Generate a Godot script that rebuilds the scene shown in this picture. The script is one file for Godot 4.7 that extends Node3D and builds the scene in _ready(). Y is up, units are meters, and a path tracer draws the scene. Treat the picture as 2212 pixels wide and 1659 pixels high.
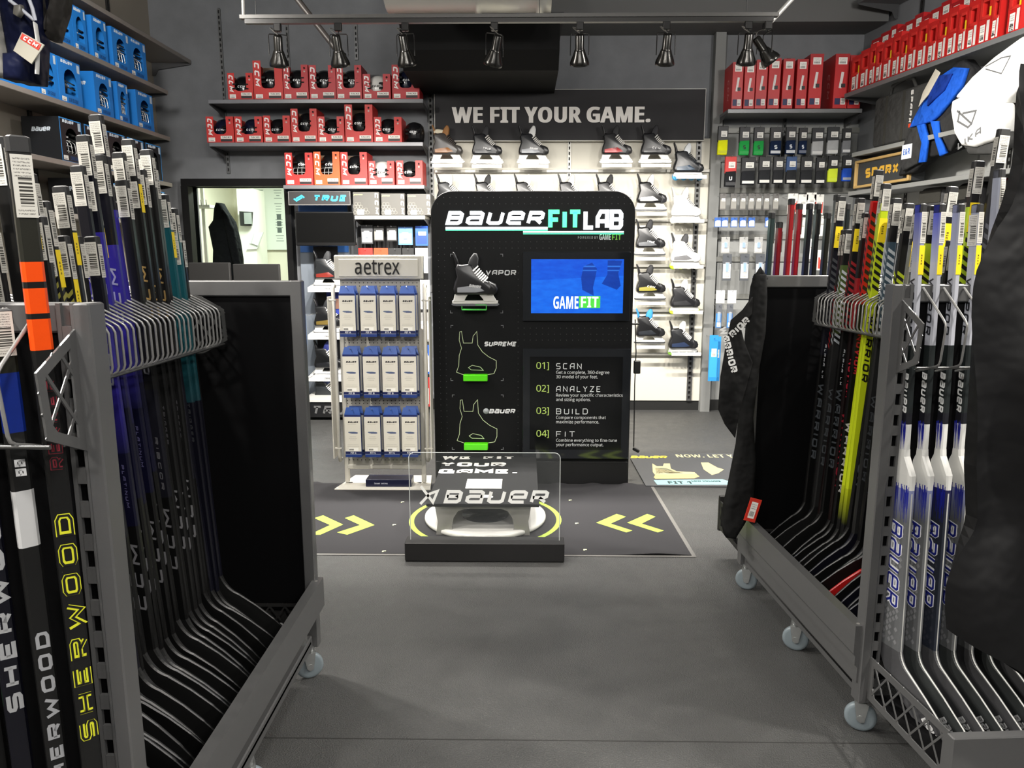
extends Node3D
# A hockey shop: two stick carts in front, a fitting kiosk in the middle, shelves of boxes and skates behind.
# Photograph pixels (2212 x 1659) are turned into rays; each thing's distance comes from the floor, wall or shelf it touches.

const FPX := 1600.0
const EYE := Vector3(0, 1.55, 0)
const WALL := -7.5            # back wall
var cam_f: Vector3
var cam_r: Vector3
var cam_u: Vector3
var mats := {}
var meshes := {}
var sg := 1
var rng := RandomNumberGenerator.new()
const ORD := ["first", "second", "third", "fourth", "fifth", "sixth", "seventh", "eighth", "ninth", "tenth", "eleventh", "twelfth", "thirteenth", "fourteenth", "fifteenth", "sixteenth", "seventeenth", "eighteenth", "nineteenth", "twentieth", "twenty-first", "twenty-second", "twenty-third", "twenty-fourth", "twenty-fifth", "twenty-sixth", "twenty-seventh", "twenty-eighth", "twenty-ninth", "thirtieth", "thirty-first", "thirty-second", "thirty-third", "thirty-fourth", "thirty-fifth", "thirty-sixth"]

func aim_camera() -> void:
	var pitch := atan((829.5 - 555.0) / FPX)
	var yaw := atan((1130.0 - 1106.0) / FPX * cos(pitch))
	cam_f = Vector3(-sin(yaw) * cos(pitch), -sin(pitch), -cos(yaw) * cos(pitch))
	cam_r = Vector3(cos(yaw), 0, -sin(yaw))
	cam_u = cam_r.cross(cam_f)

func ray(u: float, v: float) -> Vector3:
	return cam_f + cam_r * ((u - 1106.0) / FPX) - cam_u * ((v - 829.5) / FPX)

func pz(u: float, v: float, z: float) -> Vector3:      # the pixel's point on the plane z
	var d := ray(u, v)
	return EYE + d * (z / d.z)

func px(u: float, v: float, x: float) -> Vector3:      # ... on the plane x
	var d := ray(u, v)
	return EYE + d * (x / d.x)

func py(u: float, v: float, y := 0.0) -> Vector3:      # ... at the height y
	var d := ray(u, v)
	return EYE + d * ((y - EYE.y) / d.y)

# ---------- materials ----------
func mat(key: String, hex: String, rough := 0.6, metal := 0.0, spec := 0.5) -> StandardMaterial3D:
	if mats.has(key):
		return mats[key]
	var m := StandardMaterial3D.new()
	m.resource_name = key
	m.albedo_color = Color(hex)
	m.roughness = rough
	m.metallic = metal
	m.metallic_specular = spec
	mats[key] = m
	return m

func hexmat(hex: String, rough := 0.5, metal := 0.0) -> StandardMaterial3D:
	return mat("colour_%s_%d_%d" % [hex, int(rough * 100), int(metal * 100)], hex, rough, metal)

func glow(key: String, hex: String, energy: float) -> StandardMaterial3D:
	if mats.has(key):
		return mats[key]
	var m := mat(key, hex, 0.4)
	m.emission_enabled = true
	m.emission = Color(hex)
	m.emission_energy_multiplier = energy
	return m

func pane(key: String, hex: String, alpha: float, rough := 0.05) -> StandardMaterial3D:
	if mats.has(key):
		return mats[key]
	var m := mat(key, hex, rough)
	m.transparency = BaseMaterial3D.TRANSPARENCY_ALPHA
	m.albedo_color.a = alpha
	return m

func noise_tex(freq: float, w: int, ramp: Array, kind := FastNoiseLite.TYPE_SIMPLEX_SMOOTH, oct := 4, sd := 3) -> NoiseTexture2D:
	var n := FastNoiseLite.new()
	n.noise_type = kind
	n.frequency = freq
	n.fractal_octaves = oct
	n.seed = sd
	var t := NoiseTexture2D.new()
	t.width = w
	t.height = w
	t.seamless = true
	t.noise = n
	if ramp.size():
		var g := Gradient.new()
		g.offsets = PackedFloat32Array(ramp.map(func(r): return r[0]))
		g.colors = PackedColorArray(ramp.map(func(r): return Color(r[1])))
		t.color_ramp = g
	return t

func image_mat(key: String, im: Image, rough := 0.6, glowing := 0.0) -> StandardMaterial3D:
	var m := mat(key, "ffffff", rough)
	var t := ImageTexture.create_from_image(im)
	m.albedo_texture = t
	if glowing > 0.0:
		m.albedo_color = Color(0.03, 0.03, 0.03)
		m.emission_enabled = true
		m.emission = Color.BLACK
		m.emission_texture = t
		m.emission_operator = BaseMaterial3D.EMISSION_OP_ADD
		m.emission_energy_multiplier = glowing
	return m

func vcol(key: String, rough := 0.35, metal := 0.0) -> StandardMaterial3D:
	if mats.has(key):
		return mats[key]
	var m := mat(key, "ffffff", rough, metal)
	m.vertex_color_use_as_albedo = true
	return m

# ---------- mesh tools ----------
func S() -> SurfaceTool:
	var st := SurfaceTool.new()
	st.begin(Mesh.PRIMITIVE_TRIANGLES)
	st.set_smooth_group(-1)
	return st

func tri(st: SurfaceTool, a: Vector3, b: Vector3, c: Vector3) -> void:   # counter-clockwise seen from the front
	st.set_uv(Vector2.ZERO)
	st.add_vertex(a)
	st.add_vertex(c)
	st.add_vertex(b)

func quad(st: SurfaceTool, a: Vector3, b: Vector3, c: Vector3, d: Vector3) -> void:   # a lower left, counter-clockwise
	var uv := [Vector2(0, 1), Vector2(1, 1), Vector2(1, 0), Vector2(0, 0)]
	var p := [a, b, c, d]
	for k in [0, 2, 1, 0, 3, 2]:
		st.set_uv(uv[k])
		st.add_vertex(p[k])

func box(st: SurfaceTool, c: Vector3, s: Vector3, xf := Transform3D.IDENTITY) -> void:
	var h := s / 2
	var v := []
	for k in 8:
		v.append(xf * (c + Vector3(h.x if k & 1 else -h.x, h.y if k & 2 else -h.y, h.z if k & 4 else -h.z)))
	for f in [[4, 5, 7, 6], [1, 0, 2, 3], [5, 1, 3, 7], [0, 4, 6, 2], [6, 7, 3, 2], [0, 1, 5, 4]]:
		quad(st, v[f[0]], v[f[1]], v[f[2]], v[f[3]])

func bbox(st: SurfaceTool, c: Vector3, s: Vector3, b: float, xf := Transform3D.IDENTITY) -> void:   # box with chamfered edges
	var h := s / 2
	var rings := []
	for lay in [[-h.y, b], [-h.y + b, 0.0], [h.y - b, 0.0], [h.y, b]]:
		var r := PackedVector3Array()
		var hx: float = h.x - lay[1]
		var hz: float = h.z - lay[1]
		for q in [[hx - b, hz], [hx, hz - b], [hx, -hz + b], [hx - b, -hz], [-hx + b, -hz], [-hx, -hz + b], [-hx, hz - b], [-hx + b, hz]]:
			r.append(xf * (c + Vector3(q[0], lay[0], q[1])))
		rings.append(r)
	loft(st, rings, false)

func loft(st: SurfaceTool, rings: Array, smooth := true, caps := true, closed := true) -> void:
	if smooth:
		sg += 1
		st.set_smooth_group(sg)
	var n: int = rings[0].size()
	for i in rings.size() - 1:
		for j in (n if closed else n - 1):
			var k := (j + 1) % n
			var u0 := float(j) / n
			var u1 := float(j + 1) / n
			var v0 := float(i) / (rings.size() - 1)
			var v1 := float(i + 1) / (rings.size() - 1)
			var p := [rings[i][j], rings[i][k], rings[i + 1][k], rings[i + 1][j]]
			var uv := [Vector2(u0, v0), Vector2(u1, v0), Vector2(u1, v1), Vector2(u0, v1)]
			for q in [0, 1, 2, 0, 2, 3]:
				st.set_uv(uv[q])
				st.add_vertex(p[q])
	st.set_smooth_group(-1)
	if caps:
		for e in [0, rings.size() - 1]:
			var r: PackedVector3Array = rings[e]
			var c := Vector3.ZERO
			for q in r:
				c += q / n
			for j in n:
				if e == 0:
					tri(st, r[j], r[(j + 1) % n], c)
				else:
					tri(st, r[(j + 1) % n], r[j], c)

func tube(st: SurfaceTool, path: Array, r: float, n := 8, flat := 1.0) -> void:
	var rings := []
	var up := Vector3.ZERO
	for i in path.size():
		var d: Vector3 = path[mini(i + 1, path.size() - 1)] - path[maxi(i - 1, 0)]
		d = d.normalized()
		if up == Vector3.ZERO:
			up = Vector3.UP if absf(d.y) < 0.9 else Vector3.RIGHT
		var a := d.cross(up).normalized()
		var b := a.cross(d).normalized()
		up = b
		var ring := PackedVector3Array()
		for k in n:
			var t := TAU * k / n
			ring.append(path[i] + a * cos(t) * r + b * sin(t) * r * flat)
		rings.append(ring)
	loft(st, rings, n > 4)

func lathe(st: SurfaceTool, prof: Array, n := 20, xf := Transform3D.IDENTITY, caps := true) -> void:   # prof: [radius, height]
	var rings := []
	for p in prof:
		var ring := PackedVector3Array()
		for k in n:
			var t := -TAU * k / n
			ring.append(xf * Vector3(cos(t) * p[0], p[1], sin(t) * p[0]))
		rings.append(ring)
	loft(st, rings, true, caps)

func poly(st: SurfaceTool, pts: PackedVector2Array, z: float, xf := Transform3D.IDENTITY, flip := false) -> void:
	var ids := Geometry2D.triangulate_polygon(pts)
	for k in ids.size() / 3:
		var a := xf * Vector3(pts[ids[k * 3]].x, pts[ids[k * 3]].y, z)
		var b := xf * Vector3(pts[ids[k * 3 + 1]].x, pts[ids[k * 3 + 1]].y, z)
		var c := xf * Vector3(pts[ids[k * 3 + 2]].x, pts[ids[k * 3 + 2]].y, z)
		if (b - a).cross(c - a).dot(xf.basis.z) < 0:
			var t := b
			b = c
			c = t
		if flip:
			tri(st, a, c, b)
		else:
			tri(st, a, b, c)

func ccw(pts: PackedVector2Array) -> PackedVector2Array:
	if Geometry2D.is_polygon_clockwise(pts):
		pts.reverse()
	return pts

func prism(st: SurfaceTool, outline, z0: float, z1: float, xf := Transform3D.IDENTITY, bev := 0.0) -> void:
	var pts := ccw(PackedVector2Array(outline))
	var n := pts.size()
	var inner := pts
	if bev > 0.0:
		inner = PackedVector2Array()
		for i in n:
			var d0 := (pts[i] - pts[(i + n - 1) % n]).normalized()
			var d1 := (pts[(i + 1) % n] - pts[i]).normalized()
			var nn := Vector2(-d0.y - d1.y, d0.x + d1.x)
			inner.append(pts[i] + nn.normalized() * bev)
	poly(st, inner, z1, xf)
	poly(st, inner, z0, xf, true)
	var lays := [[inner, z0], [pts, z0 + bev], [pts, z1 - bev], [inner, z1]] if bev > 0.0 else [[pts, z0], [pts, z1]]
	for l in lays.size() - 1:
		for i in n:
			var k := (i + 1) % n
			var A: PackedVector2Array = lays[l][0]
			var B: PackedVector2Array = lays[l + 1][0]
			quad(st, xf * Vector3(A[i].x, A[i].y, lays[l][1]), xf * Vector3(A[k].x, A[k].y, lays[l][1]), xf * Vector3(B[k].x, B[k].y, lays[l + 1][1]), xf * Vector3(B[i].x, B[i].y, lays[l + 1][1]))

func rrect(w: float, h: float, r: float, n := 6, corners := 15) -> PackedVector2Array:   # centred rounded rectangle; corners bit mask: 1 ll 2 lr 4 ur 8 ul
	var pts := PackedVector2Array()
	var cs := [[-1, -1, PI], [1, -1, 1.5 * PI], [1, 1, 0.0], [-1, 1, 0.5 * PI]]
	for k in 4:
		if corners & (1 << k):
			for i in n + 1:
				var t: float = cs[k][2] + PI / 2 * i / n
				pts.append(Vector2(cs[k][0] * (w / 2 - r) + r * cos(t), cs[k][1] * (h / 2 - r) + r * sin(t)))
		else:
			pts.append(Vector2(cs[k][0] * w / 2, cs[k][1] * h / 2))
	return pts

func puff(st: SurfaceTool, outline, w: float, inset: float, xf := Transform3D.IDENTITY, taper := 0.0, y0 := 0.0, y1 := 1.0) -> void:
	# a side outline swelled to the width 2w with rounded edges; narrower with height by taper
	var pts := ccw(PackedVector2Array(outline))
	var n := pts.size()
	var nor := []
	for i in n:
		var d0 := (pts[i] - pts[(i + n - 1) % n]).normalized()
		var d1 := (pts[(i + 1) % n] - pts[i]).normalized()
		nor.append(Vector2(-d0.y - d1.y, d0.x + d1.x).normalized())
	var lay := [[-1.0, 1.0], [-0.9, 0.45], [-0.62, 0.0], [0.62, 0.0], [0.9, 0.45], [1.0, 1.0]]
	var rings := []
	for l in lay:
		var r := PackedVector3Array()
		for i in n:
			var p: Vector2 = pts[i] + nor[i] * inset * l[1]
			var k := 1.0 - taper * clampf((p.y - y0) / (y1 - y0), 0, 1)
			r.append(xf * Vector3(p.x, p.y, l[0] * w * k))
		rings.append(r)
	sg += 1
	st.set_smooth_group(sg)
	for l in 5:
		for i in n:
			var k := (i + 1) % n
			var q := [rings[l][i], rings[l][k], rings[l + 1][k], rings[l + 1][i]]
			for e in [0, 2, 1, 0, 3, 2]:
				st.set_uv(Vector2.ZERO)
				st.add_vertex(q[e])
	var flat := PackedVector2Array()
	for i in n:
		flat.append(pts[i] + nor[i] * inset)
	var ids := Geometry2D.triangulate_polygon(flat)
	for e in [0, 5]:
		for k in ids.size() / 3:
			var a: Vector3 = rings[e][ids[k * 3]]
			var b: Vector3 = rings[e][ids[k * 3 + 1]]
			var c: Vector3 = rings[e][ids[k * 3 + 2]]
			var want := xf.basis.z * (1.0 if e == 5 else -1.0)
			if (b - a).cross(c - a).dot(want) < 0:
				tri(st, a, c, b)
			else:
				tri(st, a, b, c)
	st.set_smooth_group(-1)

func sheet(st: SurfaceTool, grid: Array, thick: float) -> void:   # cloth: rows of points, given a thickness along its normals
	var rows := grid.size()
	var cols: int = grid[0].size()
	var back := []
	for i in rows:
		var r := []
		for j in cols:
			var du: Vector3 = grid[i][mini(j + 1, cols - 1)] - grid[i][maxi(j - 1, 0)]
			var dv: Vector3 = grid[mini(i + 1, rows - 1)][j] - grid[maxi(i - 1, 0)][j]
			r.append(grid[i][j] - dv.cross(du).normalized() * -thick)
		back.append(r)
	for side in 2:
		var g: Array = grid if side == 0 else back
		sg += 1
		st.set_smooth_group(sg)
		for i in rows - 1:
			for j in cols - 1:
				var q := [g[i][j], g[i][j + 1], g[i + 1][j + 1], g[i + 1][j]]
				for e in ([0, 1, 2, 0, 2, 3] if side == 0 else [0, 2, 1, 0, 3, 2]):
					st.set_uv(Vector2(float(j) / cols, float(i) / rows))
					st.add_vertex(q[e])
	st.set_smooth_group(-1)
	for i in rows - 1:
		quad(st, grid[i][0], back[i][0], back[i + 1][0], grid[i + 1][0])
		quad(st, grid[i][cols - 1], grid[i + 1][cols - 1], back[i + 1][cols - 1], back[i][cols - 1])
	for j in cols - 1:
		quad(st, grid[0][j], grid[0][j + 1], back[0][j + 1], back[0][j])
		quad(st, grid[rows - 1][j], back[rows - 1][j], back[rows - 1][j + 1], grid[rows - 1][j + 1])

func mesh_of(st: SurfaceTool) -> ArrayMesh:
	st.generate_normals()
	return st.commit()

func put(called: String, m: Mesh, material: Material, parent: Node3D = self, xf := Transform3D.IDENTITY) -> MeshInstance3D:
	var o := MeshInstance3D.new()
	o.name = called
	o.mesh = m
	o.material_override = material
	o.transform = xf
	parent.add_child(o, true)
	return o

func obj(called: String, st: SurfaceTool, material: Material, parent: Node3D = self, xf := Transform3D.IDENTITY) -> MeshInstance3D:
	return put(called, mesh_of(st), material, parent, xf)

func tag(o: Node3D, label: String, category: String, group := "") -> Node3D:
	o.set_meta("label", label)
	o.set_meta("category", category)
	if group != "":
		o.set_meta("group", group)
	return o

var used := {}
func numbered(called: String) -> String:
	used[called] = used.get(called, -1) + 1
	return called if used[called] == 0 else "%s_%03d" % [called, used[called]]

func thing(called: String, label: String, category: String, group := "", xf := Transform3D.IDENTITY) -> Node3D:
	var o := Node3D.new()
	o.name = numbered(called)
	add_child(o, true)
	o.transform = xf
	return tag(o, label, category, group)

func struct(called: String, st: SurfaceTool, material: Material, parent: Node3D = self) -> MeshInstance3D:
	var o := obj(called, st, material, parent)
	if parent == self:
		o.set_meta("kind", "structure")
	return o

func at(p: Vector3, turn := 0.0) -> Transform3D:
	return Transform3D(Basis(Vector3.UP, turn), p)

func frame(o: Vector3, x: Vector3, y: Vector3) -> Transform3D:   # a print's place: text runs along x, upwards along y
	var xn := x.normalized()
	var z := xn.cross(y).normalized()
	return Transform3D(Basis(xn, z.cross(xn), z), o)

# ---------- lettering ----------
const GLYPH := {
	"A": [0.8, "0,0 0,.65 .25,1 .8,1 .8,0|0,.4 .8,.4"], "B": [0.8, "0,0 0,1 .65,1 .8,.85 .8,.62 .68,.52 .8,.42 .8,.15 .65,0 0,0|0,.52 .68,.52"],
	"C": [0.75, ".75,1 .12,1 0,.88 0,.12 .12,0 .75,0"], "D": [0.8, "0,0 0,1 .62,1 .8,.82 .8,.18 .62,0 0,0"], "E": [0.72, ".72,1 0,1 0,0 .72,0|0,.5 .62,.5"],
	"F": [0.7, ".7,1 0,1 0,0|0,.5 .6,.5"], "G": [0.8, ".8,1 .12,1 0,.88 0,.12 .12,0 .8,0 .8,.48 .45,.48"], "H": [0.8, "0,0 0,1|.8,0 .8,1|0,.5 .8,.5"], "I": [0.0, "0,0 0,1"],
	"J": [0.6, ".6,1 .6,.12 .48,0 0,0"], "K": [0.75, "0,0 0,1|.75,1 .1,.5 .75,0"], "L": [0.65, "0,1 0,0 .65,0"], "M": [1.0, "0,0 0,1 .5,.35 1,1 1,0"], "N": [0.8, "0,0 0,1 .8,0 .8,1"],
	"O": [0.8, ".4,1 .15,1 0,.85 0,.15 .15,0 .65,0 .8,.15 .8,.85 .65,1 .4,1"], "P": [0.8, "0,0 0,1 .68,1 .8,.88 .8,.52 .68,.42 0,.42"], "R": [0.8, "0,0 0,1 .68,1 .8,.88 .8,.55 .68,.45 0,.45|.4,.45 .8,0"],
	"S": [0.75, ".75,1 .12,1 0,.88 0,.6 .12,.5 .63,.5 .75,.4 .75,.12 .63,0 0,0"], "T": [0.8, "0,1 .8,1|.4,1 .4,0"], "U": [0.8, "0,1 0,.12 .14,0 .66,0 .8,.12 .8,1"], "V": [0.8, "0,1 .4,0 .8,1"],
	"W": [1.1, "0,1 .22,0 .55,.7 .88,0 1.1,1"], "X": [0.8, "0,0 .8,1|0,1 .8,0"], "Y": [0.8, "0,1 .4,.5 .8,1|.4,.5 .4,0"], "Z": [0.75, "0,1 .75,1 0,0 .75,0"],
	"a": [0.85, "0,1 .72,1 .85,.88 .85,0 .14,0 0,.12 0,.42 .14,.54 .85,.54"], "e": [0.85, ".85,0 .14,0 0,.12 0,.88 .14,1 .72,1 .85,.88 .85,.48 0,.48"],
	"1": [0.3, "0,.85 .3,1 .3,0"], "0": [0.7, ".35,1 .12,1 0,.88 0,.12 .12,0 .58,0 .7,.12 .7,.88 .58,1 .35,1"], "8": [0.7, "0,.5 0,1 .7,1 .7,0 0,0 0,.5 .7,.5"], ".": [0.0, "0,-.02 0,.16"], " ": [0.4, ""], "/": [0.5, "0,0 .5,1"],
}

func stroke(st: SurfaceTool, line: PackedVector2Array, t: float, z: float, depth: float) -> void:
	var n := line.size()
	var shut := line[0].distance_to(line[n - 1]) < 0.0001
	var L := []
	var R := []
	for i in n:
		var a := (line[i] - line[i - 1 if i > 0 else n - 2]).normalized() if i > 0 or shut else (line[1] - line[0]).normalized()
		var b := (line[i + 1 if i < n - 1 else 1] - line[i]).normalized() if i < n - 1 or shut else (line[n - 1] - line[n - 2]).normalized()
		var m := (a + b).normalized()
		var nn := Vector2(-m.y, m.x) * (t / 2) / maxf(0.45, m.dot(b))
		L.append(line[i] + nn)
		R.append(line[i] - nn)
	for i in n - 1:
		var a := Vector3(R[i].x, R[i].y, z)
		var b := Vector3(R[i + 1].x, R[i + 1].y, z)
		var c := Vector3(L[i + 1].x, L[i + 1].y, z)
		var d := Vector3(L[i].x, L[i].y, z)
		quad(st, a, b, c, d)
		if depth > 0.0:
			var k := Vector3(0, 0, -depth)
			quad(st, a + k, b + k, b, a)
			quad(st, c + k, d + k, d, c)
			if i == 0:
				quad(st, d + k, a + k, a, d)
			if i == n - 2:
				quad(st, b + k, c + k, c, b)

func sport(text: String, w: float, h: float, t := 0.2, shear := 0.0, depth := 0.0, gap := 0.3) -> ArrayMesh:
	# square stroke lettering, centred, fitted to w x h in metres; t = stroke in parts of the height
	var key := "sport %s %.4f %.4f %.3f %.2f %.4f %.2f" % [text, w, h, t, shear, depth, gap]
	if meshes.has(key):
		return meshes[key]
	var total := -gap - t
	for ch in text:
		total += GLYPH[ch][0] + gap + t
	var sx := (w - t * h) / maxf(total, 0.01)
	var sy := h * (1.0 - t)
	var st := S()
	var x := 0.0
	for ch in text:
		for run in (GLYPH[ch][1] as String).split("|", false):
			var line := PackedVector2Array()
			for q in run.split(" ", false):
				var xy := q.split(",")
				var p := Vector2(((xy[0] as String).to_float() + x) * sx - (w - t * h) / 2, (xy[1] as String).to_float() * sy - sy / 2)
				line.append(Vector2(p.x + p.y * shear, p.y))
			stroke(st, line, t * h, 0.0, depth)
		x += GLYPH[ch][0] + gap + t
	meshes[key] = mesh_of(st)
	return meshes[key]

var fonts := {}
func print_mesh(text: String, w: float, h: float, bold := false, depth := 0.0, shear := 0.0, serif := "Droid Sans") -> ArrayMesh:
	# ordinary lettering, centred; h = height of the whole line's letters, w = 0 keeps the natural width
	var key := "print %s %.4f %.4f %s %.4f %.2f %s" % [text, w, h, bold, depth, shear, serif]
	if meshes.has(key):
		return meshes[key]
	var fk := serif + str(bold)
	if not fonts.has(fk):
		var f := SystemFont.new()
		f.font_names = PackedStringArray([serif])
		f.font_weight = 700 if bold else 400
		fonts[fk] = f
	var tm := TextMesh.new()
	tm.font = fonts[fk]
	tm.text = text
	tm.font_size = 32
	tm.pixel_size = 0.01
	tm.depth = 0.0 if depth <= 0.0 else 0.05
	tm.curve_step = 1.5
	var box_ := tm.get_aabb()
	var sy := h / maxf(box_.size.y, 0.001)
	var sx := sy if w <= 0.0 else w / maxf(box_.size.x, 0.001)
	var c := box_.get_center()
	var am := ArrayMesh.new()
	for s in tm.get_surface_count():
		var arr := tm.surface_get_arrays(s)
		var vs: PackedVector3Array = arr[Mesh.ARRAY_VERTEX]
		for i in vs.size():
			var p := vs[i] - c
			vs[i] = Vector3(p.x * sx + p.y * sy * shear, p.y * sy, (p.z / 0.05) * depth if depth > 0.0 else 0.0)
		arr[Mesh.ARRAY_VERTEX] = vs
		arr[Mesh.ARRAY_TANGENT] = null
		am.add_surface_from_arrays(Mesh.PRIMITIVE_TRIANGLES, arr)
	meshes[key] = am
	return am

func card(w: float, h: float) -> ArrayMesh:      # a flat sticker, centred, facing +z
	var key := "card %.4f %.4f" % [w, h]
	if not meshes.has(key):
		var st := S()
		quad(st, Vector3(-w / 2, -h / 2, 0), Vector3(w / 2, -h / 2, 0), Vector3(w / 2, h / 2, 0), Vector3(-w / 2, h / 2, 0))
		meshes[key] = mesh_of(st)
	return meshes[key]

func boxmesh(w: float, h: float, d: float, b := 0.0) -> ArrayMesh:
	var key := "box %.4f %.4f %.4f %.4f" % [w, h, d, b]
	if not meshes.has(key):
		var st := S()
		if b > 0.0:
			bbox(st, Vector3.ZERO, Vector3(w, h, d), b)
		else:
			box(st, Vector3.ZERO, Vector3(w, h, d))
		meshes[key] = mesh_of(st)
	return meshes[key]

# ---------- light, room ----------
var spots := []

func set_stage() -> void:
	aim_camera()
	var cam := Camera3D.new()
	cam.name = "camera"
	cam.fov = 2.0 * rad_to_deg(atan(829.5 / FPX))
	cam.transform = Transform3D(Basis(cam_r, cam_u, -cam_f), EYE)
	cam.near = 0.05
	cam.current = true
	add_child(cam)
	var we := WorldEnvironment.new()
	we.name = "environment"
	var e := Environment.new()
	e.background_mode = Environment.BG_COLOR
	e.background_color = Color("101011")
	e.tonemap_mode = Environment.TONE_MAPPER_LINEAR
	e.tonemap_exposure = 1.05
	e.sdfgi_enabled = true
	e.ssao_enabled = true
	e.ssil_enabled = true
	we.environment = e
	add_child(we)
	# unseen strip lights added to fill the aisle, the floor and the upper walls ...
	for s in [[0.1, -0.1, 4.0, "over the middle of the aisle"], [-1.4, 1.7, 4.5, "above the shop front on the left cart's side"], [1.6, 1.7, 4.5, "above the shop front on the right cart's side"], [-2.4, -4.0, 3.2, "beside the blue box shelves"], [2.6, -3.8, 3.2, "beside the red skate box shelves"]]:
		strip_light(Vector3(s[0], 3.5, s[1]), s[2], s[3])
	# ... and spotlight tracks run along both sides above the carts; they light the carts' top faces and throw their shadows into the aisle
	for s in [[-1.75, "left"], [2.15, "right"]]:
		var t := thing("side_track", "grey lighting track hanging above the %s cart" % s[1], "track", "", at(Vector3(s[0], 3.05, -1.8)))
		put("rail", boxmesh(0.045, 0.045, 4.2), mat("track_grey", "4e4d4b", 0.4, 0.6), t)
		for k in [-1.8, 1.8]:
			put("hanger", boxmesh(0.006, 1.0, 0.006), mat("wire_dark", "303030", 0.5), t, at(Vector3(0, 0.52, k)))
		for k in 3:
			track_head(Vector3(s[0], 3.025, [-0.7, -1.9, -3.1][k]), Vector3(-0.12 * signf(s[0]), -1, 0.05), 5.0, "dark spotlight above the %s cart, %s from the shop front" % [s[1], ORD[k]], 62.0)
	back_room_light(Vector3(-2.9, 2.75, -8.9), 6.0)

func strip_light(p: Vector3, energy: float, where: String) -> void:
	var t := thing("strip_light", "white added ceiling strip light " + where, "light", "added strip lights under the ceiling", at(p))
	var st := S()
	bbox(st, Vector3(0, 0.04, 0), Vector3(0.22, 0.06, 1.3), 0.01)
	obj("housing", st, mat("lamp_white", "d8d8d4", 0.5), t)
	st = S()
	box(st, Vector3(0, 0.005, 0), Vector3(0.18, 0.01, 1.24))
	obj("tube_light", st, glow("strip_glow", "fff3e2", 2.0), t)
	st = S()
	for k in [-0.5, 0.5]:
		tube(st, [Vector3(0, 0.07, k), Vector3(0, 0.45, k)], 0.004, 6)
	obj("hanger", st, mat("wire_dark", "303030", 0.5), t)
	var l := OmniLight3D.new()                 # added lamp, shines to all sides so the walls are lit to the top
	l.name = "strip_lamp"
	l.light_energy = energy
	l.light_color = Color("fffcf7")
	l.omni_range = 14.0
	l.omni_attenuation = 2.0
	l.light_size = 0.16
	l.shadow_enabled = true
	l.position = Vector3(0, -0.2, 0)
	t.add_child(l)

func back_room_light(p: Vector3, energy: float) -> void:
	var t := thing("ceiling_light", "square white ceiling light in the back room", "light", "", at(p))
	var st := S()
	box(st, Vector3(0, 0.03, 0), Vector3(0.6, 0.05, 0.6))
	obj("housing", st, mat("lamp_white", "d8d8d4", 0.5), t)
	st = S()
	box(st, Vector3(0, 0.0, 0), Vector3(0.54, 0.01, 0.54))
	obj("panel_light", st, glow("office_glow", "f4fff4", 2.0), t)
	var l := AreaLight3D.new()
	l.name = "panel_lamp"
	l.area_size = Vector2(0.54, 0.54)
	l.light_energy = energy
	l.light_color = Color("f1fff0")
	l.area_range = 8.0
	l.shadow_enabled = true
	l.transform = Transform3D(Basis(Vector3.RIGHT, -PI / 2), Vector3(0, -0.01, 0))
	t.add_child(l)

func track_head(p: Vector3, aim: Vector3, energy: float, label: String, angle := 66.0) -> void:
	var t := thing("track_spotlight", label, "spotlight", "spotlights on the ceiling track", at(p))
	var d := aim.normalized()
	var st := S()
	bbox(st, Vector3(0, -0.025, 0), Vector3(0.045, 0.05, 0.035), 0.004)
	obj("adapter", st, mat("head_black", "1b1a19", 0.35, 0.5), t)
	var side := d.cross(Vector3.UP).normalized()
	var pivot := Vector3(0, -0.2, 0)
	st = S()
	tube(st, [Vector3(0, -0.05, 0), Vector3(0, -0.065, 0), side * 0.052 + Vector3(0, -0.067, 0), side * 0.058 + Vector3(0, -0.075, 0), pivot + side * 0.06], 0.0035, 6)
	tube(st, [Vector3(0, -0.065, 0), -side * 0.052 + Vector3(0, -0.067, 0), -side * 0.058 + Vector3(0, -0.075, 0), pivot - side * 0.06], 0.0035, 6)
	obj("yoke", st, mat("head_black", "1b1a19", 0.35, 0.5), t)
	var xf := Transform3D(Basis(side, -d, side.cross(-d)), pivot)
	st = S()
	lathe(st, [[0.0, 0.13], [0.022, 0.128], [0.028, 0.12], [0.028, 0.04], [0.034, 0.03]], 16, xf)
	obj("lamp_body", st, mat("head_metal", "3a3937", 0.22, 0.85), t)
	st = S()
	lathe(st, [[0.034, 0.03], [0.042, 0.005], [0.058, -0.03], [0.062, -0.045], [0.062, -0.058], [0.057, -0.058], [0.054, -0.03]], 20, xf, false)
	obj("shade", st, mat("head_metal", "3a3937", 0.22, 0.85), t)
	st = S()
	lathe(st, [[0.0, -0.036], [0.05, -0.036], [0.05, -0.032], [0.0, -0.032]], 16, xf)
	obj("bulb_light", st, glow("bulb_glow", "fff0d8", 3.0), t)
	st = S()
	var cable := []
	for k in 9:
		var a := k / 8.0
		cable.append(Vector3(0.01, -0.05, 0).lerp(xf * Vector3(0, 0.13, 0), a) + side * -0.05 * sin(a * PI) + Vector3(0, 0.03 * sin(a * PI), 0))
	tube(st, cable, 0.003, 5)
	obj("cable", st, mat("wire_grey", "55524d", 0.5), t)
	var l := SpotLight3D.new()
	l.name = "spot_lamp"
	l.light_energy = energy
	l.light_color = Color("fffaf2")
	l.spot_angle = angle
	l.spot_angle_attenuation = 0.6
	l.spot_range = 14.0
	l.light_size = 0.045
	l.shadow_enabled = true
	l.position = pivot + d * 0.065
	l.basis = Basis.looking_at(d, Vector3.UP if absf(d.y) < 0.95 else Vector3.FORWARD)
	t.add_child(l)

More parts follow.
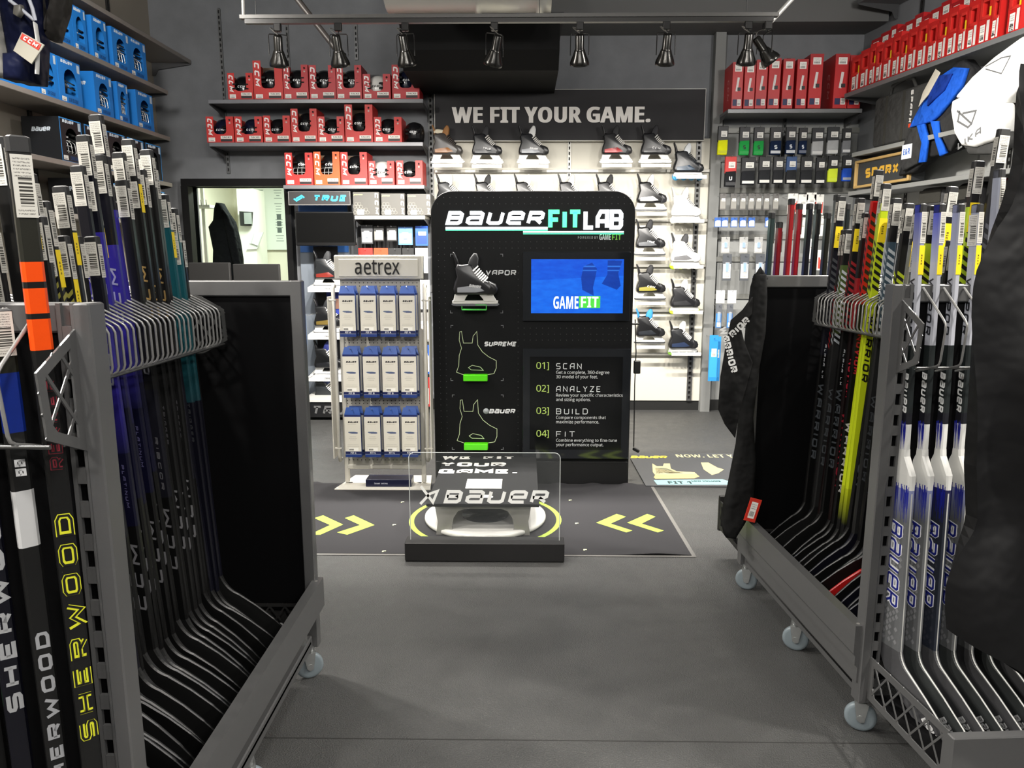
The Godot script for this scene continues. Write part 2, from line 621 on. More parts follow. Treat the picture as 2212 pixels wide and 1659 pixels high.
func build_room() -> void:
	var wall_grey := mat("wall_grey", "ffffff", 0.8)
	wall_grey.albedo_texture = noise_tex(0.02, 512, [[0.0, "6c6e71"], [1.0, "75777a"]])
	wall_grey.uv1_triplanar = true
	wall_grey.uv1_world_triplanar = true
	wall_grey.uv1_scale = Vector3.ONE * 0.5
	var floor_m := mat("rubber_floor", "ffffff", 0.5)
	floor_m.albedo_texture = noise_tex(0.35, 1024, [[0.0, "343434"], [0.42, "3f3f3e"], [0.6, "444443"], [1.0, "565655"]], FastNoiseLite.TYPE_SIMPLEX, 3)
	floor_m.roughness_texture = noise_tex(0.012, 512, [[0.0, "8a8a8a"], [1.0, "e0e0e0"]], FastNoiseLite.TYPE_SIMPLEX_SMOOTH, 5, 9)
	floor_m.roughness = 0.72
	floor_m.normal_enabled = true
	var nt := noise_tex(0.4, 512, [], FastNoiseLite.TYPE_SIMPLEX, 2, 5)
	nt.as_normal_map = true
	nt.bump_strength = 2.0
	floor_m.normal_texture = nt
	floor_m.normal_scale = 0.5
	floor_m.uv1_triplanar = true
	floor_m.uv1_world_triplanar = true
	floor_m.uv1_scale = Vector3.ONE * 0.8
	var st := S()
	box(st, Vector3(0.7, -0.06, -2.25), Vector3(9.4, 0.12, 11.0))
	var fl := struct("floor", st, floor_m)
	st = S()
	box(st, Vector3(-2.9, -0.06, -9.2), Vector3(2.4, 0.12, 2.9))
	obj("back_room_floor", st, floor_m, fl)
	st = S()      # seams between the rubber sheets, a groove's edge standing half a millimetre proud
	for z in [-2.18, -0.95]:
		box(st, Vector3(0.7, 0.0002, z), Vector3(9.0, 0.0012, 0.004))
	obj("seam", st, mat("seam_dark", "242322", 0.8), fl)
	# back wall with the doorway to the back room
	var x0 := -3.27
	var x1 := -2.33
	var top := 2.23
	st = S()
	box(st, Vector3((-3.75 + x0) / 2, 2.05, WALL - 0.06), Vector3(x0 + 3.75, 4.1, 0.12))
	box(st, Vector3((x0 + x1) / 2, (4.1 + top) / 2, WALL - 0.06), Vector3(x1 - x0, 4.1 - top, 0.12))
	box(st, Vector3((x1 + 3.4) / 2, 2.05, WALL - 0.06), Vector3(3.4 - x1, 4.1, 0.12))
	struct("wall_back", st, wall_grey)
	st = S()
	box(st, Vector3(-3.635, 2.05, -2.25), Vector3(0.12, 4.1, 10.6))
	struct("wall_left", st, mat("wall_greige", "8d867b", 0.75))
	st = S()
	box(st, Vector3.ZERO, Vector3(0.12, 4.1, 11.2), right_wall_xf(0.06, 2.05, -5.3))
	struct("wall_right", st, wall_grey)
	st = S()
	box(st, Vector3(0.7, 2.05, 3.06), Vector3(9.4, 4.1, 0.12))
	struct("wall_front", st, wall_grey)
	st = S()
	box(st, Vector3(0.7, 4.12, -2.25), Vector3(9.4, 0.12, 11.0))
	struct("ceiling", st, mat("ceiling_dark", "2a2a2a", 0.8))
	# door frame, baseboards
	st = S()
	box(st, Vector3(x0 - 0.035, top / 2, WALL + 0.01), Vector3(0.07, top, 0.2))
	box(st, Vector3(x1 + 0.03, top / 2, WALL + 0.01), Vector3(0.06, top, 0.2))
	box(st, Vector3((x0 + x1) / 2, top + 0.035, WALL + 0.01), Vector3(x1 - x0 + 0.13, 0.07, 0.2))
	struct("door_1", st, mat("frame_black", "0b0b0b", 0.6, 0.0, 0.3))
	st = S()
	box(st, Vector3(0.5, 0.055, WALL + 0.012), Vector3(5.5, 0.11, 0.024))
	struct("baseboard_back", st, mat("base_black", "1c1c1b", 0.5))
	# back room
	var white := mat("office_wall", "e3e0cf", 0.7)
	st = S()
	box(st, Vector3(-2.9, 1.5, -10.5), Vector3(2.4, 3.0, 0.1))
	struct("wall_office_back", st, white)
	st = S()
	box(st, Vector3(-4.05, 1.5, -9.1), Vector3(0.1, 3.0, 2.9))
	struct("wall_office_left", st, white)
	st = S()
	box(st, Vector3(-1.75, 1.5, -9.1), Vector3(0.1, 3.0, 2.9))
	struct("wall_office_right", st, white)
	st = S()
	box(st, Vector3(-2.9, 3.05, -9.1), Vector3(2.4, 0.1, 2.9))
	struct("ceiling_office", st, white)
	# grey pilaster beside the skate panel, soffit and ducts
	st = S()
	box(st, Vector3((pz(1528, 400, WALL).x + pz(1549, 400, WALL).x) / 2, 2.05, WALL + 0.05), Vector3(0.095, 4.1, 0.1))
	struct("trim_1", st, mat("pilaster_grey", "7c7d7b", 0.7))
	st = S()
	box(st, Vector3((pz(1120, 30, -7.1).x + 3.25) / 2, 3.87, -7.3), Vector3(3.25 - pz(1120, 30, -7.1).x, 0.5, 0.4))
	struct("trim_2", st, mat("soffit", "5c5c5b", 0.75))
	var t := thing("ventilation_duct", "large black sheet-metal box duct hanging under the ceiling", "duct")
	st = S()
	prism(st, [Vector2(-7.42, 3.44), Vector2(-6.35, 3.44), Vector2(-6.35, 3.2), Vector2(-6.5, 3.075), Vector2(-7.42, 3.075)], -1.0, 0.29, Transform3D(Basis(Vector3.BACK, Vector3.UP, Vector3.LEFT), Vector3(-0.71, 0, 0)))
	obj("duct_box", st, mat("duct_black", "0e0e0e", 0.7, 0.0, 0.25), t)
	st = S()
	box(st, Vector3(-0.355, 3.455, -6.88), Vector3(1.35, 0.03, 1.14))
	for k in [-0.9, 0.2]:
		box(st, Vector3(k, 3.76, -6.6), Vector3(0.03, 0.6, 0.004))
	obj("flange", st, mat("duct_edge", "242424", 0.5), t)
	t = thing("round_duct", "round metal air duct running above the track", "duct")
	st = S()
	lathe(st, [[0.27, 0.0], [0.27, 0.62], [0.28, 0.63], [0.28, 0.66], [0.27, 0.67], [0.27, 1.05], [0.30, 1.06], [0.30, 1.1], [0.27, 1.11], [0.27, 1.16]], 28, Transform3D(Basis(Vector3.UP, Vector3.RIGHT, Vector3.FORWARD), Vector3(pz(836, 20, -5.6).x, 3.53, -5.6)))
	obj("duct_pipe", st, mat("duct_metal", "a5a39d", 0.4, 0.5), t)
	# braces and conduit
	var pipes := [
		["grey diagonal brace pipe beside the left spotlights", pz(628, -20, -5.6), pz(738, 122, -5.6), 0.022, "55504d"],
		["pale diagonal brace pipe at the right end of the track", pz(1722, -14, -5.3), pz(1655, 58, -5.3), 0.016, "b5b3ae"],
		["thin conduit rising from the left end of the track", pz(526, 36, -5.05), pz(524, -30, -5.0), 0.011, "b9b7b2"],
	]
	for p in pipes:
		t = thing("brace_pipe", p[0], "pipe")
		st = S()
		tube(st, [p[1], p[2]], p[3], 10)
		obj("pipe", st, mat("pipe_" + p[4], p[4], 0.4, 0.4), t)
		st = S()
		var e: Vector3 = p[2]
		lathe(st, [[p[3] * 1.5, -0.02], [p[3] * 1.6, 0.0], [p[3] * 1.5, 0.02]], 12, at(e))
		obj("end_fitting", st, mat("head_black", "1b1a19", 0.35, 0.5), t)
	# the visible track
	var a := pz(520, 40, -5.05)
	var b := pz(1680, 40, -5.05)
	t = thing("lighting_track", "long grey lighting track hanging across the shop", "track", "", at(Vector3(0, 3.05, -5.05)))
	st = S()
	box(st, Vector3((a.x + b.x) / 2, 0.012, 0), Vector3(b.x - a.x, 0.022, 0.045))
	obj("rail", st, mat("track_grey", "4e4d4b", 0.4, 0.6), t)
	st = S()
	box(st, Vector3((a.x + b.x) / 2, -0.014, 0), Vector3(b.x - a.x - 0.06, 0.026, 0.035))
	obj("lower_rail", st, mat("track_dark", "2c2b2a", 0.35, 0.5), t)
	st = S()
	for k in [a.x + 0.1, 0.1, b.x - 0.2]:
		tube(st, [Vector3(k, 0.02, 0), Vector3(k, 1.02, 0)], 0.003, 6)
	obj("hanger", st, mat("wire_dark", "303030", 0.5), t)
	var names := ["first", "second", "third", "fourth", "fifth", "sixth", "seventh", "eighth"]
	var us := [599, 730, 875, 1068, 1253, 1440, 1617, 1660]
	var aims := [Vector3(-0.12, -0.9, -0.42), Vector3(0.03, -0.9, -0.45), Vector3(0.08, -0.9, -0.42), Vector3(-0.22, -0.85, -0.45), Vector3(0.04, -0.9, -0.45), Vector3(0.0, -0.9, -0.45), Vector3(0.05, -0.9, -0.42), Vector3(0.62, -0.75, -0.12)]
	for k in 8:
		track_head(Vector3(pz(us[k], 50, -5.05).x, 3.025, -5.05), aims[k], [5.5, 6, 5, 4.5, 5, 5, 4, 4.6][k], "dark metal spotlight, %s along the track counting from its conduit end" % names[k])

func right_wall_xf(off: float, y: float, z: float) -> Transform3D:   # a place on the slanted right wall: off = distance behind its face, z along it
	var turn := atan(0.158)
	var x := 3.22 + 0.158 * (z + 7.5)
	return Transform3D(Basis(Vector3.UP, turn), Vector3(x + off * cos(turn), y, z - off * sin(turn) * -1.0 * 0.0))

# ---------- stick carts ----------
var sticker_m: StandardMaterial3D
var tag_m: StandardMaterial3D
var sale_m: StandardMaterial3D

func make_stickers() -> void:
	var im := Image.create(48, 128, false, Image.FORMAT_RGB8)
	im.fill(Color("c9c6bd"))
	for y in range(6, 122):
		if y > 44 and y < 108:
			continue
		for x in range(5, 42):
			if (y % 7) < 3 and rng.randf() < 0.55:
				im.set_pixel(x, y, Color("6a6762"))
	var y := 46
	while y < 106:
		var h := rng.randi_range(1, 4)
		im.fill_rect(Rect2i(12, y, 30, h), Color("26241f"))
		y += h + rng.randi_range(1, 4)
	sticker_m = image_mat("price_sticker", im, 0.45)
	im = Image.create(64, 48, false, Image.FORMAT_RGB8)
	im.fill(Color("efede6"))
	for yy in range(5, 24):
		for x in range(5, 58):
			if (yy % 6) < 3 and rng.randf() < 0.4:
				im.set_pixel(x, yy, Color("77746d"))
	var x := 8
	while x < 54:
		var w := rng.randi_range(1, 3)
		im.fill_rect(Rect2i(x, 28, w, 14), Color("2a2824"))
		x += w + rng.randi_range(1, 3)
	tag_m = image_mat("shelf_tag", im, 0.5)
	im = Image.create(24, 96, false, Image.FORMAT_RGB8)
	im.fill(Color("f0d21a"))
	for yy in range(30, 66):
		for xx in range(9, 15):
			if ((yy / 3) % 3) != 0 and rng.randf() < 0.75:
				im.set_pixel(xx, yy, Color("4a3d08"))
	sale_m = image_mat("sale_tag", im, 0.5)

func lattice(st: SurfaceTool, outline: PackedVector2Array, rim: float, thick: float, xf: Transform3D, pitch := 0.045) -> void:
	# a sheet with diamond openings: a rim and crossing bars clipped to the outline
	var pts := ccw(outline)
	var n := pts.size()
	for i in n:
		var a := pts[i]
		var b := pts[(i + 1) % n]
		var d0 := (a - pts[(i + n - 1) % n]).normalized()
		var d1 := (b - a).normalized()
		var d2 := (pts[(i + 2) % n] - b).normalized()
		var na := Vector2(-d0.y - d1.y, d0.x + d1.x).normalized() * rim / maxf(0.4, sqrt((1 + d0.dot(d1)) / 2))
		var nb := Vector2(-d1.y - d2.y, d1.x + d2.x).normalized() * rim / maxf(0.4, sqrt((1 + d1.dot(d2)) / 2))
		prism(st, [a, b, b + nb, a + na], -thick / 2, thick / 2, xf)
	var lo := pts[0]
	var hi := pts[0]
	for p in pts:
		lo = lo.min(p)
		hi = hi.max(p)
	var mid := (lo + hi) / 2
	var R := (hi - lo).length()
	for s in [1.0, -1.0]:
		var d := Vector2(0.6, 0.8 * s).normalized()
		var nn := Vector2(-d.y, d.x)
		var k := -ceilf(R / pitch)
		while k * pitch < R:
			var c := mid + nn * k * pitch
			for seg in Geometry2D.intersect_polyline_with_polygon(PackedVector2Array([c - d * R, c + d * R]), pts):
				var w := nn * 0.0032
				if (seg[1] - seg[0]).length() > 0.01:
					prism(st, [seg[0] - w, seg[1] - w, seg[1] + w, seg[0] + w], -thick * (0.3 + 0.06 * s), thick * (0.3 + 0.06 * s), xf)
			k += 1

func cart(label: String, s: float, corner: Vector3, turn: float, L: float, W: float, deep_rail: bool) -> Node3D:
	# s = direction of the cart's inside along x; the aisle lies on the other side. Corner = foot of the near slotted post.
	var grey := mat("cart_metal", "686868", 0.33, 0.45)
	var dark := mat("cart_dark", "2b2a29", 0.5, 0.3)
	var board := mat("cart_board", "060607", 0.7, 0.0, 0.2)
	var wire := mat("cart_wire", "a3a2a0", 0.28, 0.5)
	var t := thing("stick_cart", label, "rack", "", at(corner, turn))
	var st := S()
	var mid := W / 2
	# posts
	for zz in [0.0, -L]:
		for a in ([0.0, W - 0.06]):
			st = S()
			var near: bool = zz == 0.0 and a == 0.0
			if near:
				bbox(st, Vector3(s * 0.0155, 0.795, -0.025), Vector3(0.031, 1.35, 0.05), 0.003)
				var y := 0.125
				box(st, Vector3(s * 0.034, 0.795, -0.008), Vector3(0.006, 1.35, 0.008))
				box(st, Vector3(s * 0.058, 0.795, -0.008), Vector3(0.008, 1.35, 0.008))
				box(st, Vector3(s * 0.046, 0.795, -0.03), Vector3(0.032, 1.35, 0.004))
				while y < 1.45:
					box(st, Vector3(s * 0.0455, y, -0.008), Vector3(0.018, 0.03, 0.008))
					y += 0.0645
			else:
				bbox(st, Vector3(s * (a + 0.02), 0.795, zz - 0.02), Vector3(0.04, 1.35, 0.04), 0.003)
			obj("end_post" if near else "corner_post", st, grey, t)
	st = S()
	box(st, Vector3(s * 0.046, 0.795, -0.024), Vector3(0.026, 1.33, 0.004))  # black sheet behind the slots, their shade put into its colour
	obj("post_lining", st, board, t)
	# near and far panels
	for zz in [-0.03, -L - 0.02]:
		st = S()
		box(st, Vector3(s * mid, 0.84, zz), Vector3(W - 0.08, 1.16, 0.012))
		obj("panel", st, board, t)
		st = S()
		bbox(st, Vector3(s * mid, 1.4435, zz), Vector3(W - 0.07, 0.053, 0.036), 0.004)
		obj("top_rail", st, grey, t)
		st = S()
		box(st, Vector3(s * (mid), 0.235, zz), Vector3(W - 0.08, 0.045, 0.02))
		obj("bottom_rail", st, dark, t)
	st = S()
	lattice(st, PackedVector2Array([Vector2(0.05, 0.2), Vector2(0.05, 0.3), Vector2(W * 0.48, 0.3), Vector2(W * 0.48, 0.2)]), 0.012, 0.003, Transform3D(Basis(Vector3.RIGHT * s, Vector3.UP, Vector3.BACK * s), Vector3(0, 0, -L + 0.012)))
	obj("end_lattice", st, dark, t)
	st = S()
	box(st, Vector3(s * 0.46, 0.84, -L / 2), Vector3(0.012, 1.16, L - 0.06))
	obj("spine_panel", st, board, t)
	# aisle tray: sloping floor, rail, base beam
	st = S()
	prism(st, [Vector2(0.45, 0.30), Vector2(0.02, 0.155), Vector2(0.02, 0.145), Vector2(0.45, 0.29)], 0.0, L - 0.07, Transform3D(Basis(Vector3.RIGHT * s, Vector3.UP, Vector3.BACK * s), Vector3(0, 0, -L + 0.02 if s > 0 else -0.05)))
	obj("tray_floor", st, board, t)
	st = S()
	var low := 0.19 if deep_rail else 0.275
	var prof := [Vector2(-0.022, 0.385), Vector2(0.012, 0.385), Vector2(0.012, low), Vector2(-0.006, low), Vector2(-0.006, low + 0.05), Vector2(-0.016, low + 0.06), Vector2(-0.016, low + 0.09), Vector2(-0.022, low + 0.1)] if deep_rail else [Vector2(-0.022, 0.385), Vector2(0.012, 0.385), Vector2(0.012, low), Vector2(-0.022, low)]
	var far_end := -L - 0.03
	var near_end := -0.012
	prism(st, prof, 0.0, near_end - far_end, Transform3D(Basis(Vector3.RIGHT * s, Vector3.UP, Vector3.BACK * s), Vector3(0, 0, far_end if s > 0 else near_end)))
	obj("tray_rail", st, grey, t)
	st = S()
	for zz in [-0.03, -L + 0.005]:
		lathe(st, [[0.0, 0.002], [0.004, 0.0015], [0.006, 0.0]], 10, at(Vector3(s * -0.005, 0.385, zz)))
	obj("rivet", st, mat("rivet", "c9c6c0", 0.3, 0.8), t)
	for a in [0.05, W - 0.05]:
		st = S()
		bbox(st, Vector3(s * a, 0.145, -L / 2), Vector3(0.06, 0.05, L), 0.004)
		obj("base_beam", st, grey, t)
	# casters
	for zz in ([-0.04, -L / 2, -L + 0.0]):
		for a in [0.035, W - 0.04]:
			var base := Vector3(s * a, 0, zz)
			var yaw := -0.45 if s > 0 else 0.4
			st = S()
			lathe(st, [[0.02, 0.125], [0.02, 0.105], [0.012, 0.1]], 12, at(base))
			for k in [-1, 1]:
				prism(st, [Vector2(-0.022, 0.105), Vector2(0.022, 0.105), Vector2(0.012, 0.04), Vector2(0.0, 0.035), Vector2(-0.012, 0.045)], -0.0015, 0.0015, Transform3D(Basis(Vector3.UP, yaw), base + Basis(Vector3.UP, yaw) * Vector3(0, 0, k * 0.018)))
			box(st, Vector3(0, 0.104, 0), Vector3(0.044, 0.004, 0.038), Transform3D(Basis(Vector3.UP, yaw), base))
			var c := obj("caster", st, mat("caster_steel", "b9bbba", 0.28, 0.85), t)
			st = S()
			var wx := Transform3D(Basis(Vector3.UP, yaw) * Basis(Vector3.RIGHT, PI / 2), base + Vector3(0, 0.05, 0))
			lathe(st, [[0.0, -0.012], [0.038, -0.012], [0.046, -0.011], [0.05, -0.006], [0.05, 0.006], [0.046, 0.011], [0.038, 0.012], [0.0, 0.012]], 24, wx)
			obj("wheel", st, mat("caster_rubber", "737d82", 0.4), c)
			st = S()
			lathe(st, [[0.012, -0.021], [0.012, 0.021]], 10, wx)
			obj("axle", st, mat("caster_steel", "b9bbba", 0.28, 0.85), c)
	# aisle basket: end plates and one wire between each pair of sticks
	var shape := PackedVector2Array([Vector2(0.44, 1.44), Vector2(0.33, 1.418), Vector2(0.255, 1.375), Vector2(0.25, 1.27), Vector2(0.335, 1.225), Vector2(0.44, 1.225)])
	for zz in [-L + 0.035, -0.07]:
		st = S()
		lattice(st, shape, 0.012, 0.004, Transform3D(Basis(Vector3.RIGHT * s, Vector3.UP, Vector3.BACK * s), Vector3(0, 0, zz)))
		obj("basket_end_plate", st, mat("cart_wire_dark", "5f5f5e", 0.35, 0.6), t)
	var key := "basket wire %.0f" % s
	st = S()
	var w := []
	for q in [[0.45, 1.462], [0.40, 1.45], [0.275, 1.387], [0.262, 1.378], [0.256, 1.365], [0.254, 1.28], [0.258, 1.268], [0.268, 1.26], [0.36, 1.232], [0.45, 1.232]]:
		w.append(Vector3(s * q[0], q[1], 0))
	tube(st, w, 0.0032, 6)
	meshes[key] = mesh_of(st)
	var z := -0.1
	while z > -L + 0.05:
		put("divider_wire", meshes[key], wire, t, at(Vector3(0, 0, z)))
		z -= 0.029
	st = S()
	tube(st, [Vector3(s * 0.262, 1.257, -0.07), Vector3(s * 0.262, 1.257, -L + 0.035)], 0.004, 6)
	tube(st, [Vector3(s * 0.43, 1.45, -0.07), Vector3(s * 0.43, 1.45, -L + 0.035)], 0.004, 6)
	obj("basket_rod", st, mat("cart_wire_dark", "5f5f5e", 0.35, 0.6), t)
	# basket and tray at the near end
	st = S()
	var plate := PackedVector2Array([Vector2(0.0, 1.425), Vector2(0.115, 1.365), Vector2(0.105, 1.25), Vector2(0.0, 1.205)])
	lattice(st, plate, 0.019, 0.004, Transform3D(Basis(Vector3.BACK, Vector3.UP, Vector3.LEFT), Vector3(s * 0.03, 0, 0)), 0.052)
	obj("basket_end_plate", st, grey, t)
	key = "front wire"
	st = S()
	w = []
	for q in [[-0.01, 1.46], [0.1, 1.375], [0.112, 1.363], [0.114, 1.35], [0.104, 1.258], [0.1, 1.247], [0.09, 1.24], [-0.01, 1.21]]:
		w.append(Vector3(0, q[1], q[0]))
	tube(st, w, 0.0035, 6)
	meshes[key] = mesh_of(st)
	var a2 := 0.095
	while a2 < W - 0.03:
		put("divider_wire", meshes[key], wire, t, at(Vector3(s * a2, 0, 0)))
		a2 += 0.062
	st = S()
	tube(st, [Vector3(s * 0.03, 1.237, 0.098), Vector3(s * (W - 0.03), 1.237, 0.098)], 0.004, 6)
	obj("basket_rod", st, mat("cart_wire_dark", "5f5f5e", 0.35, 0.6), t)
	for a in [0.03, W - 0.03]:
		st = S()
		lattice(st, PackedVector2Array([Vector2(0.0, 0.285), Vector2(0.40, 0.3), Vector2(0.40, 0.15), Vector2(0.0, 0.14)]), 0.022, 0.004, Transform3D(Basis(Vector3.BACK, Vector3.UP, Vector3.LEFT), Vector3(s * a, 0, 0)), 0.055)
		obj("tray_side", st, grey, t)
	for a in ([0.03, W - 0.03] if s > 0 else []):                   # the same tray at the far end
		st = S()
		lattice(st, PackedVector2Array([Vector2(-L - 0.05, 0.285), Vector2(-L - 0.4, 0.3), Vector2(-L - 0.4, 0.15), Vector2(-L - 0.05, 0.14)]), 0.022, 0.004, Transform3D(Basis(Vector3.BACK, Vector3.UP, Vector3.LEFT), Vector3(s * a, 0, 0)), 0.055)
		obj("tray_side", st, dark, t)
	if s > 0:
		st = S()
		bbox(st, Vector3(s * mid, 0.23, -L - 0.41), Vector3(W - 0.05, 0.19, 0.02), 0.003)
		obj("far_tray_rail", st, dark, t)
		st = S()
		box(st, Vector3(s * mid, 0.148, -L - 0.22), Vector3(W - 0.07, 0.008, 0.36))
		obj("far_tray_floor", st, board, t)
	st = S()
	bbox(st, Vector3(s * mid, 0.22, 0.41), Vector3(W - 0.05, 0.15, 0.03), 0.003)
	obj("front_tray_rail", st, grey, t)
	st = S()
	box(st, Vector3(s * mid, 0.148, 0.2), Vector3(W - 0.07, 0.008, 0.39))
	obj("front_tray_floor", st, board, t)
	return t

# ---------- sticks ----------
func ring_at(c: Vector2, d: Vector2, w: float, th: float) -> PackedVector3Array:
	var n := Vector2(-d.y, d.x)
	var ch := minf(0.0045, minf(w, th) * 0.3)
	var r := PackedVector3Array()
	for q in [[w / 2 - ch, th / 2], [w / 2, th / 2 - ch], [w / 2, -th / 2 + ch], [w / 2 - ch, -th / 2], [-w / 2 + ch, -th / 2], [-w / 2, -th / 2 + ch], [-w / 2, th / 2 - ch], [-w / 2 + ch, th / 2]]:
		var p: Vector2 = c + n * q[0]
		r.append(Vector3(p.x, p.y, q[1]))
	return r

func colour_loft(st: SurfaceTool, rings: Array, cols: Array) -> void:
	for i in rings.size() - 1:
		var ca: Color = cols[i]
		var cb: Color = cols[i + 1]
		for j in 8:
			var k := (j + 1) % 8
			var p := [rings[i][j], rings[i][k], rings[i + 1][k], rings[i + 1][j]]
			var cc := [ca, ca, cb, cb]
			for q in [0, 2, 1, 0, 3, 2]:
				st.set_color(cc[q])
				st.set_uv(Vector2.ZERO)
				st.add_vertex(p[q])
	for e in [0, rings.size() - 1]:
		st.set_color(cols[e])
		for j in range(1, 7):
			if e == 0:
				tri(st, rings[e][0], rings[e][j], rings[e][j + 1])
			else:
				tri(st, rings[e][0], rings[e][j + 1], rings[e][j])

func lin(hex: String) -> Color:
	return Color(hex).srgb_to_linear()

# o: L shaft length, tilt, bands [[t, hex], ...] colour from t on (0 = butt end), blade hex, side (+1/-1 the face that shows),
#    texts [[string, t, length, height, hex, down?, edge?]], tags [[t, edge?, kind, length]], stripes [[t0, t1, hex, step]], chevrons, goalie
func stick(xf: Transform3D, called: String, label: String, group: String, o: Dictionary) -> Node3D:
	var t := thing(called, label, "hockey stick", group, xf)
	var L: float = o.L
	var tilt: float = o.get("tilt", 0.06)
	var side: float = o.get("side", 1.0)
	var goalie: bool = o.get("goalie", false)
	var pad: float = o.get("pad", 0.62) if goalie else 0.0
	var d := Vector2(sin(tilt), -cos(tilt))
	var top := -d * L
	var rough: float = o.get("rough", 0.28)
	var finish := vcol("stick_finish_%d" % int(rough * 100), rough)
	var W := 0.029 if goalie else 0.033
	var wide: float = o.get("wide", 0.085)
	# shaft
	var rings := []
	var cols := []
	var bands: Array = o.bands
	var ts := [0.0]
	for b in bands:
		if b[0] > 0.0:
			ts.append(b[0])
	ts.append(1.0)
	var shaft_end: float = 1.0 if not goalie else 1.0 - pad / L
	for i in ts.size() - 1:
		var c0 := lin(bands[i][1])
		var fade: bool = bands[i].size() > 2
		var c1 := lin(bands[i][2]) if fade else c0
		for e in 2:
			var tt: float = minf(ts[i + e], shaft_end)
			rings.append(ring_at(top + d * L * tt, d, W, 0.022 if goalie else 0.02))
			cols.append(c0 if e == 0 else c1)
	var st := S()
	colour_loft(st, rings, cols)
	obj("shaft", st, finish, t)
	var bl := lin(o.get("blade", "151516"))
	# paddle of a goalie stick
	rings = []
	cols = []
	var p0 := Vector2.ZERO
	if goalie:
		var s0 := top + d * (L - pad)
		var wc := lin("d9d8d4")
		var g := lin(o.get("paddle", "6d6e70"))
		for q in [[0.0, W, wc], [0.02, W + 0.004, wc], [0.075, wide, wc], [0.12, wide, wc], [0.121, wide, lin(o.get("dye", "8e93a8"))], [0.22, wide, g], [pad, wide, g]]:
			rings.append(ring_at(s0 + d * q[0], d, q[1], 0.024 if q[0] < 0.1 else 0.02))
			cols.append(q[2])
		st = S()
		colour_loft(st, rings, cols)
		obj("paddle", st, vcol("stick_finish_40", 0.4), t)
		rings = []
		cols = []
	# heel and blade
	var bend := o.get("bend", 0.86) as float
	var rad := 0.11 if goalie else 0.13
	var steps := 8
	var c := p0
	var dir := d
	rings.append(ring_at(c, dir, wide if goalie else W, 0.02))
	var prev := c
	for k in steps:
		var turn := bend / steps
		dir = dir.rotated(turn)
		c += dir * rad * turn
		var f := float(k + 1) / steps
		rings.append(ring_at(c, dir, lerpf(wide if goalie else 0.034, 0.09 if goalie else 0.068, f), lerpf(0.02, 0.012, f)))
	var bl_len: float = o.get("blade_len", 0.3 if goalie else 0.21)
	for q in [[0.35, 0.078, 0.009], [0.7, 0.076, 0.008], [0.88, 0.068, 0.007], [0.96, 0.05, 0.006], [1.0, 0.028, 0.005]]:
		var ww: float = q[1] * (1.25 if goalie else 1.0)
		rings.append(ring_at(c + dir * bl_len * q[0] + Vector2(-dir.y, dir.x) * (0.006 if q[0] > 0.9 else 0.0), dir, ww, q[2]))
	for k in rings.size():
		cols.append(bl)
	st = S()
	colour_loft(st, rings, cols)
	obj("blade", st, vcol("stick_finish_35", 0.35), t)
	# butt end
	st = S()
	loft(st, [ring_at(top - d * 0.004, d, W * 0.8, 0.014), ring_at(top - d * 0.001, d, W + 0.002, 0.022), ring_at(top + d * 0.022, d, W + 0.002, 0.022)], false)
	obj("end_cap", st, mat("stick_cap", o.get("cap", "19191a"), 0.6), t)
	# prints: lettering, stripes, stickers
	var N := Vector3(0, 0, side)
	var D := Vector3(d.x, d.y, 0)
	var E := Vector3(-d.y, d.x, 0)             # towards the blade's side of the shaft
	for x in o.get("texts", []):
		var down: bool = x[5] if x.size() > 5 else false
		var edge: bool = x[6] if x.size() > 6 else false
		var nn := E if edge else N
		var off := (W / 2 if edge else (0.011 if goalie else 0.01)) + 0.0006
		if goalie and x[1] > shaft_end:
			off = 0.0106
		var along := D if down else -D
		var hexes: Array = (x[4] as String).split("/")
		var pos: Vector3 = Vector3(top.x, top.y, 0) + D * L * x[1] + nn * off
		var tm := sport(x[0], x[2], x[3], o.get("weight", 0.27), o.get("shear", 0.25))
		if hexes.size() > 1:                      # an outline: broad strokes under narrow ones
			var fat := sport(x[0], x[2] + x[3] * 0.1, x[3] * 1.1, 0.30, o.get("shear", 0.25))
			put("lettering_outline", fat, hexmat(hexes[1], 0.4), t, frame(pos, along, nn.cross(along)))
			var thin := sport(x[0], x[2] - x[3] * 0.02, x[3] * 0.98, 0.15, o.get("shear", 0.25))
			put("lettering", thin, hexmat(hexes[0], 0.4), t, frame(pos + nn * 0.0006, along, nn.cross(along)))
		else:
			put("lettering", tm, hexmat(hexes[0], o.get("ink_rough", 0.35), o.get("ink_metal", 0.0)), t, frame(pos, along, nn.cross(along)))
	for x in o.get("stripes", []):
		st = S()
		var s: float = x[0]
		while s < x[1]:
			for face in 2:
				var nn: Vector3 = N if face == 0 else E
				var uu: Vector3 = E if face == 0 else -N
				var wv := W * 0.42 if face == 0 else 0.0075
				var o3: Vector3 = Vector3(top.x, top.y, 0) + D * L * s + nn * ((0.0105) if face == 0 else W / 2 + 0.0005)
				var hgt: float = x[3] * L * 0.5
				quad(st, o3 - uu * wv, o3 + uu * wv - D * 0.018, o3 + uu * wv - D * (0.018 - hgt), o3 - uu * wv + D * hgt)
			s += x[3]
		obj("stripe_print", st, hexmat(x[2], 0.4), t)
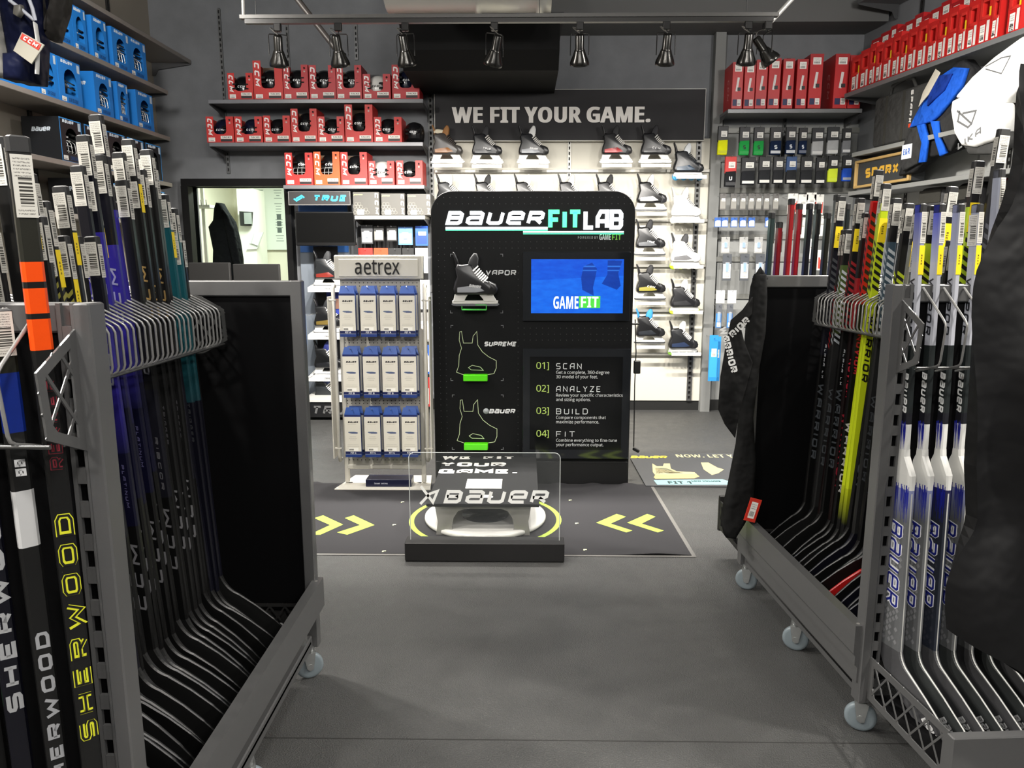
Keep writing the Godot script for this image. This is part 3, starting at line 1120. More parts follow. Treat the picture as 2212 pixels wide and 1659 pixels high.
	for x in o.get("chevrons", []):
		st = S()
		var s: float = x[0]
		while s < x[1]:
			var o3: Vector3 = Vector3(top.x, top.y, 0) + D * L * s + N * 0.0105
			var hh: Vector3 = D * L * x[3] * 0.5
			quad(st, o3 - E * 0.0125 - D * 0.012, o3, o3 + hh, o3 - E * 0.0125 - D * 0.012 + hh)
			quad(st, o3, o3 + E * 0.0125 - D * 0.012, o3 + E * 0.0125 - D * 0.012 + hh, o3 + hh)
			o3 = Vector3(top.x, top.y, 0) + D * L * s + E * (W / 2 + 0.0005)
			quad(st, o3 + N * 0.008, o3 - N * 0.008 - D * 0.012, o3 - N * 0.008 - D * 0.012 + hh, o3 + N * 0.008 + hh)
			s += x[3]
		obj("chevron_print", st, hexmat(x[2], 0.35), t)
	for x in o.get("tags", []):
		var edge: bool = x[1]
		var nn := E * float(o.get("edge_sign", 1.0)) if edge else N
		var len_: float = x[3] if x.size() > 3 else 0.09
		var pos: Vector3 = Vector3(top.x, top.y, 0) + D * (L * x[0] + len_ / 2) + nn * ((W / 2 if edge else 0.011) + 0.0012)
		var m := sale_m if x[2] == "sale" else sticker_m
		put("sale_sticker" if x[2] == "sale" else "price_sticker", card(0.019 if edge else 0.031, len_), m, t, frame(pos, nn.cross(-D) * -1.0, -D))
	if goalie:
		st = S()                                  # brushed dye streaks over the shoulder of the paddle
		var r2 := RandomNumberGenerator.new()
		r2.seed = int(L * 1000)
		var s0 := Vector3(top.x, top.y, 0) + D * (L - pad + 0.13) + N * 0.0106
		for k in 34:
			var e := r2.randf_range(-wide / 2 + 0.004, wide / 2 - 0.004)
			var up := r2.randf_range(0.0, 0.05)
			var dn := r2.randf_range(0.02, 0.1)
			var q := s0 + E * e
			quad(st, q - E * 0.0012 - D * up, q + E * 0.0012 - D * up, q + E * 0.0004 + D * dn, q - E * 0.0004 + D * dn)
			var edge_at: Vector3 = Vector3(top.x, top.y, 0) + D * (L * o.get("dye_at", 0.3) + r2.randf_range(-0.01, 0.01)) + N * 0.0116
			quad(st, edge_at + E * (e / wide * W) * 0.9 - E * 0.0008, edge_at + E * (e / wide * W) * 0.9 + E * 0.0008, edge_at + E * (e / wide * W) * 0.9 + D * dn * 0.9, edge_at + E * (e / wide * W) * 0.9 + D * dn * 0.9 - E * 0.0003)
		obj("streak_print", st, hexmat(o.get("streak", "1d2596"), 0.4), t)
		st = S()                                  # woven carbon squares
		var sq := 0.0145
		for i in range(-3, 4):
			for j in range(0, 42):
				if (i + j) % 2 != 0 or r2.randf() < 0.25:
					continue
				var cc: Vector3 = Vector3(top.x, top.y, 0) + D * (L - pad + 0.24 + j * sq * 0.72) + E * i * sq * 0.85 + N * 0.0104
				if L - pad + 0.24 + j * sq * 0.72 > L - 0.02 or absf(i * sq * 0.85) > wide / 2 - sq * 0.6:
					continue
				quad(st, cc - E * sq * 0.5, cc - D * sq * 0.62, cc + E * sq * 0.5, cc + D * sq * 0.62)
		obj("carbon_print", st, hexmat(o.get("weave", "8a8b8c"), 0.4), t)
		st = S()                                  # pale painted edge along paddle and blade
		var inner := [top + d * (L - pad + 0.13) + Vector2(-d.y, d.x) * wide / 2]
		for r in rings:
			inner.append(Vector2((r[1] as Vector3).x, (r[1] as Vector3).y))
		for k in inner.size() - 3:
			var a: Vector2 = inner[k]
			var b: Vector2 = inner[k + 1]
			var g := (b - a).normalized()
			var up := Vector2(-g.y, g.x) * 0.0008
			quad(st, Vector3(a.x + up.x, a.y + up.y, 0.0062), Vector3(b.x + up.x, b.y + up.y, 0.0052), Vector3(b.x + up.x, b.y + up.y, 0.001), Vector3(a.x + up.x, a.y + up.y, 0.001))
		obj("edge_print", st, hexmat("b9b9b5", 0.4), t)
		var tip := c + dir * bl_len * 0.66
		var bd := Vector3(dir.x, dir.y, 0)
		put("blade_lettering", sport("BaUeR", 0.1, 0.024, 0.26, 0.2), hexmat("d8d8d8", 0.4), t, frame(Vector3(tip.x, tip.y, 0) + N * 0.0068, bd * -1.0 if side < 0 else bd, N.cross(bd * -1.0 if side < 0 else bd)))
	return t

func build_carts() -> void:
	make_stickers()
	var left := cart("grey metal stick cart with a black end panel, holding the purple and silver sticks", -1.0, Vector3(-0.757, 0, -1.285), 0.0, 1.25, 0.95, false)
	var right := cart("grey metal stick cart holding the yellow sticks and white goalie sticks", 1.0, Vector3(1.09, 0, -2.21), 0.06, 1.1, 0.95, true)
	# left cart, aisle side: blades point to the aisle, faces look at the camera
	var n := 30
	for i in n:
		var z := -0.17 - 0.034 * i if i < 12 else -0.57 - 0.0335 * (i - 12)
		var kind := "black"
		if i in [9, 10, 11]:
			kind = "chevron"
		elif i >= 14 and i < 20:
			kind = "purple"
		elif i >= 21 and i < 25:
			kind = "gold"
		elif i >= 26 and i < 29:
			kind = "teal"
		var topy: float = [1.58, 1.75, 1.66, 1.72, 1.62, 1.80, 1.70, 1.76, 1.64, 1.74, 1.68, 1.60, 1.72, 1.60, 1.60, 1.78, 1.86, 1.74, 1.82, 1.93, 1.76, 1.84, 1.88, 1.80, 1.86, 1.83, 1.86, 1.74, 1.70, 1.62][i]
		var bend_y := 0.44 + rng.randf_range(-0.02, 0.03)
		var a := 0.30 + rng.randf_range(-0.008, 0.012)
		var o := {"L": topy - bend_y, "tilt": 0.055 + rng.randf_range(-0.015, 0.015), "side": 1.0, "bend": 0.80 + rng.randf_range(-0.06, 0.06), "blade": ["121213", "161617", "1b1719"][i % 3]}
		o.tags = [[0.01, false, "price", 0.085], [0.015, true, "price", 0.085]]
		if i % 3 == 1:
			o.tags.append([0.08, false, "price", 0.075])
		if i % 5 == 2:
			o.tags.append([0.085, true, "sale", 0.08])
		match kind:
			"black":
				o.bands = [[0.0, "161618"], [0.45, "1c1b1d"], [0.7, "111112"]]
				o.texts = [["CCM", 0.80, 0.19, 0.025, "9b9a9d"], ["RIBCOR", 0.62, 0.16, 0.009, "8d8c90", true], ["C", 0.4, 0.04, 0.017, "a8a7aa"]]
			"chevron":
				o.bands = [[0.0, "18181a"], [0.5, "141416"]]
				o.chevrons = [[0.12, 0.5, "8f8a3e", 0.02]]
				o.texts = [["CCM", 0.81, 0.19, 0.025, "a3a2a6"]]
				o.tags.append([0.09, true, "sale", 0.09])
			"purple":
				o.bands = [[0.0, "151518"], [0.17, "2c2480"], [0.34, "2c2480", "1a1738"], [0.5, "151424"], [0.68, "121213"]]
				o.texts = [["CCM", 0.27, 0.15, 0.02, "c2c4cf"], ["PLATINUM", 0.58, 0.12, 0.008, "7e7aa8", true], ["CCM", 0.81, 0.19, 0.025, "a3a2a6"]]
			"gold":
				o.bands = [[0.0, "17171a"], [0.5, "19181a"]]
				o.texts = [["CCM", 0.30, 0.15, 0.02, "c9a66a"], ["TRIGGER", 0.58, 0.12, 0.008, "6e6c70", true], ["CCM", 0.79, 0.19, 0.025, "b1b0b3"]]
			"teal":
				o.bands = [[0.0, "1a2226"], [0.06, "1b4c54"], [0.35, "1b4c54", "16343a"], [0.5, "141516"]]
				o.texts = [["TRIGGER", 0.55, 0.13, 0.008, "56585c", true]]
		o.ink_metal = 0.6
		o.ink_rough = 0.3
		var col: String = {"black": "black", "chevron": "yellow chevron", "purple": "black and purple", "gold": "gold-lettered black", "teal": "dark teal"}[kind]
		var xf := left.transform * at(Vector3(-a, bend_y, z))
		stick(xf, "hockey_stick", "%s player stick, %s from the slotted post, left cart aisle side" % [col, ORD[i]], "player sticks on the aisle side of the left cart", o)
	# left cart, near end: blades point towards the camera, the faces look at the aisle
	var near := [
		{"top": 1.74, "bands": [[0.0, "1f1f1d"], [0.08, "232320"], [0.15, "e04a12"], [0.175, "1b1b1b"], [0.183, "e04a12"], [0.215, "1b1b1b"], [0.222, "e04a12"], [0.262, "161617"]], "texts": [["REKKER", 0.36, 0.16, 0.02, "161617/7d2430", false], ["SHERWOOD", 0.65, 0.44, 0.027, "151515/cfd02e", false]], "tags": [[0.02, false, "price", 0.10]], "what": "black player stick with an orange grip band and yellow outlined name"},
		{"top": 1.46, "bands": [[0.0, "1d1d1c"], [0.1, "14246c"], [0.2, "191919"], [0.30, "bdbdbd"], [0.40, "17171a"], [0.85, "2c2c2e"]], "texts": [["88", 0.26, 0.03, 0.016, "c9c9c9", false], ["SHERWOOD", 0.72, 0.34, 0.022, "9c9da0", false]], "tags": [[0.0, false, "price", 0.075]], "what": "short black and blue player stick with a white number"},
		{"top": 1.82, "bands": [[0.0, "1c1c1e"], [0.35, "151517"]], "texts": [["CCM", 0.2, 0.13, 0.021, "b9b9bd", false], ["SHERWOOD", 0.63, 0.42, 0.026, "9fa0a2", false]], "tags": [[0.0, false, "price", 0.09], [0.085, true, "sale", 0.08]], "what": "black player stick with a large silver name"},
		{"top": 1.83, "bands": [[0.0, "1b1b1c"], [0.3, "2a2a24"], [0.4, "121213"]], "texts": [["SHERWOOD", 0.64, 0.42, 0.026, "101a14/2c5a38", false], ["CCM", 0.21, 0.13, 0.021, "c4c4c8", false]], "tags": [[0.0, false, "price", 0.09], [0.068, false, "price", 0.09], [0.072, true, "sale", 0.09]], "what": "tall black player stick with white letters over a green outlined name"},
		{"top": 1.75, "bands": [[0.0, "1b1b1d"], [0.2, "5c1414"], [0.3, "161617"]], "texts": [["CCM", 0.3, 0.13, 0.021, "c4c4c8", false], ["CODE", 0.42, 0.14, 0.022, "161617/3a6ea0", false]], "tags": [[0.0, false, "price", 0.09], [0.072, true, "sale", 0.08]], "what": "black player stick with a dark red band below its stickers"},
		{"top": 1.85, "bands": [[0.0, "19191b"], [0.3, "16182c"], [0.6, "131314"]], "texts": [["SHERWOOD", 0.75, 0.44, 0.026, "101a14/2c5a38", false]], "tags": [[0.0, false, "price", 0.1], [0.075, false, "price", 0.1], [0.08, true, "sale", 0.1]], "what": "black and navy player stick with a green outlined name"},
		{"top": 1.80, "bands": [[0.0, "1a1a1c"], [0.24, "14246c"], [0.6, "121316"]], "texts": [["SHERWOOD", 0.8, 0.44, 0.024, "b8bcc6", false]], "tags": [[0.0, false, "price", 0.1], [0.075, false, "price", 0.09], [0.08, true, "sale", 0.09]], "what": "black and blue player stick with a white name"},
		{"top": 1.72, "bands": [[0.0, "1a1a1c"], [0.3, "1a3c24"], [0.55, "131314"]], "texts": [], "tags": [[0.0, false, "price", 0.1], [0.075, false, "price", 0.09]], "what": "black and green player stick"},
	]
	for i in near.size():
		var q: Dictionary = near[i]
		var by := 0.42
		q.L = q.top - by
		q.side = -1.0
		q.edge_sign = -1.0
		q.tilt = -0.01
		q.bend = 1.0
		q.shear = 0.1
		q.blade_len = 0.2
		var xf := left.transform * at(Vector3(-0.056 - 0.06 * i, by, 0.035 + 0.008 * (i % 3)), -PI * 0.75)
		stick(xf, "hockey_stick", q.what + ", left cart near basket", "player sticks in the near basket of the left cart", q)
	# right cart, aisle side
	var rows := [      # from the slotted post to the far panel
		["black", 1.93, "1d1d1f", "131314"], ["lime", 1.84, "b9d430", "131314"], ["white", 1.74, "2a2b2c", "121213"], ["black", 1.60, "17171a", "151516"], ["silver", 1.58, "5d5d54", "131314"], ["black", 1.78, "17171a", "151516"], ["lime", 1.72, "a9bd22", "121213"],
		["red", 1.50, "a91a20", "a5161c"], ["silver", 1.60, "5d5d54", "131314"], ["silver", 1.72, "77776c", "141415"], ["black", 1.74, "1a1a1b", "121213"], ["grey", 1.76, "3a4a55", "151516"], ["black", 1.70, "1a1a1b", "121213"], ["lime", 1.82, "b6c71f", "171717"], ["lime", 1.78, "b2c520", "171717"], ["red", 1.88, "b3191c", "131314"],
		["redblack", 1.72, "8e1d22", "141415"], ["black", 1.78, "1a1a1b", "141415"], ["redblack", 1.68, "7e1b20", "141415"], ["grey", 1.66, "4a5a30", "161617"], ["black", 1.66, "19191b", "151516"], ["black", 1.80, "1c1c1e", "131314"],
	]
	for i in rows.size():
		var r: Array = rows[i]
		var z := -0.12 - 0.043 * i
		var by := 0.45 + rng.randf_range(-0.02, 0.03)
		var o := {"L": r[1] - by, "tilt": 0.045 + rng.randf_range(-0.01, 0.02), "side": -1.0, "bend": 0.82 + rng.randf_range(-0.08, 0.05), "blade": r[3]}
		o.tags = [[0.012, false, "price", 0.08], [0.015, true, "price", 0.085]]
		if i % 4 == 1:
			o.tags.append([0.09, false, "sale", 0.09])
		match r[0]:
			"black":
				o.bands = [[0.0, r[2]], [0.5, "121213"]]
				o.texts = [["WARRIOR", 0.72, 0.34, 0.026, "4a4e52", true], ["ALPHA LX", 0.52, 0.15, 0.008, "b6b8bb", true]]
				o.stripes = [[0.2, 0.42, ["3c3d40", "b6c71f", "8e1d22"][i % 3], 0.02]]
			"red":
				o.bands = [[0.0, "1a1a1b"], [0.08, r[2]], [0.36, "1a1718"], [0.5, "141415"]]
				if r[3] == "a5161c":
					o.bands = [[0.0, r[2]], [0.25, "1d1516"], [0.55, "a5161c"]]
				o.texts = [["WARRIOR", 0.80, 0.30, 0.026, "c9c5c2", true], ["NOVIUM", 0.5, 0.16, 0.022, "b02430", true]]
				o.stripes = [[0.12, 0.36, "161213", 0.022]]
			"redblack":
				o.bands = [[0.0, "1a1a1c"], [0.2, r[2]], [0.36, "161213"]]
				o.texts = [["NOVIUM", 0.52, 0.16, 0.022, "b3283a", true], ["WARRIOR", 0.76, 0.32, 0.026, "9a2534", true]]
			"lime":
				o.bands = [[0.0, "1a1a1b"], [0.05, r[2]], [0.30, "b9c81e"], [0.86, "a3ae1a", "171717"], [0.97, "171717"]]
				if i < 12:
					o.bands = [[0.0, "19191a"], [0.1, r[2]], [0.34, "1c1d18"]]
				o.texts = [["WARRIOR", 0.45, 0.26, 0.026, "1c1c14", true]]
				o.stripes = [[0.16, 0.3, "171810", 0.02]]
			"grey":
				o.bands = [[0.0, "1a1a1b"], [0.12, r[2]], [0.36, "222326"]]
				o.texts = [["WARRIOR", 0.7, 0.34, 0.02, "4a4d50", true]]
				o.stripes = [[0.15, 0.4, "b7bcc0", 0.02]]
			"silver":
				o.bands = [[0.0, "1a1a1b"], [0.1, r[2]], [0.3, "2c2d2e"], [0.5, "17181a"]]
				o.texts = [["WARRIOR", 0.42, 0.34, 0.027, "8b8d8f", true], ["LX", 0.78, 0.06, 0.02, "a8c21e", true]]
			"white":
				o.bands = [[0.0, "1b1b1c"], [0.3, "3b3c3d"], [0.5, "171718"]]
				o.texts = [["WARRIOR", 0.5, 0.3, 0.02, "9c9ea0", true]]
				o.stripes = [[0.1, 0.36, "d9dadb", 0.022]]
		var col: String = {"black": "black", "red": "red and black", "redblack": "dark red and black", "lime": "lime yellow", "grey": "grey striped", "silver": "silver and black", "white": "white striped"}[r[0]]
		var xf := right.transform * at(Vector3(0.27 + rng.randf_range(-0.006, 0.01), by, z), PI)
		stick(xf, "hockey_stick", "%s player stick, %s from the slotted post, right cart aisle side" % [col, ORD[i]], "player sticks on the aisle side of the right cart", o)
	# goalie sticks at the near end of the right cart
	for i in 12:
		var by := 0.33
		var high := 1.70 if i < 4 else 1.78 + 0.02 * (i % 3)
		var L := high - by
		var o := {"L": L, "goalie": true, "pad": 0.64, "tilt": 0.03, "side": 1.0, "bend": 0.95, "blade_len": 0.26, "cap": "1b1b1d", "blade": "4a4b4d" if i % 2 == 0 else "3a3b3d", "wide": 0.088, "dye": "7f86ad" if i != 2 else "22264a", "paddle": "606163" if i != 2 else "2a2c36", "weave": "7c7d7f" if i != 2 else "34363f", "streak": "1c2496" if i != 4 else "a9c42a"}
		var top_hex := "2b38a8" if i < 2 or i > 4 else "8c90a0"
		o.bands = [[0.0, top_hex, "a4a7b4"], [0.12, "a9abb3"], [0.30, "26272a"], [0.45, "1f2024"], [0.475, "d6d6d2"]]
		o.dye_at = 0.475
		o.texts = [["VAPOR", 0.215, 0.17, 0.019, "26272c", true], ["BaUeR", 0.405, 0.12, 0.019, "f0f0ee", true], ["BaUeR", 0.80, 0.27, 0.05, "20287f/e9e9ea", true]]
		o.tags = [[0.015, true, "price", 0.09], [0.085, true, "sale", 0.085]]
		if i == 3:
			o.tags.append([0.02, false, "price", 0.09])
		var xf := right.transform * at(Vector3(0.085 + 0.057 * i, by, 0.012), -PI / 2 + 0.22)
		stick(xf, "goalie_stick", "white and blue goalie stick, %s from the right cart's slotted post" % ORD[i], "goalie sticks at the near end of the right cart", o)
	# sticks standing behind the far panel of the right cart
	var back := [["2b3a38", 1.74, "dark green"], ["7e1b26", 1.70, "dark red"], ["8c1d24", 1.80, "dark red"], ["861a22", 1.78, "dark red"], ["1c1c1d", 1.78, "black"], ["1a1b1b", 1.78, "black"], ["1e1e1c", 1.74, "black"], ["1b1b1d", 1.82, "black"], ["26272a", 1.78, "charcoal"]]
	for i in back.size():
		var o := {"L": back[i][1] - 0.42, "tilt": 0.03, "side": 1.0, "bend": 0.9, "bands": [[0.0, back[i][0]], [0.6, "161617"]], "tags": [[0.03, false, "price", 0.09]]}
		var xf := right.transform * at(Vector3(0.08 + 0.042 * i, 0.42, -1.2 - 0.012 * (i % 2)), PI / 2)
		stick(xf, "hockey_stick", "%s player stick behind the right cart's far panel, %s from the aisle" % [back[i][2], ORD[i]], "player sticks behind the far panel of the right cart", o)

# ---------- fitting kiosk ----------
func strip2(st: SurfaceTool, pts: Array, t: float, xf: Transform3D) -> void:   # a thin printed line through 2D points
	var line := PackedVector2Array(pts)
	var s2 := S()
	stroke(s2, line, t, 0.0, 0.0)
	s2.generate_normals()
	st.append_from(s2.commit(), 0, xf)

func build_kiosk() -> void:
	var zf := -4.95
	var a := pz(935, 700, zf)
	var b := pz(1366, 700, zf)
	var top := pz(1150, 412, zf).y
	var W := b.x - a.x
	var org := Vector3((a.x + b.x) / 2, 0, zf)
	var t := thing("fitting_kiosk", "tall black fitting kiosk with rounded top, glowing lettering and a blue screen", "kiosk", "", at(org))
	var black := mat("kiosk_black", "0a0b0c", 0.5, 0.0, 0.3)
	var st := S()
	var out := rrect(W, top, 0.14, 10, 12)
	prism(st, out, -0.34, 0.0, at(Vector3(0, top / 2, 0)), 0.004)
	obj("body", st, black, t)
	st = S()
	bbox(st, Vector3(0, 0.08, -0.02), Vector3(W - 0.012, 0.16, 0.05), 0.003)
	obj("plinth", st, mat("kiosk_plinth", "0e0e0f", 0.5), t)
	# the grid of printed dots
	st = S()
	var r := 0.0022
	var x := -W / 2 + 0.045
	while x < W / 2 - 0.03:
		var y := 0.19
		while y < top - 0.03:
			var u := org.x + x
			var p := Vector2(x, y)
			var hit: bool = u > pz(1120, 600, zf).x and (y < pz(1200, 745, zf).y and y > pz(1200, 995, zf).y or y > pz(1200, 700, zf).y and y < pz(1200, 538, zf).y)
			hit = hit or (y > pz(1100, 520, zf).y and y < pz(1100, 445, zf).y) or (p.distance_to(Vector2(x, minf(y, top - 0.14))) > 0.1 and absf(x) > W / 2 - 0.1)
			hit = hit or (u > pz(965, 700, zf).x and u < pz(1118, 700, zf).x and y < pz(1000, 545, zf).y)
			if not hit:
				quad(st, Vector3(x - r, y - r, 0.0008), Vector3(x + r, y - r, 0.0008), Vector3(x + r, y + r, 0.0008), Vector3(x - r, y + r, 0.0008))
			y += 0.0405
		x += 0.0405
	obj("dot_print", st, hexmat("4a4c4e", 0.5), t).set_meta("kind", "stuff")
	# glowing name
	var glow_w := glow("sign_white", "f4faff", 2.2)
	var glow_g := glow("sign_green", "4ff2a0", 1.7)
	var loc := func(u: float, v: float, off: float) -> Vector3: return pz(u, v, zf) - org + Vector3(0, 0, off)
	var c0: Vector3 = loc.call(963, 486, 0)
	var c1: Vector3 = loc.call(1178, 456, 0)
	put("sign_letters", sport("BaUeR", c1.x - c0.x - 0.02, c1.y - c0.y, 0.25, 0.28, 0.012, 0.22), glow_w, t, at((c0 + c1) / 2 + Vector3(0, 0, 0.014)))
	c0 = loc.call(1184, 496, 0)
	c1 = loc.call(1258, 453, 0)
	put("sign_letters", sport("FIT", c1.x - c0.x, c1.y - c0.y, 0.22, 0.0, 0.012, 0.2), glow_g, t, at((c0 + c1) / 2 + Vector3(0, 0, 0.014)))
	c0 = loc.call(1260, 496, 0)
	c1 = loc.call(1346, 453, 0)
	put("sign_letters", sport("LAB", c1.x - c0.x, c1.y - c0.y, 0.2, 0.0, 0.012, 0.2), glow_w, t, at((c0 + c1) / 2 + Vector3(0, 0, 0.014)))
	for q in [[963, 1183, 493, 0.016, glow_w], [963, 1183, 497, 0.008, glow_g], [1130, 1347, 501, 0.008, glow_w], [1130, 1347, 505, 0.006, glow_g]]:
		var p0: Vector3 = loc.call(q[0], q[2], 0)
		var p1: Vector3 = loc.call(q[1], q[2], 0)
		put("sign_underline", boxmesh(p1.x - p0.x, q[3], 0.01), q[4], t, at((p0 + p1) / 2 + Vector3(0, 0, 0.006)))
	put("lettering", print_mesh("P O W E R E D  B Y", 0.13, 0.017), hexmat("c9cbcc", 0.5), t, at(loc.call(1270, 513, 0.001)))
	put("lettering", print_mesh("GAME", 0.075, 0.036, true), hexmat("e6e8ea", 0.5), t, at(loc.call(1307, 512, 0.001)))
	put("lettering", print_mesh("FIT", 0.06, 0.036, true), hexmat("7fc83c", 0.5), t, at(loc.call(1332, 512, 0.001)))
	# upper glass plate with the screen, lower glass plate with the four steps
	var gloss := mat("kiosk_glass", "1e2023", 0.07)
	for q in [[1129, 544, 1363, 693], [1129, 753, 1362, 989]]:
		var p0: Vector3 = loc.call(q[0], q[3], 0)
		var p1: Vector3 = loc.call(q[2], q[1], 0)
		st = S()
		bbox(st, (p0 + p1) / 2 + Vector3(0, 0, 0.011), Vector3(p1.x - p0.x, p1.y - p0.y, 0.02), 0.002)
		obj("glass_plate", st, gloss, t)
	var im := Image.create(400, 232, false, Image.FORMAT_RGB8)
	var nz := FastNoiseLite.new()
	nz.seed = 4
	nz.frequency = 0.02
	var dark_a := PackedVector2Array([Vector2(226, 30), Vector2(262, 14), Vector2(284, 40), Vector2(276, 84), Vector2(268, 120), Vector2(272, 156), Vector2(222, 130), Vector2(216, 80)])
	var dark_b := PackedVector2Array([Vector2(330, 4), Vector2(392, 6), Vector2(376, 60), Vector2(388, 112), Vector2(372, 130), Vector2(306, 104), Vector2(330, 64)])
	for yy in 232:
		for xx in 400:
			var v := 0.5 + 0.28 * nz.get_noise_2d(xx * 0.7, yy * 2.0)
			var col := Color("0b48d0").lerp(Color("1f78f4"), clampf(v + (0.25 if yy > 90 + xx * -0.05 else -0.15), 0, 1))
			if Geometry2D.is_point_in_polygon(Vector2(xx, yy), dark_a) or Geometry2D.is_point_in_polygon(Vector2(xx, yy), dark_b):
				col = Color("0b3494").lerp(Color("1248b8"), clampf(v, 0, 1))
				if yy > 26 and yy < 34 or yy > 44 and yy < 50:
					col = Color("2f74de")
			im.set_pixel(xx, yy, col)
	var s0: Vector3 = loc.call(1147, 676, 0)
	var s1: Vector3 = loc.call(1347, 560, 0)
	var sc := put("screen", card(s1.x - s0.x, s1.y - s0.y), image_mat("screen_picture", im, 0.2, 1.0), t, at((s0 + s1) / 2 + Vector3(0, 0, 0.0225)))
	put("screen_letters", print_mesh("GAME", 0.165, 0.082, true), glow("screen_white", "eef4ff", 0.9), sc, at(loc.call(1222, 653, 0.0235) - sc.position))
	put("screen_block", card(0.14, 0.08), glow("screen_green", "45c83a", 0.6), sc, at(loc.call(1273, 652, 0.0232) - sc.position))
	put("screen_letters", print_mesh("FIT", 0.115, 0.07, true), glow("screen_white", "eef4ff", 0.9), sc, at(loc.call(1273, 652, 0.0238) - sc.position))
	var i0: Vector3 = loc.call(1144, 969, 0)
	var i1: Vector3 = loc.call(1345, 770, 0)
	put("step_board", card(i1.x - i0.x, i1.y - i0.y), mat("step_black", "0b0c0d", 0.12), t, at((i0 + i1) / 2 + Vector3(0, 0, 0.0222)))
	var steps := [["01]", "S C A N", "Get a complete, 360-degree", "3D model of your feet.", 790], ["02]", "A N A L Y Z E", "Review your specific characteristics", "and sizing options.", 839], ["03]", "B U I L D", "Compare components that", "maximize performance.", 887], ["04]", "F I T", "Combine everything to fine-tune", "your performance output.", 936]]
	var ink := hexmat("d6d8d8", 0.5)
	for q in steps:
		var v: float = q[4]
		put("step_number", print_mesh(q[0], 0.085, 0.055), hexmat("b9d46a", 0.5), t, at(loc.call(1172, v, 0.0232)))
		var plain_word: String = (q[1] as String).replace(" ", "")
		var ww := 0.042 * plain_word.length() * 1.02
		var word := sport(plain_word, ww, 0.04, 0.12, 0.0, 0.0, 0.55)
		var at_w: Vector3 = loc.call(1201, v, 0.0232)
		put("step_word", word, ink, t, at(at_w + Vector3(ww / 2, 0, 0)))
		for k in 2:
			var line := print_mesh(q[2 + k], 0, 0.03 if k == 0 and q[4] != 887 else 0.029)
			put("step_text", line, ink, t, at(loc.call(1201, v + 14 + 9.5 * k, 0.0232) + Vector3(line.get_aabb().size.x / 2, 0, 0)))
	# corner marks, model names, boot outlines, green brackets
	st = S()
	for q in [[973, 549, 1086, 676], [974, 703, 1087, 822], [977, 853, 1087, 971]]:
		for k in [[0, 1, 1, 1], [2, 1, -1, 1], [0, 3, 1, -1], [2, 3, -1, -1]]:
			var p: Vector3 = loc.call(q[k[0]], q[k[1]], 0.0012)
			strip2(st, [Vector2(p.x + 0.016 * k[2], p.y), Vector2(p.x, p.y), Vector2(p.x, p.y - 0.016 * k[3])], 0.003, at(Vector3(0, 0, p.z)))
	obj("corner_marks", st, hexmat("8e9092", 0.5), t).set_meta("kind", "stuff")
	put("lettering", sport("VAPOR", 0.20, 0.034, 0.2, 0.1, 0.0, 0.25), hexmat("dfe0e0", 0.5), t, at(loc.call(1082, 589, 0.0012)))
	put("lettering", sport("SUPReMe", 0.215, 0.032, 0.26, 0.25, 0.0, 0.25) if false else sport("SUPREME", 0.215, 0.032, 0.26, 0.25, 0.0, 0.25), hexmat("dfe0e0", 0.5), t, at(loc.call(1081, 743, 0.0012)))
	put("lettering", sport("BaUeR", 0.175, 0.032, 0.26, 0.25, 0.0, 0.22), hexmat("dfe0e0", 0.5), t, at(loc.call(1085, 888, 0.0012)))
	st = S()
	lathe(st, [[0.0, 0.0], [0.02, 0.0], [0.02, 0.0008], [0.0, 0.0008]], 16, Transform3D(Basis(Vector3.RIGHT, PI / 2), loc.call(1050, 888, 0.001)))
	obj("round_emblem", st, hexmat("9fa3a5", 0.4), t)
	var boot := [[997, 716], [1001, 741], [1020, 741], [1022, 726], [1030, 716], [1032, 745], [1042, 760], [1056, 771], [1072, 779], [1072, 795], [1067, 807], [1054, 809], [1000, 809], [986, 804], [991, 790], [992, 768], [997, 752], [992, 735], [993, 717], [997, 716]]
	var slot := [[1012, 794], [1020, 789], [1038, 793], [1044, 800], [1018, 799], [1012, 794]]
	for k in 2:
		st = S()
		for line in [boot, slot]:
			var pts := []
			for q in line:
				var p: Vector3 = loc.call(q[0] + (1.5 if k else 0.0), q[1] + (147.5 if k else 0.0), 0)
				pts.append(Vector2(p.x, p.y))
			strip2(st, pts, 0.0035, at(Vector3(0, 0, 0.0013)))
		obj("boot_outline", st, hexmat("c9d8a8", 0.5), t)
		var g: Vector3 = loc.call(1028.0 + k, 814.0 if k == 0 else 961.5, 0.03)
		st = S()
		bbox(st, g, Vector3(0.162, 0.042, 0.06), 0.003)
		obj("green_bracket", st, mat("bracket_green", "55d411", 0.35), t)
	# bracket of the skate on show, clear front
	st = S()
	var g2: Vector3 = loc.call(1026, 662, 0.06)
	for e in [[Vector3(0, 0.016, 0), Vector3(0.16, 0.004, 0.004)], [Vector3(0, -0.016, 0), Vector3(0.16, 0.006, 0.004)], [Vector3(-0.08, 0, 0), Vector3(0.004, 0.036, 0.004)], [Vector3(0.08, 0, 0), Vector3(0.004, 0.036, 0.004)]]:
		box(st, g2 + e[0] + Vector3(0, 0, 0.03), e[1])
	box(st, g2 + Vector3(0, -0.017, -0.015), Vector3(0.16, 0.005, 0.092))
	obj("skate_bracket", st, mat("bracket_clear_green", "5fe060", 0.3), t)
	# cable hanging at the right side
	t = thing("hanging_cable", "thin black cable with an adapter hanging beside the kiosk", "cable")
	var ks := []
	for q in [[1372, 690], [1374, 760], [1371, 830], [1370, 900], [1369, 965]]:
		ks.append(pz(q[0], q[1], -5.05))
	st = S()
	tube(st, ks, 0.004, 6)
	obj("cord", st, mat("cord_black", "111111", 0.5), t)
	st = S()
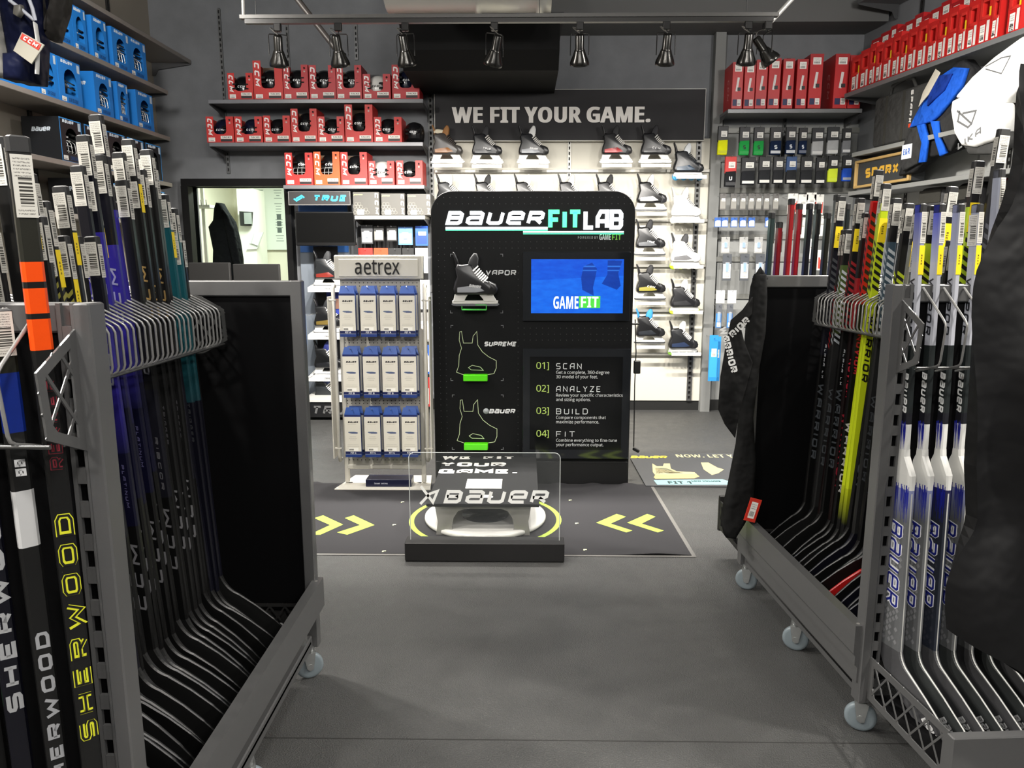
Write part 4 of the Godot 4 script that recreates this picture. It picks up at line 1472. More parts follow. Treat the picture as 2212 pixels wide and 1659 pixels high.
	bbox(st, pz(1376, 793, -5.05), Vector3(0.045, 0.09, 0.03), 0.004)
	bbox(st, pz(1368, 700, -5.05), Vector3(0.08, 0.012, 0.012), 0.002)
	obj("adapter", st, mat("cord_black", "111111", 0.5), t)
	st = S()
	bbox(st, Vector3.ZERO, Vector3(0.05, 0.022, 0.022), 0.004, Transform3D(Basis(Vector3.BACK, -0.5), pz(1374, 972, -5.05)))
	obj("plug", st, mat("cord_black", "111111", 0.5), t)

# ---------- floor mats, scanner, clear sign ----------
func floor_poly(st: SurfaceTool, pix: Array, y0: float, y1: float) -> void:
	var pts := PackedVector2Array()
	for q in pix:
		var p := py(q[0], q[1], y1)
		pts.append(Vector2(p.x, -p.z))
	prism(st, pts, y0, y1, Transform3D(Basis(Vector3.RIGHT, Vector3(0, 0, -1), Vector3.UP), Vector3.ZERO))

func build_mats() -> void:
	var lime := mat("mat_lime", "9fb648", 0.8)
	var t := thing("floor_mat", "charcoal floor mat with lime chevrons and a lime ring in front of the kiosk", "mat")
	var st := S()
	var z0 := -4.93
	var z1 := -3.70
	var xl := -1.5
	var xr0 := py(1403, 1048).x
	var xr1 := py(1490, 1194).x
	# cloth with a wavy edge
	var m := mat("mat_cloth", "ffffff", 0.9)
	m.albedo_texture = noise_tex(0.5, 512, [[0.0, "1c1b1e"], [1.0, "2c2b2e"]], FastNoiseLite.TYPE_SIMPLEX, 2, 11)
	m.uv1_triplanar = true
	m.uv1_world_triplanar = true
	m.uv1_scale = Vector3.ONE * 1.5
	var grid := []
	for i in 15:
		var row := []
		for j in 61:
			var fx := j / 60.0
			var fz := i / 14.0
			var edge := 0.0
			if i == 0:
				edge = 0.011 * maxf(0.0, sin(fx * 62.0))
			if i == 14:
				edge = 0.010 * maxf(0.0, sin(fx * 14.0 + 1.2)) ** 3
			row.append(Vector3(lerpf(xl, lerpf(xr0, xr1, fz), fx), 0.004 + edge, lerpf(z0, z1, fz)))
		grid.append(row)
	sheet(st, grid, -0.003)
	obj("mat_cloth", st, m, t)
	st = S()       # the clear film that stands past the cloth
	for e in [[Vector3(xr0, 0.0025, z0), Vector3(xr1, 0.0025, z1), Vector3(0.022, 0, 0)], [Vector3(xl, 0.0025, z1), Vector3(xr1 + 0.022, 0.0025, z1), Vector3(0, 0, 0.02)]]:
		var a: Vector3 = e[0]
		var b: Vector3 = e[1]
		var w: Vector3 = e[2]
		quad(st, a, b, b + w, a + w)
	obj("film_edge", st, mat("film", "6f6d6a", 0.3), t)
	var chev := [
		[[[679, 1119], [698, 1113], [741, 1133], [692, 1155], [668, 1155], [713, 1134]], 0], [[[745, 1119], [764, 1113], [809, 1134], [750, 1155], [728, 1150], [778, 1134]], 0],
		[[[1288, 1129], [1332, 1110], [1352, 1116], [1319, 1131], [1366, 1146], [1353, 1150]], 0], [[[1355, 1129], [1398, 1110], [1416, 1116], [1386, 1131], [1434, 1146], [1421, 1150]], 0]]
	for c in chev:
		st = S()
		floor_poly(st, c[0], 0.0035, 0.0046)
		obj("chevron", st, lime, t)
	var ctr := py(1048, 1130)
	ctr.x = -0.222
	ctr.z = -4.24
	st = S()
	var rr := []
	for k in 64:
		var an := TAU * k / 64
		rr.append([Vector3(cos(an) * 0.425, 0, sin(an) * 0.425), Vector3(cos(an) * 0.455, 0, sin(an) * 0.455)])
	for k in 64:
		var q: Array = rr[k]
		var n: Array = rr[(k + 1) % 64]
		var o := Vector3(ctr.x, 0.0046, ctr.z)
		quad(st, o + n[0], o + n[1], o + q[1], o + q[0])
	obj("ring", st, lime, t)
	st = S()
	for q in [[870, 1084], [852, 1133], [830, 1190], [1232, 1080], [1246, 1130], [1264, 1187]]:
		var p := py(q[0], q[1], 0.005)
		box(st, p, Vector3(0.018, 0.001, 0.01))
		box(st, p + Vector3(-0.006, 0, 0.008), Vector3(0.009, 0.001, 0.01))
	obj("position_marks", st, hexmat("d4d8a8", 0.7), t).set_meta("kind", "stuff")
	# second mat with printed skates
	t = thing("printed_mat", "grey floor mat printed with cream skates and a pale blue band, right of the kiosk", "mat")
	st = S()
	floor_poly(st, [[1362, 990], [1395, 1049], [1760, 1052], [1690, 980], [1372, 978]], 0.0, 0.01)
	obj("mat_base", st, mat("mat_grey", "4b4c4e", 0.6), t)
	var cream := hexmat("cdbd8e", 0.7)
	var shapes := [["boot_print", [[1409, 1001], [1419, 1007], [1432, 1007], [1434, 1001], [1447, 1001], [1449, 1012], [1462, 1018], [1500, 1020], [1505, 1024], [1468, 1025], [1414, 1025], [1410, 1019]], "cdbd8e"], ["runner_print", [[1412, 1031], [1416, 1025], [1504, 1024], [1511, 1029], [1500, 1033], [1416, 1034]], "d2b97e"], ["insole_print", [[1514, 999], [1530, 999], [1550, 1010], [1564, 1014], [1552, 1022], [1538, 1026], [1520, 1014]], "cdbd8e"], ["band_print", [[1412, 1037], [1560, 1035], [1600, 1047], [1420, 1047]], "8fb9bd"], ["quarter_print", [[1415, 1011], [1440, 1011], [1460, 1019], [1480, 1022], [1418, 1023]], "a9b39a"]]
	for k in shapes.size():
		st = S()
		floor_poly(st, shapes[k][1], 0.0095, 0.0108 + 0.0004 * (k % 2))
		obj(shapes[k][0], st, hexmat(shapes[k][2], 0.7), t)
	var flat := func(u: float, v: float) -> Transform3D: return Transform3D(Basis(Vector3.RIGHT, -PI / 2), py(u, v, 0.0115))
	put("lettering", sport("BaUeR", 0.28, 0.07, 0.25, 0.25, 0.0, 0.22), hexmat("e2cf4c", 0.6), t, flat.call(1402, 987))
	put("lettering", print_mesh("NOW. LET YOUR", 0.62, 0.085, true), hexmat("d9d0a0", 0.6), t, flat.call(1546, 985))
	put("lettering", print_mesh("FIT 1", 0.16, 0.055, true), hexmat("31403f", 0.6), t, Transform3D(Basis(Vector3.RIGHT, -PI / 2), py(1468, 1042, 0.013)))
	put("lettering", print_mesh("LOW VOLUME", 0.2, 0.03, true), hexmat("31403f", 0.6), t, Transform3D(Basis(Vector3.RIGHT, -PI / 2), py(1525, 1039, 0.013)))
	# foot scanner: white round base, smoked arch, black step board
	t = thing("foot_scanner", "white round foot scanner with smoked arched legs under a black step board", "scanner", "", at(Vector3(ctr.x, 0.004, ctr.z)))
	st = S()
	lathe(st, [[0.0, 0.022], [0.15, 0.024], [0.3, 0.03], [0.345, 0.034], [0.36, 0.028], [0.362, 0.012], [0.35, 0.0], [0.0, 0.0]], 48)
	obj("base_disc", st, mat("scanner_white", "e4e3de", 0.25), t)
	st = S()
	lathe(st, [[0.0, 0.0285], [0.14, 0.0285], [0.14, 0.0245], [0.0, 0.0245]], 32)
	obj("scan_plate", st, mat("scanner_plate", "2b2c2e", 0.15), t)
	# the step reaches back to the kiosk; its front stands on an arched, smoked panel over the disc
	var arch := [Vector2(-0.265, 0.0), Vector2(-0.165, 0.0), Vector2(-0.175, 0.05), Vector2(-0.165, 0.10), Vector2(-0.14, 0.14), Vector2(-0.1, 0.155), Vector2(0.1, 0.155), Vector2(0.14, 0.14), Vector2(0.165, 0.10), Vector2(0.175, 0.05), Vector2(0.165, 0.0), Vector2(0.265, 0.0), Vector2(0.255, 0.08), Vector2(0.27, 0.172), Vector2(-0.27, 0.172), Vector2(-0.255, 0.08)]
	for zz in [0.26, -0.45]:
		st = S()
		prism(st, arch, zz - 0.012, zz + 0.012, Transform3D.IDENTITY, 0.003)
		obj("arch_leg", st, pane("smoked_plastic", "8f8d88", 0.72, 0.2), t)
	st = S()
	prism(st, [Vector2(-0.315, -0.29), Vector2(0.315, -0.29), Vector2(0.315, 0.70), Vector2(-0.315, 0.70)], 0.172, 0.19, Transform3D(Basis(Vector3.RIGHT, Vector3(0, 0, -1), Vector3.UP), Vector3.ZERO), 0.003)
	obj("step_board", st, mat("step_board", "1b1b1c", 0.6, 0.0, 0.3), t)
	var ft := hexmat("e4e2dc", 0.6)
	var by := 0.1945
	for q in [["WE FIT", 955, 1114, 988], ["YOUR", 951, 1093, 1003], ["GAME.", 948, 1117, 1018]]:
		var q0 := py(q[1], q[3], by)
		var q1 := py(q[2], q[3], by)
		put("lettering", sport(q[0], q1.x - q0.x, 0.098, 0.3, 0.0, 0.0, 0.2), ft, t, Transform3D(Basis(Vector3.RIGHT, -PI / 2), (q0 + q1) / 2 - t.position))
	put("emblem_print", sport("S", 0.07, 0.05, 0.3), ft, t, Transform3D(Basis(Vector3.RIGHT, -PI / 2), py(1052, 1072, by) - t.position))
	t = thing("paper_note", "white paper note asking to call an employee, lying on the black step board", "note", "", at(py(1046, 1045, 0.194)))
	st = S()
	box(st, Vector3(0, 0.0008, 0), Vector3(0.215, 0.0012, 0.19))
	obj("paper", st, mat("paper_white", "eceae2", 0.8), t)
	var k2 := 0
	for line in ["PLEASE ASK", "AN EMPLOYEE", "TO USE", "BAUER FIT", "LAB"]:
		put("lettering", print_mesh(line, 0, 0.017, true), hexmat("9a9890", 0.8), t, Transform3D(Basis(Vector3.RIGHT, -PI / 2), Vector3(0, 0.0018, -0.065 + 0.033 * k2)))
		k2 += 1
	# clear acrylic sign in a black block
	var a := py(874, 1216)
	var b := py(1219, 1216)
	var zc := -3.65
	t = thing("acrylic_sign", "clear acrylic sign with a frosted logo standing in a black block", "sign", "", at(Vector3((a.x + b.x) / 2, 0, zc)))
	var w := b.x - a.x
	st = S()
	bbox(st, Vector3(0, 0.053, 0.0), Vector3(w, 0.098, 0.1), 0.003)
	obj("block", st, mat("block_black", "131212", 0.5), t)
	st = S()
	var top := pz(1045, 978, zc).y
	var wa := pz(1207, 1080, zc).x - pz(882, 1080, zc).x
	prism(st, rrect(wa, top - 0.08, 0.03, 6, 12), -0.004, 0.004, at(Vector3(0, (top + 0.08) / 2, 0)), 0.001)
	obj("acrylic_sheet", st, pane("acrylic", "c8d0d0", 0.015, 0.0), t)
	st = S()       # pale tube for the light caught in the polished edge, put into colour
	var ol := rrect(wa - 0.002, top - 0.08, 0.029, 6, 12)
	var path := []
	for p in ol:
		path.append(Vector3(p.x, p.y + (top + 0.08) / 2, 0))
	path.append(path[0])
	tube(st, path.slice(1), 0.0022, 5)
	obj("polished_edge", st, mat("edge_glint", "c9cdca", 0.2), t)
	var frost := mat("frosted_print", "e8e8e4", 0.55)
	var l0 := pz(958, 1087, zc)
	var l1 := pz(1188, 1058, zc)
	put("frosted_letters", sport("BaUeR", l1.x - l0.x - 0.02, 0.072, 0.24, 0.28, 0.0, 0.22), frost, t, at(Vector3((l0.x + l1.x) / 2, (l0.y + l1.y) / 2, zc) - t.position + Vector3(0, 0, 0.0055)))
	st = S()
	var mark := [Vector2(-0.07, 0.045), Vector2(-0.055, 0.05), Vector2(-0.012, -0.02), Vector2(-0.02, -0.035), Vector2(0.0, -0.045), Vector2(0.03, 0.03), Vector2(0.02, 0.045), Vector2(-0.004, -0.03)]
	stroke(st, PackedVector2Array([Vector2(-0.055, 0.05), Vector2(0.005, -0.035), Vector2(0.03, 0.025), Vector2(-0.01, 0.01), Vector2(-0.06, -0.045)]), 0.014, 0.0, 0.0)
	obj("frosted_emblem", st, frost, t, at(pz(933, 1070, zc) - t.position + Vector3(0, 0, 0.0055)))

# ---------- insole stand ----------
func build_insole_stand() -> void:
	var z := -4.9
	var white := mat("stand_white", "c9c5ba", 0.45)
	var L := pz(738, 800, z).x
	var R := pz(914, 800, z).x
	var top := pz(820, 551, z).y
	var org := Vector3((L + R) / 2, 0, z)
	var t := thing("insole_stand", "white metal pegboard stand with a header sign for insoles", "display stand", "", at(org))
	var w := R - L
	var st := S()
	var hy0 := pz(820, 603, z).y
	bbox(st, Vector3(0, (top + hy0) / 2, 0.0), Vector3(w + 0.03, top - hy0, 0.07), 0.006)
	obj("header", st, white, t)
	st = S()
	bbox(st, Vector3(0, (top + hy0) / 2 - 0.004, 0.037), Vector3(w - 0.03, top - hy0 - 0.04, 0.008), 0.003)
	obj("header_panel", st, mat("header_panel", "d2cec3", 0.4), t)
	put("lettering", print_mesh("aetrex", 0.29, 0.094, false, 0.008), mat("letter_black", "151515", 0.35), t, at(Vector3(-0.005, (top + hy0) / 2 + 0.0, 0.046)))
	# pegboard; its holes are dark discs, their shade put into the colour
	var py0 := pz(820, 1005, z).y
	st = S()
	box(st, Vector3(0, (hy0 + py0) / 2, -0.012), Vector3(w - 0.02, hy0 - py0, 0.01))
	obj("pegboard", st, mat("pegboard", "b9b5ab", 0.5), t)
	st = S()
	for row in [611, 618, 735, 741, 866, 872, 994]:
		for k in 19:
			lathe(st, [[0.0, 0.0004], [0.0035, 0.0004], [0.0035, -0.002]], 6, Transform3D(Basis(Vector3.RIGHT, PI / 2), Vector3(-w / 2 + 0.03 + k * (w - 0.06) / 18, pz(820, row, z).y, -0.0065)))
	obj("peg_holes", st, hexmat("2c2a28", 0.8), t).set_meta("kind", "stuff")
	for s in [-1, 1]:
		st = S()
		bbox(st, Vector3(s * (w / 2 - 0.01), 0.55, -0.01), Vector3(0.03, 1.06, 0.03), 0.004)
		obj("leg", st, white, t)
		st = S()
		var xs: float = s * (w / 2 + 0.025)
		var y1 := pz(820, 612, z).y
		var y0 := pz(820, 990, z).y
		var loop := []
		for q in [[0.0, y1 - 0.02], [0.03, y1 - 0.01], [0.045, y1 - 0.03], [0.045, y0 + 0.03], [0.03, y0 - 0.005], [0.0, y0]]:
			loop.append(Vector3(xs, q[1], q[0]))
		tube(st, loop, 0.013, 10)
		obj("side_tube", st, white, t)
		st = S()
		box(st, Vector3(s * (w / 2 + 0.055), (pz(820, 640, z).y + pz(820, 985, z).y) / 2, 0.02), Vector3(0.006, pz(820, 640, z).y - pz(820, 985, z).y, 0.12))
		obj("side_panel", st, mat("header_panel", "d2cec3", 0.4), t)
		for v in [648, 965]:
			st = S()
			bbox(st, Vector3(s * (w / 2 + 0.035), pz(820, v, z).y, 0.05), Vector3(0.06, 0.012, 0.016), 0.003)
			obj("clip", st, white, t)
	st = S()
	bbox(st, Vector3(0, pz(820, 1008, z).y, -0.005), Vector3(w - 0.03, 0.03, 0.03), 0.004)
	obj("cross_bar", st, white, t)
	st = S()
	prism(st, [Vector2(-w / 2 - 0.05, -0.12), Vector2(w / 2 + 0.05, -0.12), Vector2(w / 2 + 0.02, 0.2), Vector2(-w / 2 + 0.02, 0.2)], 0.0, 0.012, Transform3D(Basis(Vector3.RIGHT, Vector3(0, 0, -1), Vector3.UP), Vector3.ZERO), 0.002)
	obj("base_plate", st, mat("base_white", "d8d4c8", 0.4), t)
	# insole boxes on hooks
	var im := Image.create(64, 160, false, Image.FORMAT_RGB8)
	im.fill(Color("dad5c9"))
	im.fill_rect(Rect2i(0, 0, 64, 7), Color("16235c"))
	im.fill_rect(Rect2i(0, 138, 64, 10), Color("131c4e"))
	im.fill_rect(Rect2i(0, 149, 64, 11), Color("1b3576"))
	for y in range(62, 73):
		for x in range(12, 52):
			var e := Vector2((x - 32) / 20.0, (y - 66 - (x - 32) * 0.06) / 3.6).length()
			if e < 1.0:
				im.set_pixel(x, y, Color("7b8796") if y < 66 else Color("2a3a6c"))
	for q in [[36, 12, 34], [82, 20, 24], [88, 16, 32], [94, 20, 24], [112, 10, 42], [118, 8, 48]]:
		for x in q[2]:
			if (x * 7 + q[0]) % 5 > 1:
				im.set_pixel(q[1] + x, q[0], Color("8a867e"))
	im.fill_rect(Rect2i(14, 124, 38, 12), Color("f2efe8"))
	for x in range(16, 34):
		if x % 3 != 0:
			im.fill_rect(Rect2i(x, 128, 1, 6), Color("35322d"))
	var front := image_mat("insole_front", im, 0.45)
	var blue := mat("insole_blue", "1d4690", 0.35)
	var cols := [[752, 797, 839, 881], [760, 803, 844, 884], [764, 806, 847, 886]]
	var v0 := [634, 765, 895]
	var v1 := [727, 858, 986]
	var fits := ["A", "B", "C"]
	for row in 3:
		for c in 4:
			var hook_at := pz(cols[row][c], v0[row] - 12, z + 0.07)
			st = S()
			tube(st, [Vector3(hook_at.x, hook_at.y, z - 0.01), Vector3(hook_at.x, hook_at.y, z + 0.12), Vector3(hook_at.x, hook_at.y + 0.012, z + 0.13)], 0.0025, 6)
			obj("hook", st, mat("chrome", "c9c9c9", 0.2, 0.9), t, Transform3D(Basis(), -org))
			for k in 2:
				var zz := z + 0.085 - 0.05 * k
				var p0 := pz(cols[row][c] - 15.5 + (3 if k else 0), v1[row], z + 0.085)
				var p1 := pz(cols[row][c] + 15.5 + (3 if k else 0), v0[row], z + 0.085)
				var bw := p1.x - p0.x
				var bh := p1.y - p0.y
				var ib := thing("insole_box", "white and blue insole box marked %s, %s hook from the kiosk side, %s in line" % [fits[row], ["fourth", "third", "second", "first"][c], ["front" if k == 0 else "behind"][0]], "box", "insole boxes on the pegboard stand", at(Vector3((p0.x + p1.x) / 2, p0.y, zz)))
				put("carton", boxmesh(bw, bh, 0.034, 0.001), blue, ib, at(Vector3(0, bh / 2, 0.002)))
				put("front_print", card(bw, bh), front, ib, at(Vector3(0, bh / 2, 0.0198)))
				st = S()
				prism(st, [Vector2(-bw / 2, 0), Vector2(bw / 2, 0), Vector2(bw / 2 - 0.012, 0.05), Vector2(-bw / 2 + 0.012, 0.05)], -0.0015, 0.0015, Transform3D(Basis(Vector3.RIGHT, -0.25), Vector3(0, bh, 0.018)))
				obj("hang_tab", st, blue, ib)
				if k == 0:
					put("lettering", sport("BaUeR", bw * 0.62, 0.011, 0.3, 0.25), hexmat("24242a", 0.5), ib, at(Vector3(0.004, bh * 0.83, 0.0206)))
					put("lettering", print_mesh("FIT " + fits[row], 0, 0.012, true), hexmat("e8e8ec", 0.5), ib, at(Vector3(0, bh * 0.105, 0.0206)))
	t = thing("insole_catalogue_box", "dark blue flat carton lying on the base of the insole stand", "box", "", at(Vector3(pz(840, 1020, z).x, 0.013, z + 0.02)))
	put("carton", boxmesh(0.31, 0.05, 0.12, 0.002), mat("carton_navy", "101430", 0.35), t, at(Vector3(0.01, 0.025, 0)))
	put("lettering", print_mesh("bauer  aetrex", 0.09, 0.012, true), hexmat("b9bcc8", 0.5), t, at(Vector3(-0.04, 0.025, 0.0608)))

# ---------- skates ----------
const BOOT := [[0.022, 0.0], [0.262, 0.0], [0.284, 0.012], [0.289, 0.032], [0.276, 0.055], [0.245, 0.067], [0.208, 0.080], [0.172, 0.103], [0.146, 0.136], [0.133, 0.158], [0.112, 0.166], [0.058, 0.160], [0.030, 0.163], [0.018, 0.140], [0.028, 0.095], [0.012, 0.062], [0.004, 0.030], [0.008, 0.008]]
const TOE := [[0.222, -0.001], [0.263, -0.001], [0.286, 0.011], [0.291, 0.032], [0.278, 0.057], [0.247, 0.069], [0.228, 0.074], [0.236, 0.04]]
const QUARTER := [[0.03, 0.012], [0.15, 0.012], [0.205, 0.02], [0.15, 0.055], [0.10, 0.085], [0.055, 0.135], [0.035, 0.135], [0.042, 0.09], [0.026, 0.05]]

func v2(a: Array, dy := 0.0, k := 1.0) -> PackedVector2Array:
	var r := PackedVector2Array()
	for q in a:
		r.append(Vector2(q[0] * k, q[1] * k + dy))
	return r

func skate_meshes() -> void:
	var y := 0.075
	var up := Transform3D(Basis.from_scale(Vector3(1, 1.2, 1)), Vector3(-0.145, y, 0))
	var st := S()
	puff(st, v2(BOOT), 0.045, 0.011, up, 0.22, 0.04, 0.165)
	meshes.sk_boot = mesh_of(st)
	st = S()
	puff(st, v2(TOE), 0.0465, 0.010, up)
	meshes.sk_toe = mesh_of(st)
	st = S()
	puff(st, v2(QUARTER), 0.004, 0.003)
	meshes.sk_quarter = mesh_of(st)
	st = S()
	puff(st, PackedVector2Array([Vector2(0.092, 0.15), Vector2(0.148, 0.13), Vector2(0.163, 0.16), Vector2(0.167, 0.195), Vector2(0.157, 0.219), Vector2(0.138, 0.222), Vector2(0.112, 0.195)]), 0.032, 0.007, up)
	meshes.sk_tongue = mesh_of(st)
	st = S()
	puff(st, PackedVector2Array([Vector2(0.022, 0.14), Vector2(0.044, 0.15), Vector2(0.034, 0.185), Vector2(0.014, 0.222), Vector2(0.004, 0.228), Vector2(0.001, 0.22), Vector2(0.014, 0.185)]), 0.024, 0.005, up)
	meshes.sk_guard = mesh_of(st)
	st = S()
	for k in 7:
		var f := k / 6.0
		var c := Vector3(lerpf(0.150, 0.214, f) - 0.145, lerpf(0.142, 0.082, pow(f, 0.8)) * 1.2 + y, 0)
		var n := Vector3(0.55, 0.8, 0).normalized() * 0.006
		tube(st, [c + Vector3(-0.02, -0.02, 0.041) + n * 0.2, c + n * 1.2 + Vector3(0.002, 0, 0.026), c + n * 1.6 + Vector3(0.006, 0.004, -0.02), c + Vector3(-0.008, -0.01, -0.036)], 0.0055, 5)
	meshes.sk_lace = mesh_of(st)
	st = S()
	var hx := at(Vector3(-0.145, 0, 0))
	prism(st, [Vector2(0.012, 0.077), Vector2(0.098, 0.077), Vector2(0.078, 0.045), Vector2(0.075, 0.03), Vector2(0.0, 0.03), Vector2(0.004, 0.045)], -0.013, 0.013, hx, 0.003)
	prism(st, [Vector2(0.168, 0.077), Vector2(0.258, 0.077), Vector2(0.278, 0.045), Vector2(0.286, 0.03), Vector2(0.2, 0.03), Vector2(0.195, 0.045)], -0.013, 0.013, hx, 0.003)
	prism(st, [Vector2(-0.006, 0.036), Vector2(0.294, 0.036), Vector2(0.292, 0.018), Vector2(0.28, 0.015), Vector2(0.006, 0.015), Vector2(-0.006, 0.02)], -0.009, 0.009, hx, 0.002)
	meshes.sk_holder = mesh_of(st)
	st = S()
	prism(st, [Vector2(-0.008, 0.018), Vector2(0.295, 0.018), Vector2(0.303, 0.012), Vector2(0.29, 0.001), Vector2(0.27, 0.0), Vector2(0.02, 0.0), Vector2(0.0, 0.003), Vector2(-0.012, 0.01)], -0.002, 0.002, hx)
	meshes.sk_blade = mesh_of(st)
	st = S()
	prism(st, [Vector2(0.02, 0.077), Vector2(0.27, 0.077), Vector2(0.285, 0.05), Vector2(0.28, 0.036), Vector2(0.0, 0.036), Vector2(0.005, 0.055)], -0.016, 0.016, hx, 0.003)
	meshes.sk_frame = mesh_of(st)
	st = S()
	lathe(st, [[0.0, -0.010], [0.016, -0.010], [0.019, -0.012], [0.030, -0.011], [0.036, -0.004], [0.036, 0.004], [0.030, 0.011], [0.019, 0.012], [0.016, 0.010], [0.0, 0.010]], 20, Transform3D(Basis(Vector3.RIGHT, PI / 2), Vector3.ZERO))
	meshes.sk_wheel = mesh_of(st)

func skate(xf: Transform3D, called: String, label: String, group: String, o: Dictionary) -> Node3D:
	var t := thing(called, label, "skate", group, xf)
	var body := hexmat(o.get("boot", "0f0f11"), o.get("rough", 0.32))
	put("boot", meshes.sk_boot, body, t)
	put("toe_cap", meshes.sk_toe, hexmat(o.get("toe", "1d1d1f"), 0.35), t)
	for s in [-1, 1]:
		put("quarter_panel", meshes.sk_quarter, hexmat(o.get("quarter", "242427"), 0.3), t, Transform3D(Basis(Vector3.RIGHT, s * -0.09) * Basis.from_scale(Vector3(1, 1.2, 1)), Vector3(-0.145, 0.075, s * 0.0445)))
	put("tongue", meshes.sk_tongue, hexmat(o.get("tongue", "d6d4cf"), 0.7), t)
	put("tendon_guard", meshes.sk_guard, hexmat(o.get("guard", "1a1a1c"), 0.4), t)
	put("laces", meshes.sk_lace, hexmat(o.get("lace", "e6e4de"), 0.7), t)
	if o.has("name"):
		put("lettering", sport(o.name, 0.075, 0.017, 0.24, 0.2), hexmat(o.get("ink", "d9d9d9"), 0.4), t, Transform3D(Basis(Vector3.BACK, -0.15), Vector3(0.0, 0.13, 0.0478)))
	if o.has("cuff"):
		var st := S()
		tube(st, [Vector3(-0.125, 0.277, 0), Vector3(-0.09, 0.284, 0), Vector3(-0.04, 0.277, 0)], 0.026, 10)
		obj("fleece_cuff", st, hexmat(o.cuff, 0.95), t)
	if o.has("wheels"):
		put("frame", meshes.sk_frame, hexmat(o.get("frame", "c9c9c7"), 0.35, 0.3), t)
		for k in 4:
			var w := put("wheel", meshes.sk_wheel, hexmat((o.wheels as String).split(",")[k % (o.wheels as String).split(",").size()], 0.35), t, at(Vector3(-0.112 + 0.075 * k, 0.036, 0)))
			put("hub", boxmesh(0.014, 0.014, 0.034, 0.003), hexmat("d8d8d6", 0.4), w)
	else:
		put("blade_holder", meshes.sk_holder, hexmat(o.get("holder", "dcdad4"), 0.35), t)
		put("steel_runner", meshes.sk_blade, mat("runner_steel", "b4b6b8", 0.18, 0.9), t)
	return t

func upright(x: float, y0: float, y1: float, z: float, label: String, hex := "6f7070", w := 0.03) -> void:
	var t := thing("slotted_upright", label, "upright", "slotted wall uprights", at(Vector3(x, y0, z)))
	var st := S()
	var h := y1 - y0
	box(st, Vector3(-w * 0.36, h / 2, 0.008), Vector3(w * 0.28, h, 0.016))
	box(st, Vector3(w * 0.36, h / 2, 0.008), Vector3(w * 0.28, h, 0.016))
	var y := 0.01
	while y < h:
		box(st, Vector3(0, y, 0.008), Vector3(w * 0.45, 0.022, 0.016))
		y += 0.05
	obj("channel", st, hexmat(hex, 0.4, 0.5), t)
	st = S()
	box(st, Vector3(0, h / 2, 0.002), Vector3(w * 0.46, h, 0.003))
	obj("channel_back", st, hexmat("0d0d0d", 0.8), t)

func shelf(p0: Vector3, p1: Vector3, depth: float, label: String, hex := "77777a", turn := 0.0) -> Node3D:
	# p0, p1 = ends of the front edge, in the shelf's own turn; the wall lies behind
	var len_ := Vector2(p1.x - p0.x, p1.z - p0.z).length()
	var t := thing("metal_shelf", label, "shelf", "", at((p0 + p1) / 2, turn))
	var st := S()
	box(st, Vector3(0, -0.012, -depth / 2), Vector3(len_, 0.024, depth))
	obj("board", st, hexmat(hex, 0.5, 0.2), t)
	st = S()
	bbox(st, Vector3(0, -0.016, 0.003), Vector3(len_, 0.036, 0.012), 0.003)
	obj("front_lip", st, hexmat(hex, 0.4, 0.3), t)
	for s in [-1, 1]:
		st = S()
		prism(st, [Vector2(0, 0), Vector2(-depth, 0), Vector2(-depth, -0.13), Vector2(-depth + 0.03, -0.13), Vector2(-depth + 0.06, -0.075), Vector2(0, -0.03)], -0.0015, 0.0015, Transform3D(Basis(Vector3.BACK, Vector3.UP, Vector3.LEFT), Vector3(s * (len_ / 2 - 0.004), -0.012, 0)))
		obj("bracket", st, hexmat("4c4c4d", 0.5, 0.3), t)
	return t

